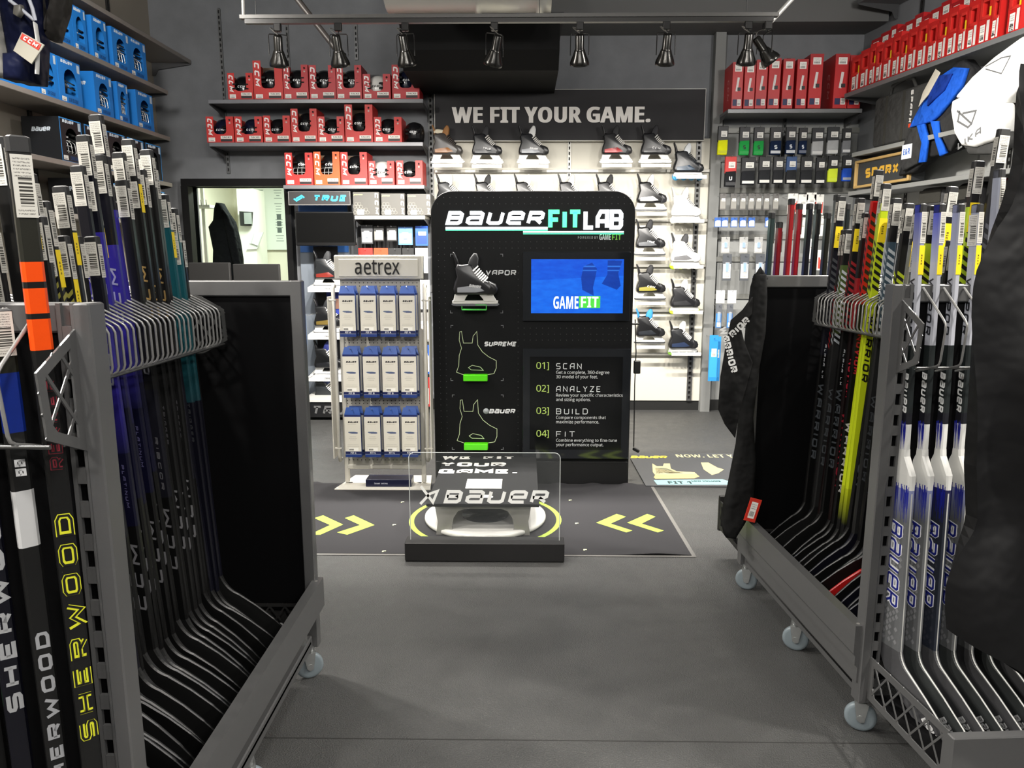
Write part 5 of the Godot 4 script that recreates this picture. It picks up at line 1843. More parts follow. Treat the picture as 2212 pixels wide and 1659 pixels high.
func build_skate_wall() -> void:
	skate_meshes()
	var z := WALL + 0.05
	var a := pz(936, 300, z)
	var b := pz(1519, 866, z)
	var t := thing("skate_display_board", "pale cream wall panel behind the rows of skates", "panel")
	var st := S()
	box(st, Vector3((a.x + b.x) / 2, (a.y + b.y) / 2, WALL + 0.02), Vector3(b.x - a.x, a.y - b.y, 0.03))
	obj("panel_board", st, mat("panel_cream", "cdc9bc", 0.6), t)
	var rails := [[1, 366], [2, 473], [3, 571], [4, 668], [5, 762]]
	for r in rails:
		st = S()
		var y := pz(1230, r[1] + 3, z + 0.03).y
		bbox(st, Vector3((a.x + b.x) / 2, y, WALL + 0.055), Vector3(b.x - a.x - 0.02, 0.03, 0.03), 0.003)
		obj("display_rail", st, hexmat("a5a39c", 0.4, 0.4), t)
	upright(pz(1229, 400, z).x, b.y, a.y - 0.0, WALL + 0.035, "slotted grey upright in the middle of the skate panel", "8f8e89")
	upright(pz(1507, 400, z).x, b.y, a.y, WALL + 0.035, "slotted grey upright at the pilaster side of the skate panel", "5a5a59", 0.05)
	upright(pz(929, 250, z).x, 1.2, pz(929, 145, z).y, WALL, "slotted dark upright between helmet shelves and skate panel", "4f4f4e", 0.045)
	# banner
	var zb := WALL + 0.12
	var s0 := pz(939, 305, zb)
	var s1 := pz(1526, 191, zb)
	var mid := (s0 + s1) / 2
	t = thing("wall_banner", "long black banner with white capitals above the skates", "sign", "", at(mid))
	var w := s1.x - s0.x
	var h := s1.y - s0.y
	st = S()
	box(st, Vector3(0, 0, -0.03), Vector3(w, h, 0.05))
	obj("banner_frame", st, hexmat("cfcdc6", 0.5), t)
	st = S()
	var grid := []
	for i in 13:
		var row := []
		for j in 49:
			var fx := j / 48.0
			var fy := i / 12.0
			var wave := 0.004 * sin(fx * 40.0 + fy * 9.0) * pow(sin(fx * PI), 2.0) * fy
			row.append(Vector3((fx - 0.5) * (w - 0.014), (0.5 - fy) * (h - 0.014), 0.006 + wave * 0.4))
		grid.append(row)
	sheet(st, grid, -0.006)
	obj("banner_cloth", st, mat("banner_black", "232224", 0.75), t)
	var l0 := pz(978, 266, zb)
	var l1 := pz(1404, 231, zb)
	put("lettering", print_mesh("WE FIT YOUR GAME.", l1.x - l0.x, l1.y - l0.y, true, 0.004), mat("banner_white", "e6e2dc", 0.6), t, at((l0 + l1) / 2 - mid + Vector3(-0.006, 0, 0.014)))
	put("lettering", print_mesh("WE FIT YOUR GAME.", l1.x - l0.x, l1.y - l0.y, true, 0.004), mat("banner_white", "e6e2dc", 0.6), t, at((l0 + l1) / 2 - mid + Vector3(0.006, 0, 0.0142)))
	# the skates
	var zs := WALL + 0.2
	var list := [
		[967, 352, "brown leather skate with a fleece cuff", {"boot": "3a3634", "toe": "3a3735", "quarter": "8a5a2c", "tongue": "8f6234", "lace": "4a4542", "cuff": "d8cfb8", "guard": "8f6234", "holder": "e2e0da"}, 1],
		[1052, 353, "black skate with white laces", {"boot": "17181b", "quarter": "23262b", "toe": "1c1c1e", "name": "TRUE", "tongue": "2a2b2e"}, 1],
		[1152, 353, "black skate fading to silver at the heel", {"boot": "1b1c1f", "quarter": "8c8f94", "toe": "1b1b1d", "name": "BaUeR", "tongue": "d8d8d6"}, 1],
		[1331, 352, "black skate with a red and white heel", {"boot": "19191b", "quarter": "b11f23", "toe": "2a292b", "name": "CCM", "ink": "2a0a0c", "tongue": "1d1d1f", "guard": "1d1d1f"}, 1],
		[1415, 352, "black skate with large white letters", {"boot": "151518", "quarter": "202023", "toe": "252528", "name": "CCM", "tongue": "202024"}, 1],
		[975, 456, "black skate with a blue heel", {"boot": "17181b", "quarter": "1d4fa0", "tongue": "dcdad6"}, 2],
		[1056, 456, "plain black skate", {"tongue": "1d1d1f", "quarter": "1c1d20", "name": "CCM"}, 2],
		[1142, 456, "black skate with a tall white tongue", {"tongue": "e0ded9"}, 2],
		[1236, 456, "black skate with a grey and white tongue", {"tongue": "bdbbb6", "guard": "3a3b3d"}, 2],
		[1318, 456, "black skate with black tongue and guard", {"tongue": "1b1b1d", "quarter": "26262a"}, 2],
		[1406, 456, "black skate with a white quarter panel", {"quarter": "d9d8d3", "toe": "26262a", "tongue": "cfcdc8"}, 2],
		[1403, 552, "black skate with silver heel stripes", {"quarter": "5d5f62", "name": "TRUE", "tongue": "202022"}, 3],
		[1404, 648, "black skate with small yellow heel marks", {"quarter": "8d8538", "name": "CCM", "tongue": "232325"}, 4],
		[1403, 742, "black skate with a blue collar", {"quarter": "24272c", "tongue": "2f86c8", "guard": "2f86c8"}, 5],
	]
	for q in list:
		var p := pz(q[0], q[1], zs)
		skate(at(p, rng.randf_range(-0.08, 0.08)), "ice_skate", "%s on the %s rail of the skate panel" % [q[2], ["top", "second", "third", "fourth", "lowest"][q[4] - 1]], "skates on the wall panel", q[3])
		bracket(p, q[2] + " on its rail", q[4])
	var inl := [
		[1485, 390, "black inline skate with bright blue wheels", {"boot": "16181c", "quarter": "1d3a52", "lace": "3c4046", "tongue": "cfd3d6", "wheels": "3fa2dc", "toe": "191b1f"}, 1],
		[1480, 484, "white inline skate with pale wheels", {"boot": "e2e1de", "quarter": "b9b9b9", "toe": "d8d7d3", "guard": "dedcd8", "tongue": "d9d8d5", "wheels": "dcd8c8"}, 2],
		[1479, 582, "white marbled inline skate with lime and clear wheels", {"boot": "d9d8d4", "quarter": "6a6a6c", "toe": "e2e1dd", "guard": "3a3a3c", "tongue": "3a3a3c", "wheels": "a8d81e,a8d81e,d9d6c8,d9d6c8"}, 3],
		[1478, 679, "black inline skate with lime wheels", {"boot": "18181b", "quarter": "2b2b2d", "wheels": "c4dc3a", "tongue": "dcdad5"}, 4],
		[1474, 768, "black inline skate with dark green rimmed wheels", {"boot": "16171a", "quarter": "24304a", "wheels": "6f9a3c,20211f", "tongue": "d2d0cb"}, 5],
	]
	for q in inl:
		var p := pz(q[0], q[1], zs)
		skate(at(p), "inline_skate", q[2] + " on the skate panel", "inline skates on the wall panel", q[3])
		bracket(p + Vector3(0.02, 0.055, 0.03), q[2] + " frame", q[4])

func bracket(p: Vector3, what: String, row: int) -> void:
	var t := thing("skate_holder", "clear holder under the " + what, "holder", "price strips under the skates", at(p))
	put("price_strip", boxmesh(0.285, 0.032, 0.004), mat("strip_white", "e4e2db", 0.4), t, at(Vector3(0.0, -0.03, 0.05)))
	put("print", print_mesh("SIZE   FIT PROFILE   PRICE", 0.13, 0.008), hexmat("77756f", 0.6), t, at(Vector3(0.03, -0.028, 0.0526)))
	var st := S()
	box(st, Vector3(0, -0.006, -0.06), Vector3(0.2, 0.01, 0.22))
	for k in [-0.06, 0.06]:
		box(st, Vector3(k, -0.002, 0.045), Vector3(0.003, 0.03, 0.004))
	obj("clear_arm", st, pane("clear_plastic", "b9bcbc", 0.04, 0.05), t)

# ---------- helmets and their boxes ----------
func helmet_meshes() -> void:
	var st := S()
	var rings := []
	for q in [[0.0, 0.155], [0.035, 0.152], [0.065, 0.140], [0.088, 0.115], [0.097, 0.08], [0.099, 0.05], [0.096, 0.02], [0.092, 0.0]]:
		var r := PackedVector3Array()
		for k in 24:
			var t := -TAU * k / 24
			var ridge := 1.0 + 0.03 * cos(t * 6.0)
			var drop: float = 0.0 if q[1] > 0.05 else (-0.035 * maxf(0.0, -sin(t)) * (1.0 - q[1] / 0.05))
			r.append(Vector3(cos(t) * q[0] * 0.92 * ridge, q[1] - drop * -1.0, sin(t) * q[0] * 1.12))
		rings.append(r)
	loft(st, rings)
	meshes.helmet = mesh_of(st)
	st = S()
	for k in [-0.05, 0.05]:
		for j in 2:
			box(st, Vector3(k, 0.125 - 0.03 * j, 0.075 + 0.018 * j), Vector3(0.03, 0.009, 0.03), Transform3D(Basis(Vector3.RIGHT, 0.5), Vector3.ZERO))
	meshes.helmet_vent = mesh_of(st)
	st = S()
	for k in 5:
		var x := -0.07 + 0.035 * k
		tube(st, [Vector3(x * 0.8, 0.04, 0.1), Vector3(x, 0.01, 0.128), Vector3(x, -0.05, 0.135), Vector3(x * 0.7, -0.09, 0.11)], 0.003, 5)
	for j in 4:
		var y := 0.025 - 0.035 * j
		tube(st, [Vector3(-0.09, y, 0.06), Vector3(-0.065, y, 0.115), Vector3(0, y, 0.138), Vector3(0.065, y, 0.115), Vector3(0.09, y, 0.06)], 0.003, 5)
	meshes.cage = mesh_of(st)

func helmet(xf: Transform3D, label: String, hex: String, caged := false, ink := "d9d9d9") -> void:
	var t := thing("hockey_helmet", label, "helmet", "helmets on the shelves", xf)
	put("shell", meshes.helmet, hexmat(hex, 0.2), t)
	put("vents", meshes.helmet_vent, hexmat("0b0b0c", 0.5), t).set_meta("kind", "stuff")
	put("lettering", sport("CCM", 0.06, 0.017, 0.3, 0.2), hexmat(ink, 0.4), t, Transform3D(Basis(Vector3.RIGHT, -0.12), Vector3(0.0, 0.055, 0.114)))
	if caged:
		put("wire_cage", meshes.cage, hexmat("d4d4d2", 0.3, 0.4), t)

func helmet_box(p: Vector3, w: float, h: float, hex: String, label: String) -> Node3D:
	# red carton with a U-shaped window; p = middle of the front foot
	var d := 0.27
	var t := thing("helmet_box", label, "box", "red helmet boxes", at(p))
	var m := hexmat(hex, 0.5)
	var st := S()
	var wl := -w / 2 + w * 0.27
	var wr := -w / 2 + w * 0.73
	var wb := minf(h * 0.32, 0.095)
	var r := 0.03
	var front := [Vector2(-w / 2, 0), Vector2(w / 2, 0), Vector2(w / 2, h), Vector2(wr, h), Vector2(wr, wb + r), Vector2(wr - r * 0.3, wb + r * 0.3), Vector2(wr - r, wb), Vector2(wl + r, wb), Vector2(wl + r * 0.3, wb + r * 0.3), Vector2(wl, wb + r), Vector2(wl, h), Vector2(-w / 2, h)]
	prism(st, front, -0.003, 0.0)
	obj("front_panel", st, m, t)
	for s in [-1, 1]:
		put("side_panel", boxmesh(0.003, h, d), m, t, at(Vector3(s * (w / 2 - 0.0015), h / 2, -d / 2 - 0.003)))
	put("back_panel", boxmesh(w - 0.006, h, 0.003), hexmat("7d6b58", 0.8), t, at(Vector3(0, h / 2, -d)))
	put("bottom_panel", boxmesh(w - 0.006, 0.003, d - 0.006), m, t, at(Vector3(0, 0.0015, -d / 2)))
	var ch := minf(h * 0.62, 0.2)
	put("lettering", sport("CCM", ch, w * 0.17, 0.27, 0.3), hexmat("efe9e6", 0.5), t, frame(Vector3(-w / 2 + w * 0.135, h - ch / 2 - 0.02, 0.001), Vector3.DOWN, Vector3.RIGHT))
	put("barcode_sticker", card(w * 0.24, 0.035), tag_m, t, at(Vector3(-w * 0.32, 0.026, 0.001)))
	put("size_sticker", card(w * 0.42, 0.028), hexmat("e9e5dd", 0.5), t, at(Vector3(w * 0.22, 0.045, 0.001)))
	put("size_band", card(w * 0.42, 0.022), hexmat("1c1a1b", 0.5), t, at(Vector3(w * 0.22, 0.019, 0.001)))
	put("size_print", print_mesh("TACKS", w * 0.32, 0.014, true, 0.0, 0.15), hexmat("3a3634", 0.5), t, at(Vector3(w * 0.22, 0.046, 0.0016)))
	for k in 2:
		st = S()
		lathe(st, [[0.0, 0.0], [0.009, 0.0], [0.009, 0.0008], [0.0, 0.0008]], 12, Transform3D(Basis(Vector3.RIGHT, PI / 2), Vector3(w * 0.365, h - 0.03 - 0.028 * k, 0.0006)))
		obj("round_print", st, hexmat("2a1214" if k == 0 else "d9b9b2", 0.5), t)
	return t

func build_helmet_shelves() -> void:
	helmet_meshes()
	var z := -7.13
	var rows := [
		[450, 914, 215, "upper grey shelf of red helmet boxes on the back wall", [[493, 549, 158, "k", 0], [549, 613, 131, "k", 0], [613, 668, 140, "k", 0], [669, 727, 141, "k", 0], [727, 783, 141, "k", 0], [784, 845, 160, "w", 0], [847, 907, 140, "n", 0]]],
		[452, 914, 308, "middle grey shelf of red helmet boxes on the back wall", [[447, 507, 252, "n", 0], [508, 569, 252, "n", 0], [570, 629, 250, "k", 0], [630, 687, 235, "k", 0], [687, 745, 252, "k", 0], [746, 807, 226, "k", 0], [808, 869, 253, "k", 0]]],
		[612, 917, 400, "lower grey shelf of red helmet boxes above the monitor", [[617, 678, 330, "kc", 0], [679, 736, 328, "kc", 1], [737, 795, 329, "k", 0], [796, 853, 348, "w", 0], [856, 914, 347, "k", 0]]],
	]
	var rn := ["upper", "middle", "lower"]
	for ri in 3:
		var r: Array = rows[ri]
		shelf(pz(r[0], r[2], z + 0.01), pz(r[1], r[2], z + 0.01), 0.37, r[3])
		var y := pz(r[0], r[2], z).y
		var bs: Array = r[4]
		for i in bs.size():
			var q: Array = bs[i]
			var x0 := pz(q[0], r[2], z).x
			var x1 := pz(q[1], r[2], z).x
			var h := pz(q[0], q[2], z).y - y
			var hex := "c42b26" if q[4] == 0 else "dd5a1c"
			if ri == 0 and i > 1:
				hex = "b5262c"
			var p := Vector3((x0 + x1) / 2, y + 0.001, z)
			helmet_box(p, x1 - x0 - 0.006, h, hex, "%s helmet box, %s from the doorway side on the %s shelf" % ["orange" if q[4] else "red", ORD[i], rn[ri]])
			var kind: String = q[3]
			var hhex: String = {"k": "131315", "n": "12162a", "w": "dcdad5", "kc": "131315"}[kind]
			helmet(at(p + Vector3(rng.randf_range(-0.01, 0.01), (0.13 if kind == "kc" else maxf(0.055, minf(h - 0.19, 0.11))), -0.175 if kind == "kc" else -0.15), rng.randf_range(-0.2, 0.2)).scaled_local(Vector3.ONE * 1.12), "%s helmet inside the %s box of the %s shelf" % [{"k": "black", "n": "navy", "w": "white", "kc": "black caged"}[kind], ORD[i], rn[ri]], hhex, kind == "kc", "2a2a2a" if kind == "w" else "dcdcdc")
	helmet(at(pz(893, 307, z) + Vector3(0, 0.035, -0.1)), "loose black helmet beside the boxes on the middle shelf", "121214")
	# slotted uprights
	for u in [[468, 20, 375], [622, 40, 330], [770, 40, 130]]:
		var x := pz(u[0] + (10 if u[1] == 20 else 0), 100, WALL).x
		upright(x, pz(u[0], u[2], WALL).y, pz(u[0], u[1], WALL).y, WALL, "slotted grey upright on the back wall, %s from the doorway" % {468: "first", 622: "second", 770: "third"}[u[0]], "6a6b6b")

# ---------- blue boxes on the left wall ----------
func blue_box(p: Vector3, w: float, h: float, label: String, dark: bool, caged: bool) -> void:
	# faces +x (the aisle); p = middle of the front foot
	var d := 0.26
	var t := thing("mask_box", label, "box", "blue boxes on the left wall", at(p, PI / 2))
	var m := hexmat("16181c" if dark else "1a74c4", 0.45)
	var st := S()
	var pts := [Vector2(-w / 2, 0), Vector2(w / 2, 0), Vector2(w / 2, h), Vector2(-w / 2, h)]
	# front as a frame round the arch
	var ax := w * 0.28
	var a0 := h * 0.22
	var a1 := h * 0.55
	var arch := []
	for k in 9:
		var an := PI - PI * k / 8
		arch.append(Vector2(cos(an) * ax + w * 0.02, a1 + sin(an) * h * 0.25))
	var left: Array = [Vector2(-w / 2, 0), Vector2(0, 0), Vector2(0, a0), Vector2(-ax + w * 0.02, a0)] + arch.slice(0, 5) + [Vector2(arch[4].x, h), Vector2(-w / 2, h)]
	var right: Array = [Vector2(0, 0), Vector2(w / 2, 0), Vector2(w / 2, h), Vector2(arch[4].x, h)] + arch.slice(4, 9) + [Vector2(ax + w * 0.02, a0), Vector2(0, a0)]
	prism(st, left, -0.003, 0.0)
	prism(st, right, -0.003, 0.0)
	obj("front_panel", st, m, t)
	for s in [-1, 1]:
		put("side_panel", boxmesh(0.003, h, d), m, t, at(Vector3(s * (w / 2 - 0.0015), h / 2, -d / 2 - 0.003)))
	put("top_panel", boxmesh(w - 0.006, 0.003, d), m, t, at(Vector3(0, h - 0.0015, -d / 2 - 0.003)))
	put("bottom_panel", boxmesh(w - 0.006, 0.003, d), m, t, at(Vector3(0, 0.0015, -d / 2 - 0.003)))
	put("back_panel", boxmesh(w - 0.006, h - 0.006, 0.003), hexmat("5c4a38", 0.8), t, at(Vector3(0, h / 2, -d)))
	put("lettering", sport("BaUeR", w * 0.5, 0.022, 0.28, 0.25), hexmat("e4ecf4", 0.5), t, at(Vector3(-w * 0.1, h * 0.93, 0.001)))
	put("lettering", sport("BaUeR", d * 0.5, 0.03, 0.26, 0.25), hexmat("dfe8f0", 0.5), t, Transform3D(Basis(Vector3.UP, -PI / 2), Vector3(-w / 2 - 0.001, h * 0.72, -d / 2)))
	put("lettering", print_mesh("DREAM", w * 0.4, 0.026, true, 0.0, 0.1), hexmat("123a6c", 0.5), t, at(Vector3(w * 0.08, h * 0.11, 0.001)))
	put("barcode_sticker", card(w * 0.2, 0.03), tag_m, t, at(Vector3(-w * 0.33, 0.03, 0.0015)))
	put("hook_print", card(w * 0.12, 0.055), hexmat("b9c6d2", 0.5), t, at(Vector3(w * 0.4, h * 0.87, 0.001)))
	if dark:
		st = S()
		strip2(st, [Vector2(-w / 2 + 0.004, h - 0.004), Vector2(-w / 2 + 0.004, 0.004), Vector2(w / 2 - 0.004, 0.004), Vector2(w / 2 - 0.004, h - 0.004), Vector2(-w / 2 + 0.004, h - 0.004)], 0.008, at(Vector3(0, 0, 0.001)))
		obj("blue_trim", st, hexmat("2f86cc", 0.5), t)
	var inside := at(p, PI / 2) * at(Vector3(w * 0.02, h * 0.28 if not caged else h * 0.42, -0.15), rng.randf_range(-0.2, 0.2))
	helmet(inside, ("caged black helmet" if caged else "black helmet") + " inside the " + label, "131416", caged)

func build_left_wall() -> void:
	var xs := -3.2
	var shelves := [[3.41, -7.48, -4.2, "top bare grey shelf on the left wall"], [3.02, -6.95, -4.2, "grey left wall shelf holding the upper blue boxes"], [2.615, -6.93, -4.0, "grey left wall shelf holding the lower blue boxes"], [2.21, -6.9, -3.8, "grey left wall shelf holding black and blue boxes"], [1.85, -6.9, -3.8, "grey left wall shelf behind the stick tops"]]
	for s in shelves:
		shelf(Vector3(xs, s[0], s[2]), Vector3(xs, s[0], s[1]), 0.37, s[3], "8c8680", PI / 2)
	for k in 3:
		var zz: float = [-6.75, -5.55, -4.3][k]
		var t := thing("wall_standard", "dark slotted standard on the left wall, %s from the corner" % ORD[k], "upright", "slotted wall uprights", Transform3D(Basis(Vector3.UP, PI / 2), Vector3(-3.574, 1.2, zz)))
		var st := S()
		box(st, Vector3(-0.014, 1.3, 0.008), Vector3(0.008, 2.6, 0.016))
		box(st, Vector3(0.014, 1.3, 0.008), Vector3(0.008, 2.6, 0.016))
		for j in 52:
			box(st, Vector3(0, 0.02 + j * 0.05, 0.008), Vector3(0.02, 0.024, 0.014))
		obj("channel", st, hexmat("2c2b2a", 0.5, 0.4), t)
	var up := [[119, 162], [161, 192], [203, 236], [246, 284], [282, 320]]
	var lo := [[86, 130], [130, 181], [208, 248], [243, 282], [298, 335]]
	for r in 2:
		var list: Array = [up, lo][r]
		var y: float = [3.02, 2.615][r]
		for i in 5:
			var q: Array = list[i]
			var v0: float = 83.5 + 0.474 * (q[0] - 119) if r == 0 else 200 + 0.354 * (q[0] - 86)
			var v1: float = 83.5 + 0.474 * (q[1] - 119) if r == 0 else 200 + 0.354 * (q[1] - 86)
			var za := px(q[0], v0, xs - 0.02).z
			var zb := px(q[1], v1, xs - 0.02).z
			if i == 3 and r == 1:
				za -= 0.1
			blue_box(Vector3(xs - 0.02, y + 0.001, (za + zb) / 2), absf(zb - za) - 0.012, 0.305, "blue mask box, %s from the corner, %s left shelf" % [ORD[4 - i], ["upper", "lower"][r]], false, i >= 3 or (r == 1 and i == 2))
	for i in 5:
		blue_box(Vector3(xs - 0.02, 2.211, -6.65 + 0.3 * i), 0.26, 0.3, "black mask box, %s from the corner, third left shelf" % ORD[i], true, i % 2 == 0)
	for i in 4:
		blue_box(Vector3(xs - 0.02, 1.851, -6.65 + 0.32 * i), 0.28, 0.27, "black mask box, %s from the corner, lowest left shelf" % ORD[i], true, false)

# ---------- small goods ----------
func unproject(pix: Array, z: float, o: Vector3) -> PackedVector2Array:
	var r := PackedVector2Array()
	for q in pix:
		var p := pz(q[0], q[1], z) - o
		r.append(Vector2(p.x, p.y))
	return r

func cloth_mat(key: String, hex: String, rough := 0.85, bump := 1.0) -> StandardMaterial3D:
	if mats.has(key):
		return mats[key]
	var m := mat(key, hex, rough, 0.0, 0.18)
	m.normal_enabled = true
	if not mats.has("cloth_normal"):
		var nt := noise_tex(0.012, 512, [], FastNoiseLite.TYPE_SIMPLEX_SMOOTH, 3, 21)
		nt.as_normal_map = true
		nt.bump_strength = 14.0
		mats["cloth_normal"] = nt
	m.normal_texture = mats["cloth_normal"]
	m.normal_scale = bump
	m.uv1_triplanar = true
	m.uv1_world_triplanar = true
	m.uv1_scale = Vector3.ONE * 1.3
	return m

func hang_pack(u0: float, v0: float, u1: float, v1: float, z: float, called: String, label: String, group: String, back: String, face: String, extra := "") -> Node3D:
	# a carded product on a hook: card, hook hole tab, product or print, price sticker, hook
	var a := pz(u0, v1, z)
	var b := pz(u1, v0, z)
	var w := b.x - a.x
	var h := b.y - a.y
	var t := thing(called, label, "package", group, at(Vector3((a.x + b.x) / 2, a.y, z)))
	put("card", boxmesh(w, h, 0.012, 0.001), hexmat(back, 0.45), t, at(Vector3(0, h / 2, 0)))
	put("face_print", card(w * 0.86, h * 0.55), hexmat(face, 0.4), t, at(Vector3(0, h * 0.36, 0.007)))
	put("price_sticker", card(w * 0.6, h * 0.18), tag_m, t, at(Vector3(w * 0.05, h * (0.62 if extra == "" else 0.2), 0.0078)))
	if extra == "blister":
		put("blister", boxmesh(w * 0.5, h * 0.4, 0.03, 0.006), pane("blister_clear", "e4e8ea", 0.3, 0.1), t, at(Vector3(0, h * 0.5, 0.018)))
		put("product", boxmesh(w * 0.3, h * 0.32, 0.018, 0.005), hexmat("2f86cc" if face != "1d1d1f" else "3a3a3c", 0.4), t, at(Vector3(0, h * 0.5, 0.014)))
	var st := S()
	tube(st, [Vector3(0, h * 0.93, -absf(WALL - z) + 0.01), Vector3(0, h * 0.93, 0.03), Vector3(0, h * 0.93 + 0.012, 0.038)], 0.0025, 6)
	obj("hook", st, mat("chrome", "c9c9c9", 0.2, 0.9), t)
	return t

func sock_pack(u0: float, v0: float, u1: float, v1: float, z: float, label: String, top: String, sock: String, cuff: String, name_: String) -> void:
	var a := pz(u0, v1, z)
	var b := pz(u1, v0, z)
	var w := b.x - a.x
	var h := b.y - a.y
	var t := thing("sock_pack", label, "socks", "carded socks on the back wall", at(Vector3((a.x + b.x) / 2, a.y, z)))
	put("header_card", boxmesh(w * 0.95, h * 0.55, 0.03, 0.003), hexmat(top, 0.5), t, at(Vector3(0, h * 0.72, 0)))
	var st := S()
	puff(st, PackedVector2Array([Vector2(-w * 0.46, 0.004), Vector2(w * 0.4, 0.0), Vector2(w * 0.46, h * 0.2), Vector2(w * 0.44, h * 0.52), Vector2(-w * 0.44, h * 0.5)]), 0.022, 0.008)
	obj("sock", st, cloth_mat("sock_" + sock, sock, 0.9, 0.4), t)
	put("cuff_print", card(w * 0.8, h * 0.1), hexmat(cuff, 0.7), t, at(Vector3(0, h * 0.1, 0.0226)))
	put("price_sticker", card(w * 0.55, h * 0.2), tag_m, t, at(Vector3(w * 0.08, h * 0.72, 0.0162)))
	if name_ != "":
		put("emblem_print", sport(name_, w * 0.25, h * 0.14, 0.22), hexmat("16181a" if top == "16171a" and sock == "2a9c4a" else "dfe2e4", 0.6), t, at(Vector3(0, h * 0.28, 0.0228)))
	st = S()
	tube(st, [Vector3(0, h * 0.97, -absf(WALL - z) + 0.01), Vector3(0, h * 0.97, 0.04), Vector3(0, h * 0.97 + 0.014, 0.05)], 0.0025, 6)
	obj("hook", st, mat("chrome", "c9c9c9", 0.2, 0.9), t)

func skate_carton(xf: Transform3D, w: float, h: float, d: float, label: String, group: String, hex := "b81f22") -> void:
	var t := thing("skate_box", label, "box", group, xf)
	put("carton", boxmesh(w, h, d, 0.002), hexmat(hex, 0.45), t, at(Vector3(0, h / 2, -d / 2)))
	put("lid_edge", boxmesh(w + 0.003, 0.05, 0.002), hexmat("a51b1f", 0.45), t, at(Vector3(0, h - 0.026, 0.0)))
	put("barcode_sticker", card(w * 0.62, 0.06), tag_m, t, at(Vector3(w * 0.02, h * 0.87, 0.0016)))
	put("stick_print", card(w * 0.2, h * 0.3), hexmat("d9d4d0", 0.5), t, Transform3D(Basis(Vector3.BACK, -0.12), Vector3(0, h * 0.52, 0.0014)))
	put("mark_print", card(w * 0.3, h * 0.07), hexmat("1d1a1c", 0.5), t, at(Vector3(w * 0.15, h * 0.42, 0.0016)))
	put("navy_label", card(w * 0.38, 0.055), hexmat("15204e", 0.5), t, at(Vector3(-w * 0.2, h * 0.13, 0.0016)))
	put("white_label", card(w * 0.34, 0.055), tag_m, t, at(Vector3(w * 0.2, h * 0.13, 0.0016)))
	put("lettering", sport("CCM", h * 0.45, 0.05, 0.24, 0.25), hexmat("d98f8c", 0.5), t, Transform3D(Basis(Vector3.UP, -PI / 2) * Basis(Vector3.BACK, -PI / 2), Vector3(-w / 2 - 0.001, h * 0.45, -d * 0.4)))

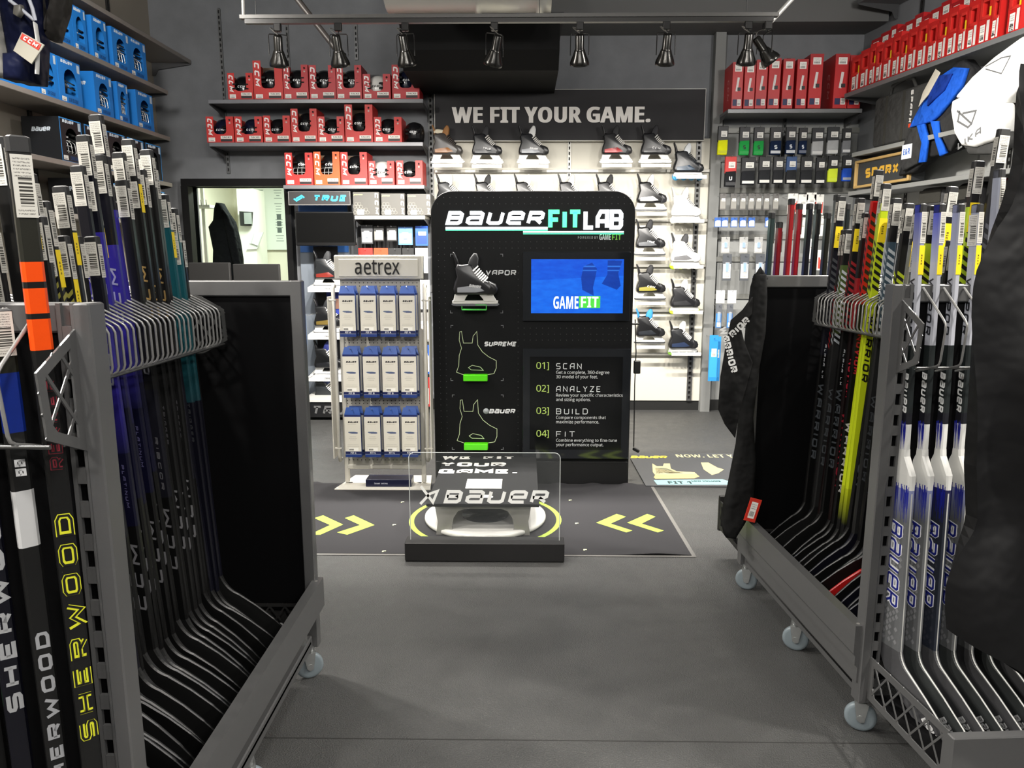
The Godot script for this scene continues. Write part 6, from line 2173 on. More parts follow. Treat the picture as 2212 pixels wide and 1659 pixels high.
func build_true_tower() -> void:
	var z := WALL + 0.04
	var a := pz(642, 404, z)
	var b := pz(768, 905, z)
	var t := thing("skate_tower", "blue and grey skate tower with white steps beside the doorway", "display stand")
	var st := S()
	box(st, Vector3((a.x + b.x) / 2, (a.y + 0.1) / 2, WALL + 0.025), Vector3(b.x - a.x, a.y - 0.1, 0.04))
	obj("back_panel", st, hexmat("7a828c", 0.5), t)
	st = S()
	box(st, Vector3((a.x + b.x) / 2, (a.y + pz(700, 545, z).y) / 2, WALL + 0.048), Vector3(b.x - a.x - 0.01, a.y - pz(700, 545, z).y, 0.006))
	obj("blue_panel", st, mat("tower_blue", "3f74c0", 0.4), t)
	var c0 := pz(673, 532, -7.35)
	var c1 := pz(740, 905, -7.35)
	put("dark_column", boxmesh(c1.x - c0.x, c0.y - 0.12, 0.03), hexmat("17181c", 0.4), t, at(Vector3((c0.x + c1.x) / 2, (c0.y + 0.12) / 2, WALL + 0.08)))
	put("poster", card(0.2, 0.22), hexmat("2c3a8c", 0.4), t, at(pz(728, 655, -7.4) + Vector3(0, 0, 0.01)))
	put("poster_figure", card(0.09, 0.1), hexmat("b98a78", 0.5), t, at(pz(732, 656, -7.4) + Vector3(0, 0, 0.012)))
	upright(pz(643, 700, WALL).x, 0.2, a.y - 0.05, WALL + 0.0, "slotted upright at the doorway side of the skate tower", "8b8d8f", 0.035)
	var zt := WALL + 0.3
	var steps := [620, 722, 812, 884]
	for k in 4:
		var p := pz(706, steps[k], zt)
		st = S()
		prism(st, [Vector2(0.0, 0.0), Vector2(-0.24, 0.03), Vector2(-0.24, -0.02), Vector2(0.0, -0.045)], -0.17, 0.17, Transform3D(Basis(Vector3.BACK, Vector3.UP, Vector3.LEFT), p + Vector3(0, 0, 0.06)))
		obj("step", st, hexmat("dcdcda", 0.4), t)
		put("lettering", print_mesh("TRUE", 0.05, 0.013, true), hexmat("3a3a3a", 0.5), t, at(p + Vector3(0.02, -0.014, 0.062)))
		put("lettering", print_mesh("CATALYST", 0.09, 0.009), hexmat("6a6a6a", 0.5), t, at(p + Vector3(0.02, -0.031, 0.062)))
		var o: Dictionary = [{"boot": "222426", "quarter": "7a2a22", "tongue": "3b3c3e"}, {"boot": "17181a", "quarter": "6b5a2c", "tongue": "26282c"}, {"boot": "141517", "quarter": "1e1f22", "toe": "17181a", "tongue": "202a6c"}, {"boot": "2a2d30", "quarter": "6a6f74", "tongue": "243058"}][k]
		o.holder = "e2e1dd"
		skate(at(p + Vector3(0.02, 0.004, -0.03)), "tower_skate", "%s on the %s step of the blue tower" % [["black skate with red heel marks", "black skate with bronze heel", "glossy black skate", "silver and black skate"][k], ["top", "second", "third", "lowest"][k]], "skates on the tower", o)
	st = S()
	var f0 := pz(650, 912, -6.95)
	box(st, Vector3(pz(712, 900, -6.95).x, 0.105, -7.15), Vector3(0.5, 0.15, 0.42))
	obj("base_box", st, hexmat("1b1b1c", 0.4), t)
	st = S()
	box(st, Vector3(pz(712, 900, -6.95).x, 0.19, -7.15), Vector3(0.52, 0.02, 0.44))
	obj("base_top", st, hexmat("cfcfcb", 0.4), t)
	put("lettering", sport("TRUE", 0.42, 0.085, 0.24, 0.3), hexmat("7c7c7c", 0.4, 0.3), t, at(Vector3(pz(722, 898, -6.95).x, 0.1, -6.938)))
	# lit name board
	var zb := -7.2
	a = pz(626, 443, zb)
	b = pz(757, 414, zb)
	t = thing("name_board", "dark sign board with pale blue lettering above the monitor", "sign", "", at((a + b) / 2))
	put("board", boxmesh(b.x - a.x, b.y - a.y, 0.05, 0.004), hexmat("2c2a2b", 0.5), t)
	st = S()
	var W := b.x - a.x
	var H := b.y - a.y
	strip2(st, [Vector2(-W / 2, -H / 2), Vector2(W / 2, -H / 2), Vector2(W / 2, H / 2), Vector2(-W / 2, H / 2), Vector2(-W / 2, -H / 2)], 0.006, at(Vector3(0, 0, 0.026)))
	obj("edge", st, hexmat("8d8c8a", 0.4), t)
	put("sign_letters", sport("TRUE", W * 0.54, H * 0.48, 0.3, 0.3), glow("sign_blue", "3ac0f0", 0.35), t, at(Vector3(W * 0.17, 0.0, 0.0265)))
	st = S()
	for k in [-1, 1]:
		stroke(st, PackedVector2Array([Vector2(-0.05 * k, -0.004 * k), Vector2(-0.025 * k, -0.024 * k), Vector2(0.03 * k, 0.006 * k)]), 0.014, 0.0, 0.0)
	obj("sign_emblem", st, glow("sign_blue", "3ac0f0", 0.35), t, at(Vector3(-W * 0.33, 0, 0.0265)))
	# monitor
	a = pz(641, 531, -7.15)
	b = pz(768, 457, -7.15)
	t = thing("wall_monitor", "black switched-off monitor on an arm under the blue lettering", "monitor", "", at((a + b) / 2))
	put("casing", boxmesh(b.x - a.x, b.y - a.y, 0.045, 0.006), hexmat("0c0c0d", 0.3), t)
	put("dark_panel", card(b.x - a.x - 0.03, b.y - a.y - 0.045), mat("dead_panel", "08090a", 0.12), t, at(Vector3(0, 0.008, 0.0235)))
	put("mount_arm", boxmesh(0.12, 0.1, 0.24), hexmat("1a1b1d", 0.4), t, at(Vector3(0, 0, -0.13)))
	# charcoal cartons on the short shelf
	var z2 := -7.12
	var sh := shelf(pz(766, 466, z2), pz(918, 466, z2), 0.36, "short white shelf of charcoal cartons beside the monitor", "b9b8b2")
	var y := pz(800, 465, z2).y
	var cs := [[762, 820, 415], [823, 875, 418], [879, 931, 419]]
	for k in 3:
		var x0 := pz(cs[k][0], 440, z2).x
		var x1 := pz(cs[k][1], 440, z2).x
		var h := pz(800, cs[k][2], z2).y - y
		t = thing("charcoal_carton", "charcoal carton with white letters, %s from the monitor on the short shelf" % ORD[k], "box", "charcoal cartons", at(Vector3((x0 + x1) / 2, y + 0.001, z2)))
		var w := x1 - x0 - 0.006
		put("carton", boxmesh(w, h, 0.3, 0.002), hexmat("55534e", 0.5), t, at(Vector3(0, h / 2, -0.15)))
		put("lettering", sport("CCM", h * 0.9, w * 0.13, 0.3, 0.25), hexmat("e6e4de", 0.5), t, frame(Vector3(w * 0.4, h / 2, 0.001), Vector3.DOWN, Vector3.RIGHT))
		put("lettering", print_mesh("JETSPEED", w * 0.34, 0.014, true, 0.0, 0.2), hexmat("cfcf8c", 0.5), t, at(Vector3(-w * 0.3, h * 0.88, 0.001)))
		put("white_label", card(w * 0.26, h * 0.22), tag_m, t, at(Vector3(-w * 0.22, h * 0.14, 0.0015)))
		st = S()
		for i in 5:
			for j in 4:
				if i + j > 4:
					continue
				var cx := -w * 0.44 + i * 0.03 + (0.015 if j % 2 else 0.0)
				var cy := h * 0.12 + j * 0.026
				var hexa := []
				for e in 7:
					hexa.append(Vector2(cx + 0.016 * sin(TAU * e / 6), cy + 0.016 * cos(TAU * e / 6)))
				strip2(st, hexa, 0.0022, at(Vector3(0, 0, 0.001)))
		obj("hexagon_print", st, hexmat("8f8c82", 0.5), t).set_meta("kind", "stuff")
	st = S()
	var d0 := pz(772, 472, WALL + 0.02)
	var d1 := pz(925, 640, WALL + 0.02)
	box(st, Vector3((d0.x + d1.x) / 2, (d0.y + 0.1) / 2, WALL + 0.012), Vector3(d1.x - d0.x, d0.y - 0.1, 0.02))
	t = thing("pegboard_panel", "dark peg panel behind the carded accessories", "panel")
	obj("board", st, hexmat("2a2a2b", 0.6), t)
	var zp := -7.3
	hang_pack(781, 486, 805, 527, zp, "accessory_pack", "grey clamshell pack under the short carton shelf", "carded accessories", "3a3b3e", "b9bbbd", "blister")
	hang_pack(808, 488, 829, 521, zp, "accessory_pack", "black and tan card, second from the tower, under the carton shelf", "carded accessories", "19191a", "b5a88c")
	hang_pack(836, 488, 857, 521, zp, "accessory_pack", "black and white card, third from the tower, under the carton shelf", "carded accessories", "19191a", "c9c6ba")
	hang_pack(861, 490, 891, 529, zp, "accessory_pack", "clear and pale blue pack with a white disc", "carded accessories", "5a86c8", "8db4e4", "blister")
	hang_pack(898, 488, 924, 531, zp, "accessory_pack", "bright blue card with a red picture", "carded accessories", "1c56b8", "173fae")
	for k in 5:
		var u: float = [776, 809, 840, 868, 895][k]
		hang_pack(u, 536, u + 29, 590, zp, "accessory_pack", "%s pack, %s along the row hidden by the insole stand" % [["red", "orange", "black and white", "black", "white"][k], ORD[k]], "carded accessories", ["c22a22", "d24a22", "1d1d1e", "19191a", "dcdcda"][k], ["d8d4cc", "e0dcd4", "d0cec8", "9a9a98", "b9c8e4"][k])
	for k in 4:
		hang_pack(902, 605 + 70 * k, 928, 668 + 70 * k, zp, "accessory_pack", "%s pack between insole stand and kiosk, %s from the top" % [["white", "grey", "blue", "red"][k], ORD[k]], "carded accessories", ["d8d8d6", "8a8a88", "2456a8", "a82a2a"][k], "c9c6c0")
	for k in 3:
		var v: float = [680, 822, 878][k]
		hang_pack(646, v, 660, v + [64, 50, 60][k], -6.7, "blue_pack", "bright blue pack beside the left cart's far panel, %s from the top" % ORD[k], "blue packs at the tower", "1f6fc4", "2a82d8")

func build_back_right() -> void:
	var z := -7.12
	# slat wall and rails
	var t := thing("slat_panel", "grey slotted wall panel behind the carded socks", "panel")
	var st := S()
	var a := pz(1553, 270, WALL)
	var b := pz(1850, 880, WALL)
	box(st, Vector3((a.x + b.x) / 2, (a.y + 0.11) / 2, WALL + 0.008), Vector3(b.x - a.x, a.y - 0.11, 0.012))
	obj("board", st, hexmat("8d8e8c", 0.6), t)
	for v in [283, 345, 412, 460, 512, 560, 640, 700]:
		st = S()
		bbox(st, Vector3((a.x + b.x) / 2, pz(1700, v, WALL).y, WALL + 0.026), Vector3(b.x - a.x - 0.02, 0.05, 0.02), 0.003)
		obj("cross_rail", st, hexmat("8a8a85", 0.5, 0.2), t)
	upright(pz(1556, 300, WALL).x, 0.3, 3.75, WALL + 0.0, "slotted dark upright at the pilaster side of the sock wall", "3f403f", 0.045)
	upright(pz(1693, 250, WALL).x, 2.3, 3.4, WALL + 0.035, "slotted dark upright in the middle of the sock wall", "3a3b3b", 0.03)
	shelf(pz(1572, 236, z), pz(1862, 236, z), 0.37, "grey shelf of tall red skate boxes above the socks", "6e6f70")
	var y := pz(1600, 235, z).y
	var bs := [[1579, 1603, 134], [1605, 1629, 136], [1630, 1655, 129], [1657, 1683, 126], [1687, 1712, 127], [1717, 1741, 128], [1744, 1773, 117], [1798, 1829, 117], [1830, 1858, 120]]
	for k in bs.size():
		var x0 := pz(bs[k][0], 230, z).x
		var x1 := pz(bs[k][1], 230, z).x
		skate_carton(at(Vector3((x0 + x1) / 2, y + 0.001, z)), x1 - x0 - 0.004, pz(1600, bs[k][2], z).y - y, 0.32, "tall red skate box, %s from the pilaster above the socks" % ORD[k], "red skate boxes above the socks")
	# socks
	var zs := -7.2
	var r1 := [[1548, 1574, 272, 335, "16171a", "d6d81e", "b9bb1a", "", "lime yellow sock pack"], [1594, 1621, 274, 336, "16171a", "2a9c4a", "2a9c4a", "S", "green sock pack"], [1625, 1652, 275, 336, "16171a", "2a9c4a", "2a9c4a", "S", "green sock pack"], [1660, 1690, 275, 335, "16171a", "1b2740", "c9ccd0", "S", "navy sock pack"], [1694, 1721, 274, 334, "16171a", "1b2740", "c9ccd0", "S", "navy sock pack"], [1722, 1745, 276, 334, "16171a", "1b2740", "6a7080", "S", "navy sock pack"], [1750, 1781, 276, 336, "26272a", "a9aaab", "d0d0ce", "", "grey sock pack"], [1783, 1814, 274, 334, "26272a", "a5a6a7", "d0d0ce", "", "grey sock pack"], [1816, 1840, 277, 332, "1b1b1c", "76777a", "c9c9c9", "", "charcoal sock pack"]]
	var r2 := [[1563, 1592, 338, 404, "c22a26", "232426", "3a3b3d", "U", "red carded sock pack"], [1598, 1633, 340, 400, "1d1e20", "26272a", "d9d8d2", "", "black sock pack"], [1636, 1666, 338, 398, "202124", "2a2b2d", "d9d8d2", "", "black sock pack"], [1667, 1694, 338, 398, "202124", "2a2b2d", "d9d8d2", "", "black sock pack"], [1695, 1722, 338, 398, "2c4a78", "2a2b2d", "d9d8d2", "", "black sock pack"], [1726, 1757, 338, 398, "1d1e20", "2a2b2d", "d9d8d2", "", "black sock pack"], [1759, 1784, 340, 398, "1d1e20", "2a2b2d", "d9d8d2", "", "black sock pack"], [1785, 1812, 336, 394, "1a1b1d", "c6d63a", "c6d63a", "", "lime and black sock pack"], [1816, 1842, 336, 392, "1a1b1d", "2a52b8", "9a9ea4", "", "blue and black sock pack"]]
	for r in 2:
		var list: Array = [r1, r2][r]
		for k in list.size():
			var q: Array = list[k]
			sock_pack(q[0], q[2], q[1], q[3], zs, "%s, %s from the pilaster in the %s sock row" % [q[8], ORD[k], ["upper", "lower"][r]], q[4], q[5], q[6], q[7])
	for k in 7:
		var u: float = [1554, 1577, 1597, 1615, 1631, 1648, 1668][k]
		hang_pack(u, 418, u + 15, 454, zs, "accessory_pack", "small grey pack, %s from the pilaster below the socks" % ORD[k], "small packs below the socks", "5c5a58", "8c8a84")
	for k in 6:
		var u: float = [1543, 1558, 1578, 1597, 1616, 1652][k]
		hang_pack(u, 470, u + 15, 491, zs, "accessory_pack", "small blue-headed pack, %s from the pilaster, second accessory row" % ORD[k], "small packs below the socks", "2a5aa8", "cfd4d6")
	for k in 3:
		var u: float = [1557, 1596, 1628][k]
		hang_pack(u, 512, u + 20, 547, zs, "accessory_pack", "clear laced pack, %s from the pilaster, third accessory row" % ORD[k], "small packs below the socks", "9a9a98", "b9b8b4", "blister")
	for k in 3:
		var u: float = [1559, 1597, 1630][k]
		hang_pack(u, 549, u + 22, 606, zs, "accessory_pack", "tall blue blister pack, %s from the pilaster" % ORD[k], "small packs below the socks", "4a4d52", "d8d8d4", "blister")
	for k in 2:
		var u: float = [1546, 1571][k]
		hang_pack(u, 627, u + 20, 655, zs, "accessory_pack", "small white boxed pack, %s from the pilaster" % ORD[k], "small packs below the socks", "d2d4d4", "a9c4d8")
	for k in 2:
		hang_pack(1544 + 24 * k, 657, 1560 + 24 * k, 712, zs, "accessory_pack", "narrow blue blister pack under the white boxed packs, %s from the pilaster" % ORD[k], "small packs below the socks", "5a5d62", "2f78c4", "blister")
	for k in 2:
		hang_pack(1529 + 5 * k, 724 + 3 * k, 1552 + 6 * k, 823, -7.1 - 0.08 * k, "guard_pack", "tall bright blue pack with a black blade guard, %s on its hook" % ["front", "behind"][k], "blue guard packs", "2a86cc", "3a9ade")
	for k in 8:
		var u: float = [1700, 1722, 1740, 1756, 1762, 1742, 1764, 1720][k]
		var v: float = [418, 420, 416, 420, 466, 516, 540, 470][k]
		hang_pack(u, v, u + 24, v + 44, zs, "white_pack", "white carded pack, %s among the white packs behind the red sticks" % ORD[k], "white packs behind the sticks", "dddcd6", "c94a40" if k % 3 == 0 else "e8e6e0")

# ---------- right wall ----------
const RW := 0.1567    # turn of the right wall

func rw(z: float, y: float, off: float) -> Transform3D:   # a place off metres in front of the right wall, facing the room
	var n := Vector3(-cos(RW), 0, sin(RW))
	return Transform3D(Basis(Vector3.UP, RW - PI / 2), Vector3(3.22 + 0.158 * (z + 7.5), y, z) + n * off)

func rw_hit(u: float, v: float, off: float) -> Vector3:
	var n := Vector3(-cos(RW), 0, sin(RW))
	var p0 := Vector3(3.22, 0, -7.5) + n * off
	var d := ray(u, v)
	return EYE + d * ((p0 - EYE).dot(n) / d.dot(n))

func rw_outline(pix: Array, off: float, o: Transform3D) -> PackedVector2Array:
	var inv := o.affine_inverse()
	var r := PackedVector2Array()
	for q in pix:
		var p := inv * rw_hit(q[0], q[1], off)
		r.append(Vector2(p.x, p.y))
	return r

func build_right_wall() -> void:
	var y := 2.99
	var turn := RW - PI / 2
	shelf(rw(-7.1, y, 0.40).origin, rw(-4.3, y, 0.40).origin, 0.38, "long grey right wall shelf of red skate boxes", "7b7c7d", turn)
	shelf(rw(-6.95, 2.46, 0.38).origin, rw(-5.55, 2.46, 0.38).origin, 0.36, "pale grey right wall shelf under the black bag", "9a9b98", turn)
	shelf(rw(-6.9, 2.12, 0.42).origin, rw(-4.2, 2.12, 0.42).origin, 0.4, "grey right wall shelf under the wooden sign", "8a8b89", turn)
	shelf(rw(-7.0, 3.75, 0.40).origin, rw(-3.6, 3.75, 0.40).origin, 0.38, "topmost grey right wall shelf", "6a6b6c", turn)
	for k in 3:
		var zz: float = [-6.7, -5.6, -4.5][k]
		var t := thing("wall_standard", "dark slotted standard on the right wall, %s from the corner" % ORD[k], "upright", "slotted wall uprights", rw(zz, 1.2, 0.0))
		var st := S()
		box(st, Vector3(-0.014, 1.35, 0.008), Vector3(0.008, 2.7, 0.016))
		box(st, Vector3(0.014, 1.35, 0.008), Vector3(0.008, 2.7, 0.016))
		for j in 54:
			box(st, Vector3(0, 0.02 + j * 0.05, 0.008), Vector3(0.02, 0.024, 0.014))
		obj("channel", st, hexmat("2c2b2a", 0.5, 0.4), t)
	var lp := thing("pale_wall_lining", "pale grey lining sheet on the right wall behind the hanging bags", "panel", "", rw(-5.6, 2.42, 0.006))
	put("sheet", boxmesh(3.2, 1.05, 0.01), hexmat("a3a4a1", 0.6), lp)
	put("joint_strip", boxmesh(0.02, 1.05, 0.014), hexmat("7f807e", 0.6), lp, at(Vector3(-0.3, 0, 0)))
	# red boxes: a front row with cut-out windows, a taller row behind
	var us := [1827, 1847, 1868, 1883, 1899, 1920, 1939, 1955, 1977, 2000, 2023, 2045, 2069, 2090, 2116, 2146, 2183, 2215]
	for k in us.size() - 1:
		var ua: float = us[k]
		var ub: float = us[k + 1]
		if k == 15:
			ub = 2166
		var za := py(ua, 207 - 0.34 * (ua - 1822), y).z
		var zb := py(ub, 207 - 0.34 * (ub - 1822), y).z
		var w := (zb - za) / cos(RW) - 0.006
		var xf := rw((za + zb) / 2, y + 0.001, 0.375)
		var h := 0.30 + 0.02 * ((k * 7) % 3)
		var t := thing("skate_box", "red skate box with a cut-out front, %s from the corner on the long right shelf" % ORD[k], "box", "red skate boxes on the long right shelf", xf)
		var red := hexmat("c2221f", 0.42)
		var hy := h * 0.68
		put("carton", boxmesh(w, h, 0.12, 0.002), red, t, at(Vector3(0, h / 2, -0.11)))
		put("front_foot", boxmesh(w, hy - 0.045, 0.05), red, t, at(Vector3(0, (hy - 0.045) / 2, -0.025)))
		put("front_head", boxmesh(w, h - hy - 0.045, 0.05), red, t, at(Vector3(0, (h + hy + 0.045) / 2, -0.025)))
		for e in [-1, 1]:
			put("front_cheek", boxmesh(w * 0.22, 0.09, 0.05), red, t, at(Vector3(e * w * 0.39, hy, -0.025)))
		put("size_label", card(w * 0.4, 0.11), tag_m, t, at(Vector3(-w * 0.12, 0.075, 0.0014)))
		put("side_label", card(w * 0.22, 0.13), hexmat("e4e0da", 0.5), t, at(Vector3(w * 0.3, 0.085, 0.0014)))
		put("lettering", print_mesh(["5", "4", "4.5", "3.5", "6", "5.5", "7"][k % 7], 0, 0.03, true), hexmat("2a2626", 0.5), t, frame(Vector3(-w * 0.12, 0.04, 0.002), Vector3.DOWN, Vector3.RIGHT))
		var st := S()
		for e in [[Vector3(-w * 0.3, h * 0.68, 0.0), Vector3(0.02, 0.13, 0.006)], [Vector3(0, h * 0.68 + 0.055, 0.0), Vector3(w * 0.7, 0.02, 0.006)], [Vector3(0, h * 0.68 - 0.055, 0.0), Vector3(w * 0.7, 0.02, 0.006)]]:
			box(st, e[0], e[1])
		obj("cut_out_rim", st, hexmat("d0312a", 0.4), t)
		if k % 2 == 0:
			put("yellow_sticker", card(0.016, 0.06), hexmat("efc61e", 0.5), t, at(Vector3(w * 0.42, h * 0.6, 0.0042)))
		skate_carton(rw((za + zb) / 2, y + 0.001, 0.2), w, h + 0.15, 0.17, "tall red skate box, %s from the corner, rear row of the long right shelf" % ORD[k], "red skate boxes on the long right shelf", "b81d1f")
	# boxy black bag
	var b0 := rw_hit(1873, 306, 0.34)
	var b1 := rw_hit(1981, 288, 0.34)
	var mid := rw((b0.z + b1.z) / 2, 2.462, 0.34)
	var w := Vector2(b1.x - b0.x, b1.z - b0.z).length()
	var t := thing("gear_bag", "boxy black carrying bag with white side lettering on the right wall shelf", "bag", "", mid)
	var h := rw_hit(1975, 182, 0.34).y - 2.462
	var fabric := cloth_mat("bag_black", "40403f", 0.75, 0.5)
	var st := S()
	puff(st, rrect(w, h, 0.05, 5), 0.15, 0.03, at(Vector3(0, h / 2, -0.15)))
	obj("bag_body", st, fabric, t)
	for k in [-0.22, 0.12]:
		put("webbing_strap", boxmesh(0.03, h * 0.9, 0.004), cloth_mat("bag_strap", "3a3935", 0.9, 0.3), t, at(Vector3(w * k, h * 0.5, 0.001)))
	st = S()
	tube(st, [Vector3(-w * 0.3, h * 0.98, -0.06), Vector3(-w * 0.24, h + 0.06, -0.05), Vector3(0, h + 0.085, -0.05), Vector3(w * 0.16, h + 0.06, -0.05), Vector3(w * 0.2, h * 0.98, -0.06)], 0.014, 8)
	obj("handle", st, fabric, t)
	st = S()
	tube(st, [Vector3(-w * 0.42, h * 0.93, -0.03), Vector3(w * 0.4, h * 0.97, -0.03)], 0.005, 6)
	obj("zip", st, hexmat("101010", 0.4), t)
	put("lettering", sport("SPARX", h * 0.58, 0.03, 0.28, 0.2), hexmat("e6e4e0", 0.6), t, frame(Vector3(w * 0.27, h * 0.62, 0.003), Vector3.DOWN, Vector3.RIGHT))
	put("flame_print", card(0.03, 0.03), hexmat("d2431c", 0.6), t, at(Vector3(w * 0.27, h * 0.28, 0.003)))
	# blue and black bag hanging on the wall
	var o := rw(-5.3, 2.2, 0.3)
	t = thing("hanging_bag", "royal blue and black team bag hanging on the right wall", "bag", "", o)
	var parts := [["bag_back", [[2095, 128], [2112, 150], [2105, 200], [2085, 250], [2075, 290], [2080, 320], [2040, 336], [2018, 340], [1985, 372], [1952, 380], [1965, 330], [1985, 280], [2020, 215], [2055, 160], [2078, 132]], "2a2a2b", 0.05, 0.0], ["blue_front", [[2082, 146], [2110, 148], [2098, 188], [2072, 222], [2050, 248], [2035, 262], [2018, 268], [1986, 276], [2000, 246], [2022, 208], [2048, 168]], "1f52b4", 0.02, 0.07], ["pocket", [[2052, 165], [2084, 160], [2066, 196], [2046, 214], [2030, 230], [2034, 196]], "16307c", 0.012, 0.098], ["blue_leg", [[2032, 262], [2048, 262], [2052, 300], [2066, 330], [2052, 338], [2042, 306]], "1f56bc", 0.016, 0.075], ["blue_stripe", [[2004, 272], [2020, 268], [2028, 300], [2022, 350], [2008, 352], [2014, 310]], "1f56bc", 0.014, 0.085], ["black_leg", [[1984, 280], [2014, 270], [2016, 310], [2004, 352], [1972, 370], [1962, 350]], "343434", 0.02, 0.072], ["side_flap", [[2052, 262], [2080, 240], [2086, 300], [2076, 326], [2058, 300]], "303030", 0.018, 0.07]]
	for q in parts:
		st = S()
		puff(st, rw_outline(q[1], 0.3, o), q[3], 0.012, at(Vector3(0, 0, q[4])))
		obj(q[0], st, cloth_mat("team_" + q[2], q[2], 0.7, 0.9), t)
	put("badge", card(0.12, 0.11), hexmat("dfe6ee", 0.6), t, at(o.affine_inverse() * rw_hit(1982, 328, 0.3) + Vector3(0, 0, 0.094)))
	put("badge_print", print_mesh("E&R", 0.08, 0.045, true), hexmat("1c58b4", 0.6), t, at(o.affine_inverse() * rw_hit(1982, 328, 0.3) + Vector3(0, 0, 0.0948)))
	st = S()
	puff(st, rw_outline([[2052, 150], [2062, 158], [2036, 205], [2014, 232], [2024, 200]], 0.3, o), 0.004, 0.003, at(Vector3(0, 0, 0.115)))
	obj("hang_tag", st, hexmat("b8b2a4", 0.6), t)
	# white pads
	o = rw(-4.7, 2.3, 0.35)
	t = thing("goalie_pads", "bright white goalie pants with grey lettering hanging on the right wall", "pads", "", o)
	var gw := cloth_mat("pad_white", "e9e8e4", 0.6, 0.5)
	parts = [["upper_pad", [[2230, 80], [2170, 122], [2122, 165], [2092, 200], [2086, 212], [2130, 212], [2192, 222], [2212, 200], [2260, 150]], "", 0.07, 0.02], ["lower_pad", [[2084, 218], [2110, 206], [2150, 206], [2194, 224], [2196, 282], [2170, 304], [2130, 318], [2102, 314], [2088, 290], [2080, 240]], "", 0.06, 0.05]]
	for q in parts:
		st = S()
		puff(st, rw_outline(q[1], 0.35, o), q[3], 0.03, at(Vector3(0, 0, q[4])))
		obj(q[0], st, gw, t)
	st = S()
	puff(st, rw_outline([[2100, 316], [2170, 306], [2196, 284], [2200, 312], [2160, 334], [2110, 334]], 0.35, o), 0.04, 0.012, at(Vector3(0, 0, 0.03)))
	obj("dark_hem", st, cloth_mat("bag_black", "40403f", 0.75, 0.5), t)
	st = S()
	for line in [[[2098, 240], [2130, 268], [2140, 240], [2110, 246]], [[2104, 240], [2100, 262]], [[2130, 268], [2122, 276], [2098, 262]]]:
		strip2(st, Array(rw_outline(line, 0.35, o)), 0.014, at(Vector3(0, 0, 0.1115)))
	strip2(st, Array(rw_outline([[2155, 145], [2190, 126], [2210, 122], [2190, 160], [2155, 150]], 0.35, o)), 0.008, at(Vector3(0, 0, 0.0915)))
	obj("emblem_print", st, hexmat("5e5f5f", 0.5), t).set_meta("kind", "stuff")
	put("lettering", sport("LIKA", 0.22, 0.05, 0.24, 0.2), hexmat("6a6b6b", 0.5), t, Transform3D(Basis(Vector3.BACK, 0.35), o.affine_inverse() * rw_hit(2125, 300, 0.35) + Vector3(0, 0, 0.112)))
	# wooden framed sign
	var s0 := rw_hit(1840, 396, 0.3)
	var s1 := rw_hit(1962, 325, 0.3)
	var sx := rw((s0.z + s1.z) / 2, rw_hit(1962, 390, 0.3).y, 0.3)
	var sw := Vector2(s1.x - s0.x, s1.z - s0.z).length()
	var shh := s1.y - rw_hit(1962, 390, 0.3).y
	t = thing("framed_sign", "charcoal sign with yellow lettering in a pale wooden frame on the right shelf", "sign", "", sx)
	put("board", boxmesh(sw, shh, 0.12), hexmat("36383a", 0.6), t, at(Vector3(0, shh / 2, -0.07)))
	for e in [[Vector3(0, 0.01, 0), Vector3(sw, 0.022, 0.03)], [Vector3(0, shh - 0.01, 0), Vector3(sw, 0.022, 0.03)], [Vector3(-sw / 2 + 0.01, shh / 2, 0), Vector3(0.022, shh, 0.03)], [Vector3(sw / 2 - 0.01, shh / 2, 0), Vector3(0.022, shh, 0.03)]]:
		put("wooden_rail", boxmesh(e[1].x, e[1].y, e[1].z, 0.003), hexmat("b9985e", 0.55), t, at(e[0]))
	put("lettering", sport("SPARX", sw * 0.6, shh * 0.34, 0.28, 0.0), hexmat("d9a93a", 0.5), t, at(Vector3(-sw * 0.02, shh * 0.5, -0.0085)))
	st = S()
	for k in 6:
		var an := -0.9 + 0.36 * k
		prism(st, [Vector2(0, -0.008).rotated(an), Vector2(0.075, 0).rotated(an), Vector2(0, 0.008).rotated(an)], 0.0, 0.001)
	obj("flame_print", st, hexmat("d9a93a", 0.5), t, at(Vector3(sw * 0.33, shh * 0.5, -0.009)))
	# smaller goods half hidden by the sticks
	for k in 5:
		var zz: float = [-6.0, -5.6, -5.2, -4.85, -4.5][k]
		var q := thing("folded_gear", "%s gear pouch on the right wall below the hanging bags, %s from the corner" % [["grey", "black", "maroon", "black", "grey"][k], ORD[k]], "pouch", "gear pouches on the right wall", rw(zz, 1.75, 0.25))
		st = S()
		puff(st, rrect(0.28, 0.3, 0.06, 4), 0.06, 0.03, at(Vector3(0, 0.18, 0)))
		obj("pouch_body", st, cloth_mat("pouch_%d" % (k % 3), ["4a4a4a", "1d1d1e", "5a1c22"][k % 3], 0.7, 0.9), q)
		put("flap", boxmesh(0.24, 0.1, 0.012, 0.004), cloth_mat("bag_strap", "3a3935", 0.9, 0.3), q, at(Vector3(0, 0.26, 0.06)))

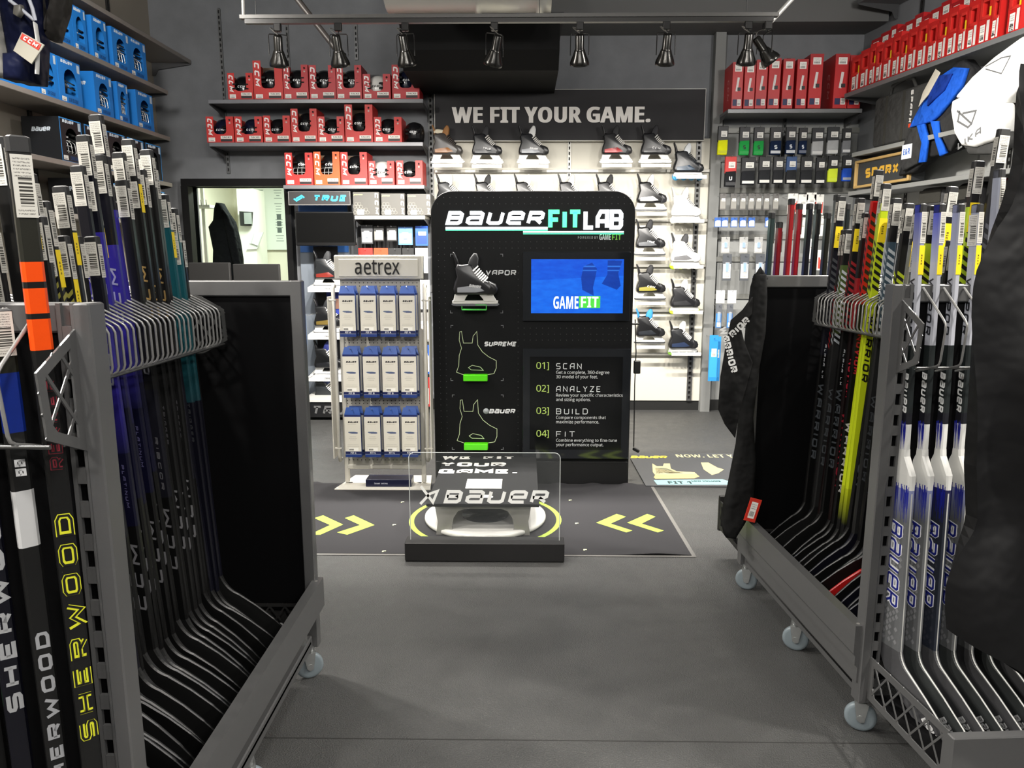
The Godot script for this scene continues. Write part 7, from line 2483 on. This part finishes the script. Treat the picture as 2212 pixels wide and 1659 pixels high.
# ---------- hanging cloth in front ----------
func build_soft_goods() -> void:
	# stick bag on the far corner of the right cart
	var z := -3.16
	var o := Vector3(pz(1600, 900, z).x, 0.33, z)
	var t := thing("stick_bag", "long black fabric stick bag hanging over the right cart's aisle corner", "bag", "", at(o))
	var cloth := cloth_mat("stick_bag_cloth", "1d1d1d", 0.85, 0.8)
	var st := S()
	puff(st, unproject([[1632, 592], [1652, 592], [1654, 640], [1650, 720], [1636, 800], [1624, 900], [1630, 1000], [1624, 1090], [1606, 1128], [1586, 1160], [1566, 1158], [1558, 1122], [1574, 1050], [1592, 960], [1600, 880], [1606, 800], [1614, 700], [1624, 620]], z, o), 0.035, 0.02)
	obj("bag_body", st, cloth, t)
	st = S()
	puff(st, unproject([[1618, 640], [1598, 668], [1573, 690], [1562, 745], [1551, 810], [1546, 880], [1560, 912], [1581, 940], [1590, 880], [1606, 826], [1618, 780], [1600, 735], [1592, 702], [1616, 676]], z, o), 0.012, 0.008, at(Vector3(0, 0, 0.045)))
	obj("bag_flap", st, cloth, t)
	put("lettering", sport("WARRIOR", 0.2, 0.03, 0.26, 0.0), hexmat("d6d6d4", 0.6), t, Transform3D(Basis(Vector3.BACK, -1.28), pz(1566, 752, z) - o + Vector3(0, 0, 0.0585)))
	put("lettering", sport("RIOR", 0.1, 0.03, 0.26, 0.0), hexmat("bdbdbb", 0.6), t, Transform3D(Basis(Vector3.BACK, 0.8), pz(1589, 704, z) - o + Vector3(0, 0, 0.0585)))
	st = S()
	tube(st, [pz(1634, 606, z) - o, pz(1642, 586, z) - o, pz(1650, 606, z) - o], 0.02, 8)
	obj("strap_loop", st, cloth, t)
	var tg := put("price_tag", boxmesh(0.05, 0.105, 0.004), hexmat("cc3322", 0.45), t, Transform3D(Basis(Vector3.BACK, -0.25), pz(1617, 1092, z) - o + Vector3(0.0, 0, 0.06)))
	put("tag_label", card(0.028, 0.075), tag_m, tg, at(Vector3(0, 0, 0.0028)))
	# black cloth bag on the near end of the right cart
	z = -1.72
	t = thing("black_garment_bag", "large black cloth bag hanging over the goalie sticks", "bag")
	var edge := [[2214, 150], [2194, 205], [2188, 345], [2164, 437], [2142, 496], [2113, 593], [2101, 700], [2092, 850], [2082, 1000], [2086, 1120], [2066, 1180], [2052, 1250], [2052, 1345]]
	var grid := []
	for i in 40:
		var f := i / 39.0 * (edge.size() - 1)
		var k := mini(int(f), edge.size() - 2)
		var e := Vector2(edge[k][0], edge[k][1]).lerp(Vector2(edge[k + 1][0], edge[k + 1][1]), f - k)
		var row := []
		for j in 26:
			var g := j / 25.0
			var u := e.x + g * 420.0
			var v := e.y + (g * 300.0 * pow(i / 39.0, 8.0))
			var nz := 0.055 * sin(g * 9.0 + i * 0.18) * g + 0.04 * sin(g * 4.0 - i * 0.33 + 1.0) * sqrt(g)
			row.append(pz(u, v, z + nz + 0.05 * sin(g * PI) * 0.5))
		grid.append(row)
	st = S()
	sheet(st, grid, 0.035)
	var gm := cloth_mat("garment_cloth", "0d0d0e", 0.55, 0.3)
	gm.metallic_specular = 0.35
	obj("cloth", st, gm, t)
	st = S()
	var hem := []
	for j in 26:
		hem.append(grid[39][j] + Vector3(0, 0.004, 0.003))
	tube(st, hem, 0.006, 6)
	obj("hem", st, cloth_mat("garment_hem", "101011", 0.8, 0.4), t)
	st = S()
	var hx := 1.42
	tube(st, [Vector3(hx, 1.46, -2.24), Vector3(hx, 2.1, -2.2), Vector3(hx, 2.14, -2.1), Vector3(hx, 2.12, -1.76), Vector3(hx, 2.02, -1.73)], 0.009, 8)
	obj("hanger_arm", st, mat("chrome", "c9c9c9", 0.2, 0.9), t)
	# padded pants hanging at the upper left
	z = -2.7
	t = thing("hanging_pants", "navy and silver padded hockey pants with white straps hanging above the sticks", "pants")
	var bits := [["silver_leg", [[-40, -60], [18, -60], [22, 30], [30, 100], [44, 172], [10, 170], [-40, 160]], "8a8884", 0.06, 0.02], ["navy_leg", [[4, -60], [86, -60], [88, 30], [92, 90], [86, 182], [46, 180], [36, 130], [22, 50]], "11152c", 0.07, 0.0], ["dark_leg", [[72, -60], [126, -60], [120, 14], [108, 50], [100, 78], [84, 76], [78, 20]], "2a2826", 0.05, -0.06], ["navy_cuff", [[40, 128], [86, 126], [84, 184], [42, 182]], "141830", 0.05, 0.05]]
	for q in bits:
		st = S()
		puff(st, unproject(q[1], z, Vector3.ZERO), q[3], 0.03, at(Vector3(0, 0, z + q[4])))
		obj(q[0], st, cloth_mat("pants_" + q[2], q[2], 0.5, 1.2), t)
	st = S()
	tube(st, [pz(20, 0, z + 0.09), pz(46, 20, z + 0.1), pz(74, 44, z + 0.09)], 0.006, 6)
	tube(st, [pz(56, -20, z + 0.09), pz(70, 18, z + 0.1), pz(76, 44, z + 0.09)], 0.006, 6)
	obj("white_piping", st, hexmat("c9ccd6", 0.5), t)
	st = S()
	tube(st, [pz(76, 50, z + 0.09), pz(82, 90, z + 0.1), pz(80, 160, z + 0.09)], 0.012, 8, 0.3)
	obj("white_strap", st, hexmat("d9d8d4", 0.6), t)
	st = S()
	puff(st, unproject([[76, 34], [90, 32], [92, 46], [84, 58], [74, 52]], z, Vector3.ZERO), 0.012, 0.004, at(Vector3(0, 0, z + 0.1)))
	obj("buckle", st, hexmat("77756f", 0.4, 0.3), t)
	st = S()
	puff(st, unproject([[98, 92], [144, 118], [118, 158], [80, 130]], z, Vector3.ZERO), 0.003, 0.002, at(Vector3(0, 0, z + 0.12)))
	var pt := obj("swing_tag", st, hexmat("9c988c", 0.5), t)
	st = S()
	puff(st, unproject([[100, 95], [139, 118], [133, 130], [95, 106]], z, Vector3.ZERO), 0.001, 0.0005, at(Vector3(0, 0, z + 0.124)))
	obj("red_band", st, hexmat("cc3a2c", 0.5), pt)
	put("lettering", sport("CCM", 0.05, 0.013, 0.28, 0.2), hexmat("e8e4e0", 0.5), pt, Transform3D(Basis(Vector3.BACK, -0.58), pz(118, 113, z) + Vector3(0, 0, 0.1275)))
	t = thing("hanging_rail", "steel hanging rail carrying the padded pants from the left wall", "rail")
	st = S()
	var ry := pz(40, -60, z).y
	tube(st, [Vector3(-3.57, ry, z - 0.02), Vector3(-1.3, ry, z - 0.02)], 0.014, 10)
	obj("rail_tube", st, mat("chrome", "c9c9c9", 0.2, 0.9), t)
	st = S()
	lathe(st, [[0.04, 0.0], [0.04, 0.01], [0.016, 0.012]], 14, Transform3D(Basis(Vector3.BACK, -PI / 2), Vector3(-3.574, ry, z - 0.02)))
	obj("wall_flange", st, mat("chrome", "c9c9c9", 0.2, 0.9), t)

# ---------- back room ----------
func build_back_room() -> void:
	var z := -8.7
	var t := thing("wall_rail", "white hook rail on a standard inside the back room", "rail")
	var st := S()
	box(st, Vector3(pz(441, 500, z - 0.1).x, 1.4, z - 0.12), Vector3(0.035, 2.8, 0.03))
	obj("standard", st, hexmat("b9b8b0", 0.5, 0.3), t)
	st = S()
	var a := pz(417, 440, z)
	var b := pz(462, 446, z)
	box(st, (a + b) / 2 + Vector3(0, -0.02, 0), Vector3(b.x - a.x, 0.03, 0.24))
	obj("arm", st, hexmat("cfcec8", 0.5), t)
	for k in 4:
		st = S()
		var x := a.x + (b.x - a.x) * (0.2 + 0.25 * k)
		tube(st, [Vector3(x, a.y - 0.03, z + 0.12), Vector3(x, a.y - 0.03, z + 0.17), Vector3(x + 0.004, a.y + 0.03, z + 0.19)], 0.005, 6)
		obj("hook", st, mat("chrome", "c9c9c9", 0.2, 0.9), t)
	t = thing("hanging_jacket", "black jacket hanging on the rail in the back room", "jacket")
	st = S()
	puff(st, unproject([[468, 438], [480, 439], [492, 460], [506, 480], [516, 520], [522, 560], [524, 620], [460, 620], [462, 540], [452, 490], [462, 476], [464, 450]], z + 0.1, Vector3.ZERO), 0.07, 0.03, at(Vector3(0, 0, z + 0.08)))
	obj("jacket_body", st, cloth_mat("jacket_black", "0e1012", 0.85, 0.9), t)
	st = S()
	puff(st, unproject([[486, 452], [498, 466], [512, 500], [524, 570], [520, 600], [506, 560], [494, 500]], z + 0.1, Vector3.ZERO), 0.03, 0.015, at(Vector3(0, 0, z + 0.16)))
	obj("sleeve", st, cloth_mat("jacket_black", "0e1012", 0.85, 0.9), t)
	var zb := -10.42
	a = pz(548, 540, zb)
	b = pz(622, 380, zb)
	t = thing("notice_board", "white notice board printed with grey charts in the back room", "board", "", at((a + b) / 2))
	var w := b.x - a.x
	var h := b.y - a.y
	put("board", boxmesh(w, h, 0.03, 0.003), hexmat("dfe6de", 0.4), t)
	st = S()
	for col in 2:
		for k in 22:
			var len_ := rng.randf_range(0.04, 0.11)
			if k % 6 == 0:
				continue
			box(st, Vector3(-w * 0.24 + col * w * 0.46, h * 0.38 - k * h * 0.036, 0.0155), Vector3(len_, 0.008, 0.001))
	obj("chart_print", st, hexmat("7f8a86", 0.6), t).set_meta("kind", "stuff")
	st = S()
	for k in 3:
		box(st, Vector3(w * 0.22, -h * 0.05 - k * 0.09, 0.0158), Vector3(0.06, 0.07, 0.001))
	obj("block_print", st, hexmat("5a6462", 0.6), t).set_meta("kind", "stuff")
	t = thing("white_cabinet", "tall white cabinet side in the back room", "cabinet")
	st = S()
	var c0 := pz(516, 500, -9.6)
	var c1 := pz(552, 500, -9.6)
	box(st, Vector3((c0.x + c1.x) / 2, 1.2, -9.8), Vector3(c1.x - c0.x, 2.4, 0.4))
	obj("body", st, hexmat("e4e6de", 0.5), t)
	put("handle", boxmesh(0.012, 0.12, 0.02), mat("chrome", "c9c9c9", 0.2, 0.9), t, at(Vector3(c1.x - 0.03, 1.2, -9.59)))
	t = thing("wall_pocket", "black and grey paper pocket on the white cabinet in the back room", "pocket", "", at(pz(534, 472, -9.55)))
	st = S()
	prism(st, [Vector2(-0.09, 0.09), Vector2(0.07, 0.08), Vector2(0.05, -0.09), Vector2(-0.085, -0.09)], -0.03, 0.02)
	obj("pocket", st, hexmat("1f2122", 0.5), t)
	put("papers", boxmesh(0.09, 0.14, 0.02), hexmat("8c928f", 0.5), t, at(Vector3(0.02, 0.0, 0.03)))
	t = thing("leaflet_holder", "clear holder of folded leaflets in the back room", "holder", "", at(pz(548, 522, -9.58)))
	st = S()
	prism(st, [Vector2(-0.1, -0.1), Vector2(0.04, -0.09), Vector2(0.13, 0.12), Vector2(0.0, 0.1)], -0.02, 0.0)
	obj("holder", st, hexmat("c9cfcb", 0.3), t)
	for k in 3:
		put("leaflet", boxmesh(0.08, 0.14, 0.003), hexmat(["dfe4e0", "b4bdb8", "eef1ee"][k], 0.5), t, Transform3D(Basis(Vector3.BACK, -0.35), Vector3(0.01 + 0.015 * k, 0.03, 0.004 + 0.004 * k)))
	# counter with two monitors seen from behind, above the left cart
	t = thing("service_counter", "dark service counter behind the left cart", "counter")
	st = S()
	bbox(st, Vector3(-2.5, 0.55, -5.9), Vector3(1.1, 1.1, 0.5), 0.01)
	obj("counter_body", st, hexmat("2a2928", 0.5), t)
	st = S()
	bbox(st, Vector3(-2.5, 1.115, -5.9), Vector3(1.16, 0.03, 0.56), 0.006)
	obj("counter_top", st, hexmat("3a3836", 0.4), t)
	for k in 2:
		var q: Array = [[413, 567, 497], [508, 570, 604]][k]
		var p0 := pz(q[0], 640, -5.85)
		var p1 := pz(q[2], q[1], -5.85)
		t = thing("counter_monitor", "black monitor seen from behind on the counter, %s from the skate tower" % ["second", "first"][k], "monitor", "monitors on the counter", at(Vector3((p0.x + p1.x) / 2, 1.131, -5.85)))
		put("casing", boxmesh(p1.x - p0.x, p1.y - p0.y, 0.04, 0.006), hexmat("100f0e", 0.6), t, at(Vector3(0, (p0.y + p1.y) / 2 - 1.131, 0)))
		put("stand", boxmesh(0.06, 0.2, 0.04), hexmat("100f0e", 0.6), t, at(Vector3(0, 0.1, -0.04)))
		put("foot", boxmesh(0.2, 0.012, 0.16, 0.003), hexmat("100f0e", 0.6), t, at(Vector3(0, 0.006, -0.04)))

func _ready() -> void:
	rng.seed = 7
	set_stage()
	build_room()
	build_carts()
	build_kiosk()
	build_mats()
	build_insole_stand()
	build_skate_wall()
	build_helmet_shelves()
	build_left_wall()
	build_true_tower()
	build_back_right()
	build_right_wall()
	build_soft_goods()
	build_back_room()
	var p := pz(1027, 661, -4.86)
	skate(at(p, 0.05), "display_skate", "black skate fading to silver on the kiosk's green bracket", "", {"boot": "19191c", "quarter": "8f9196", "toe": "1c1c1e", "name": "BaUeR", "tongue": "2b2c2e"})
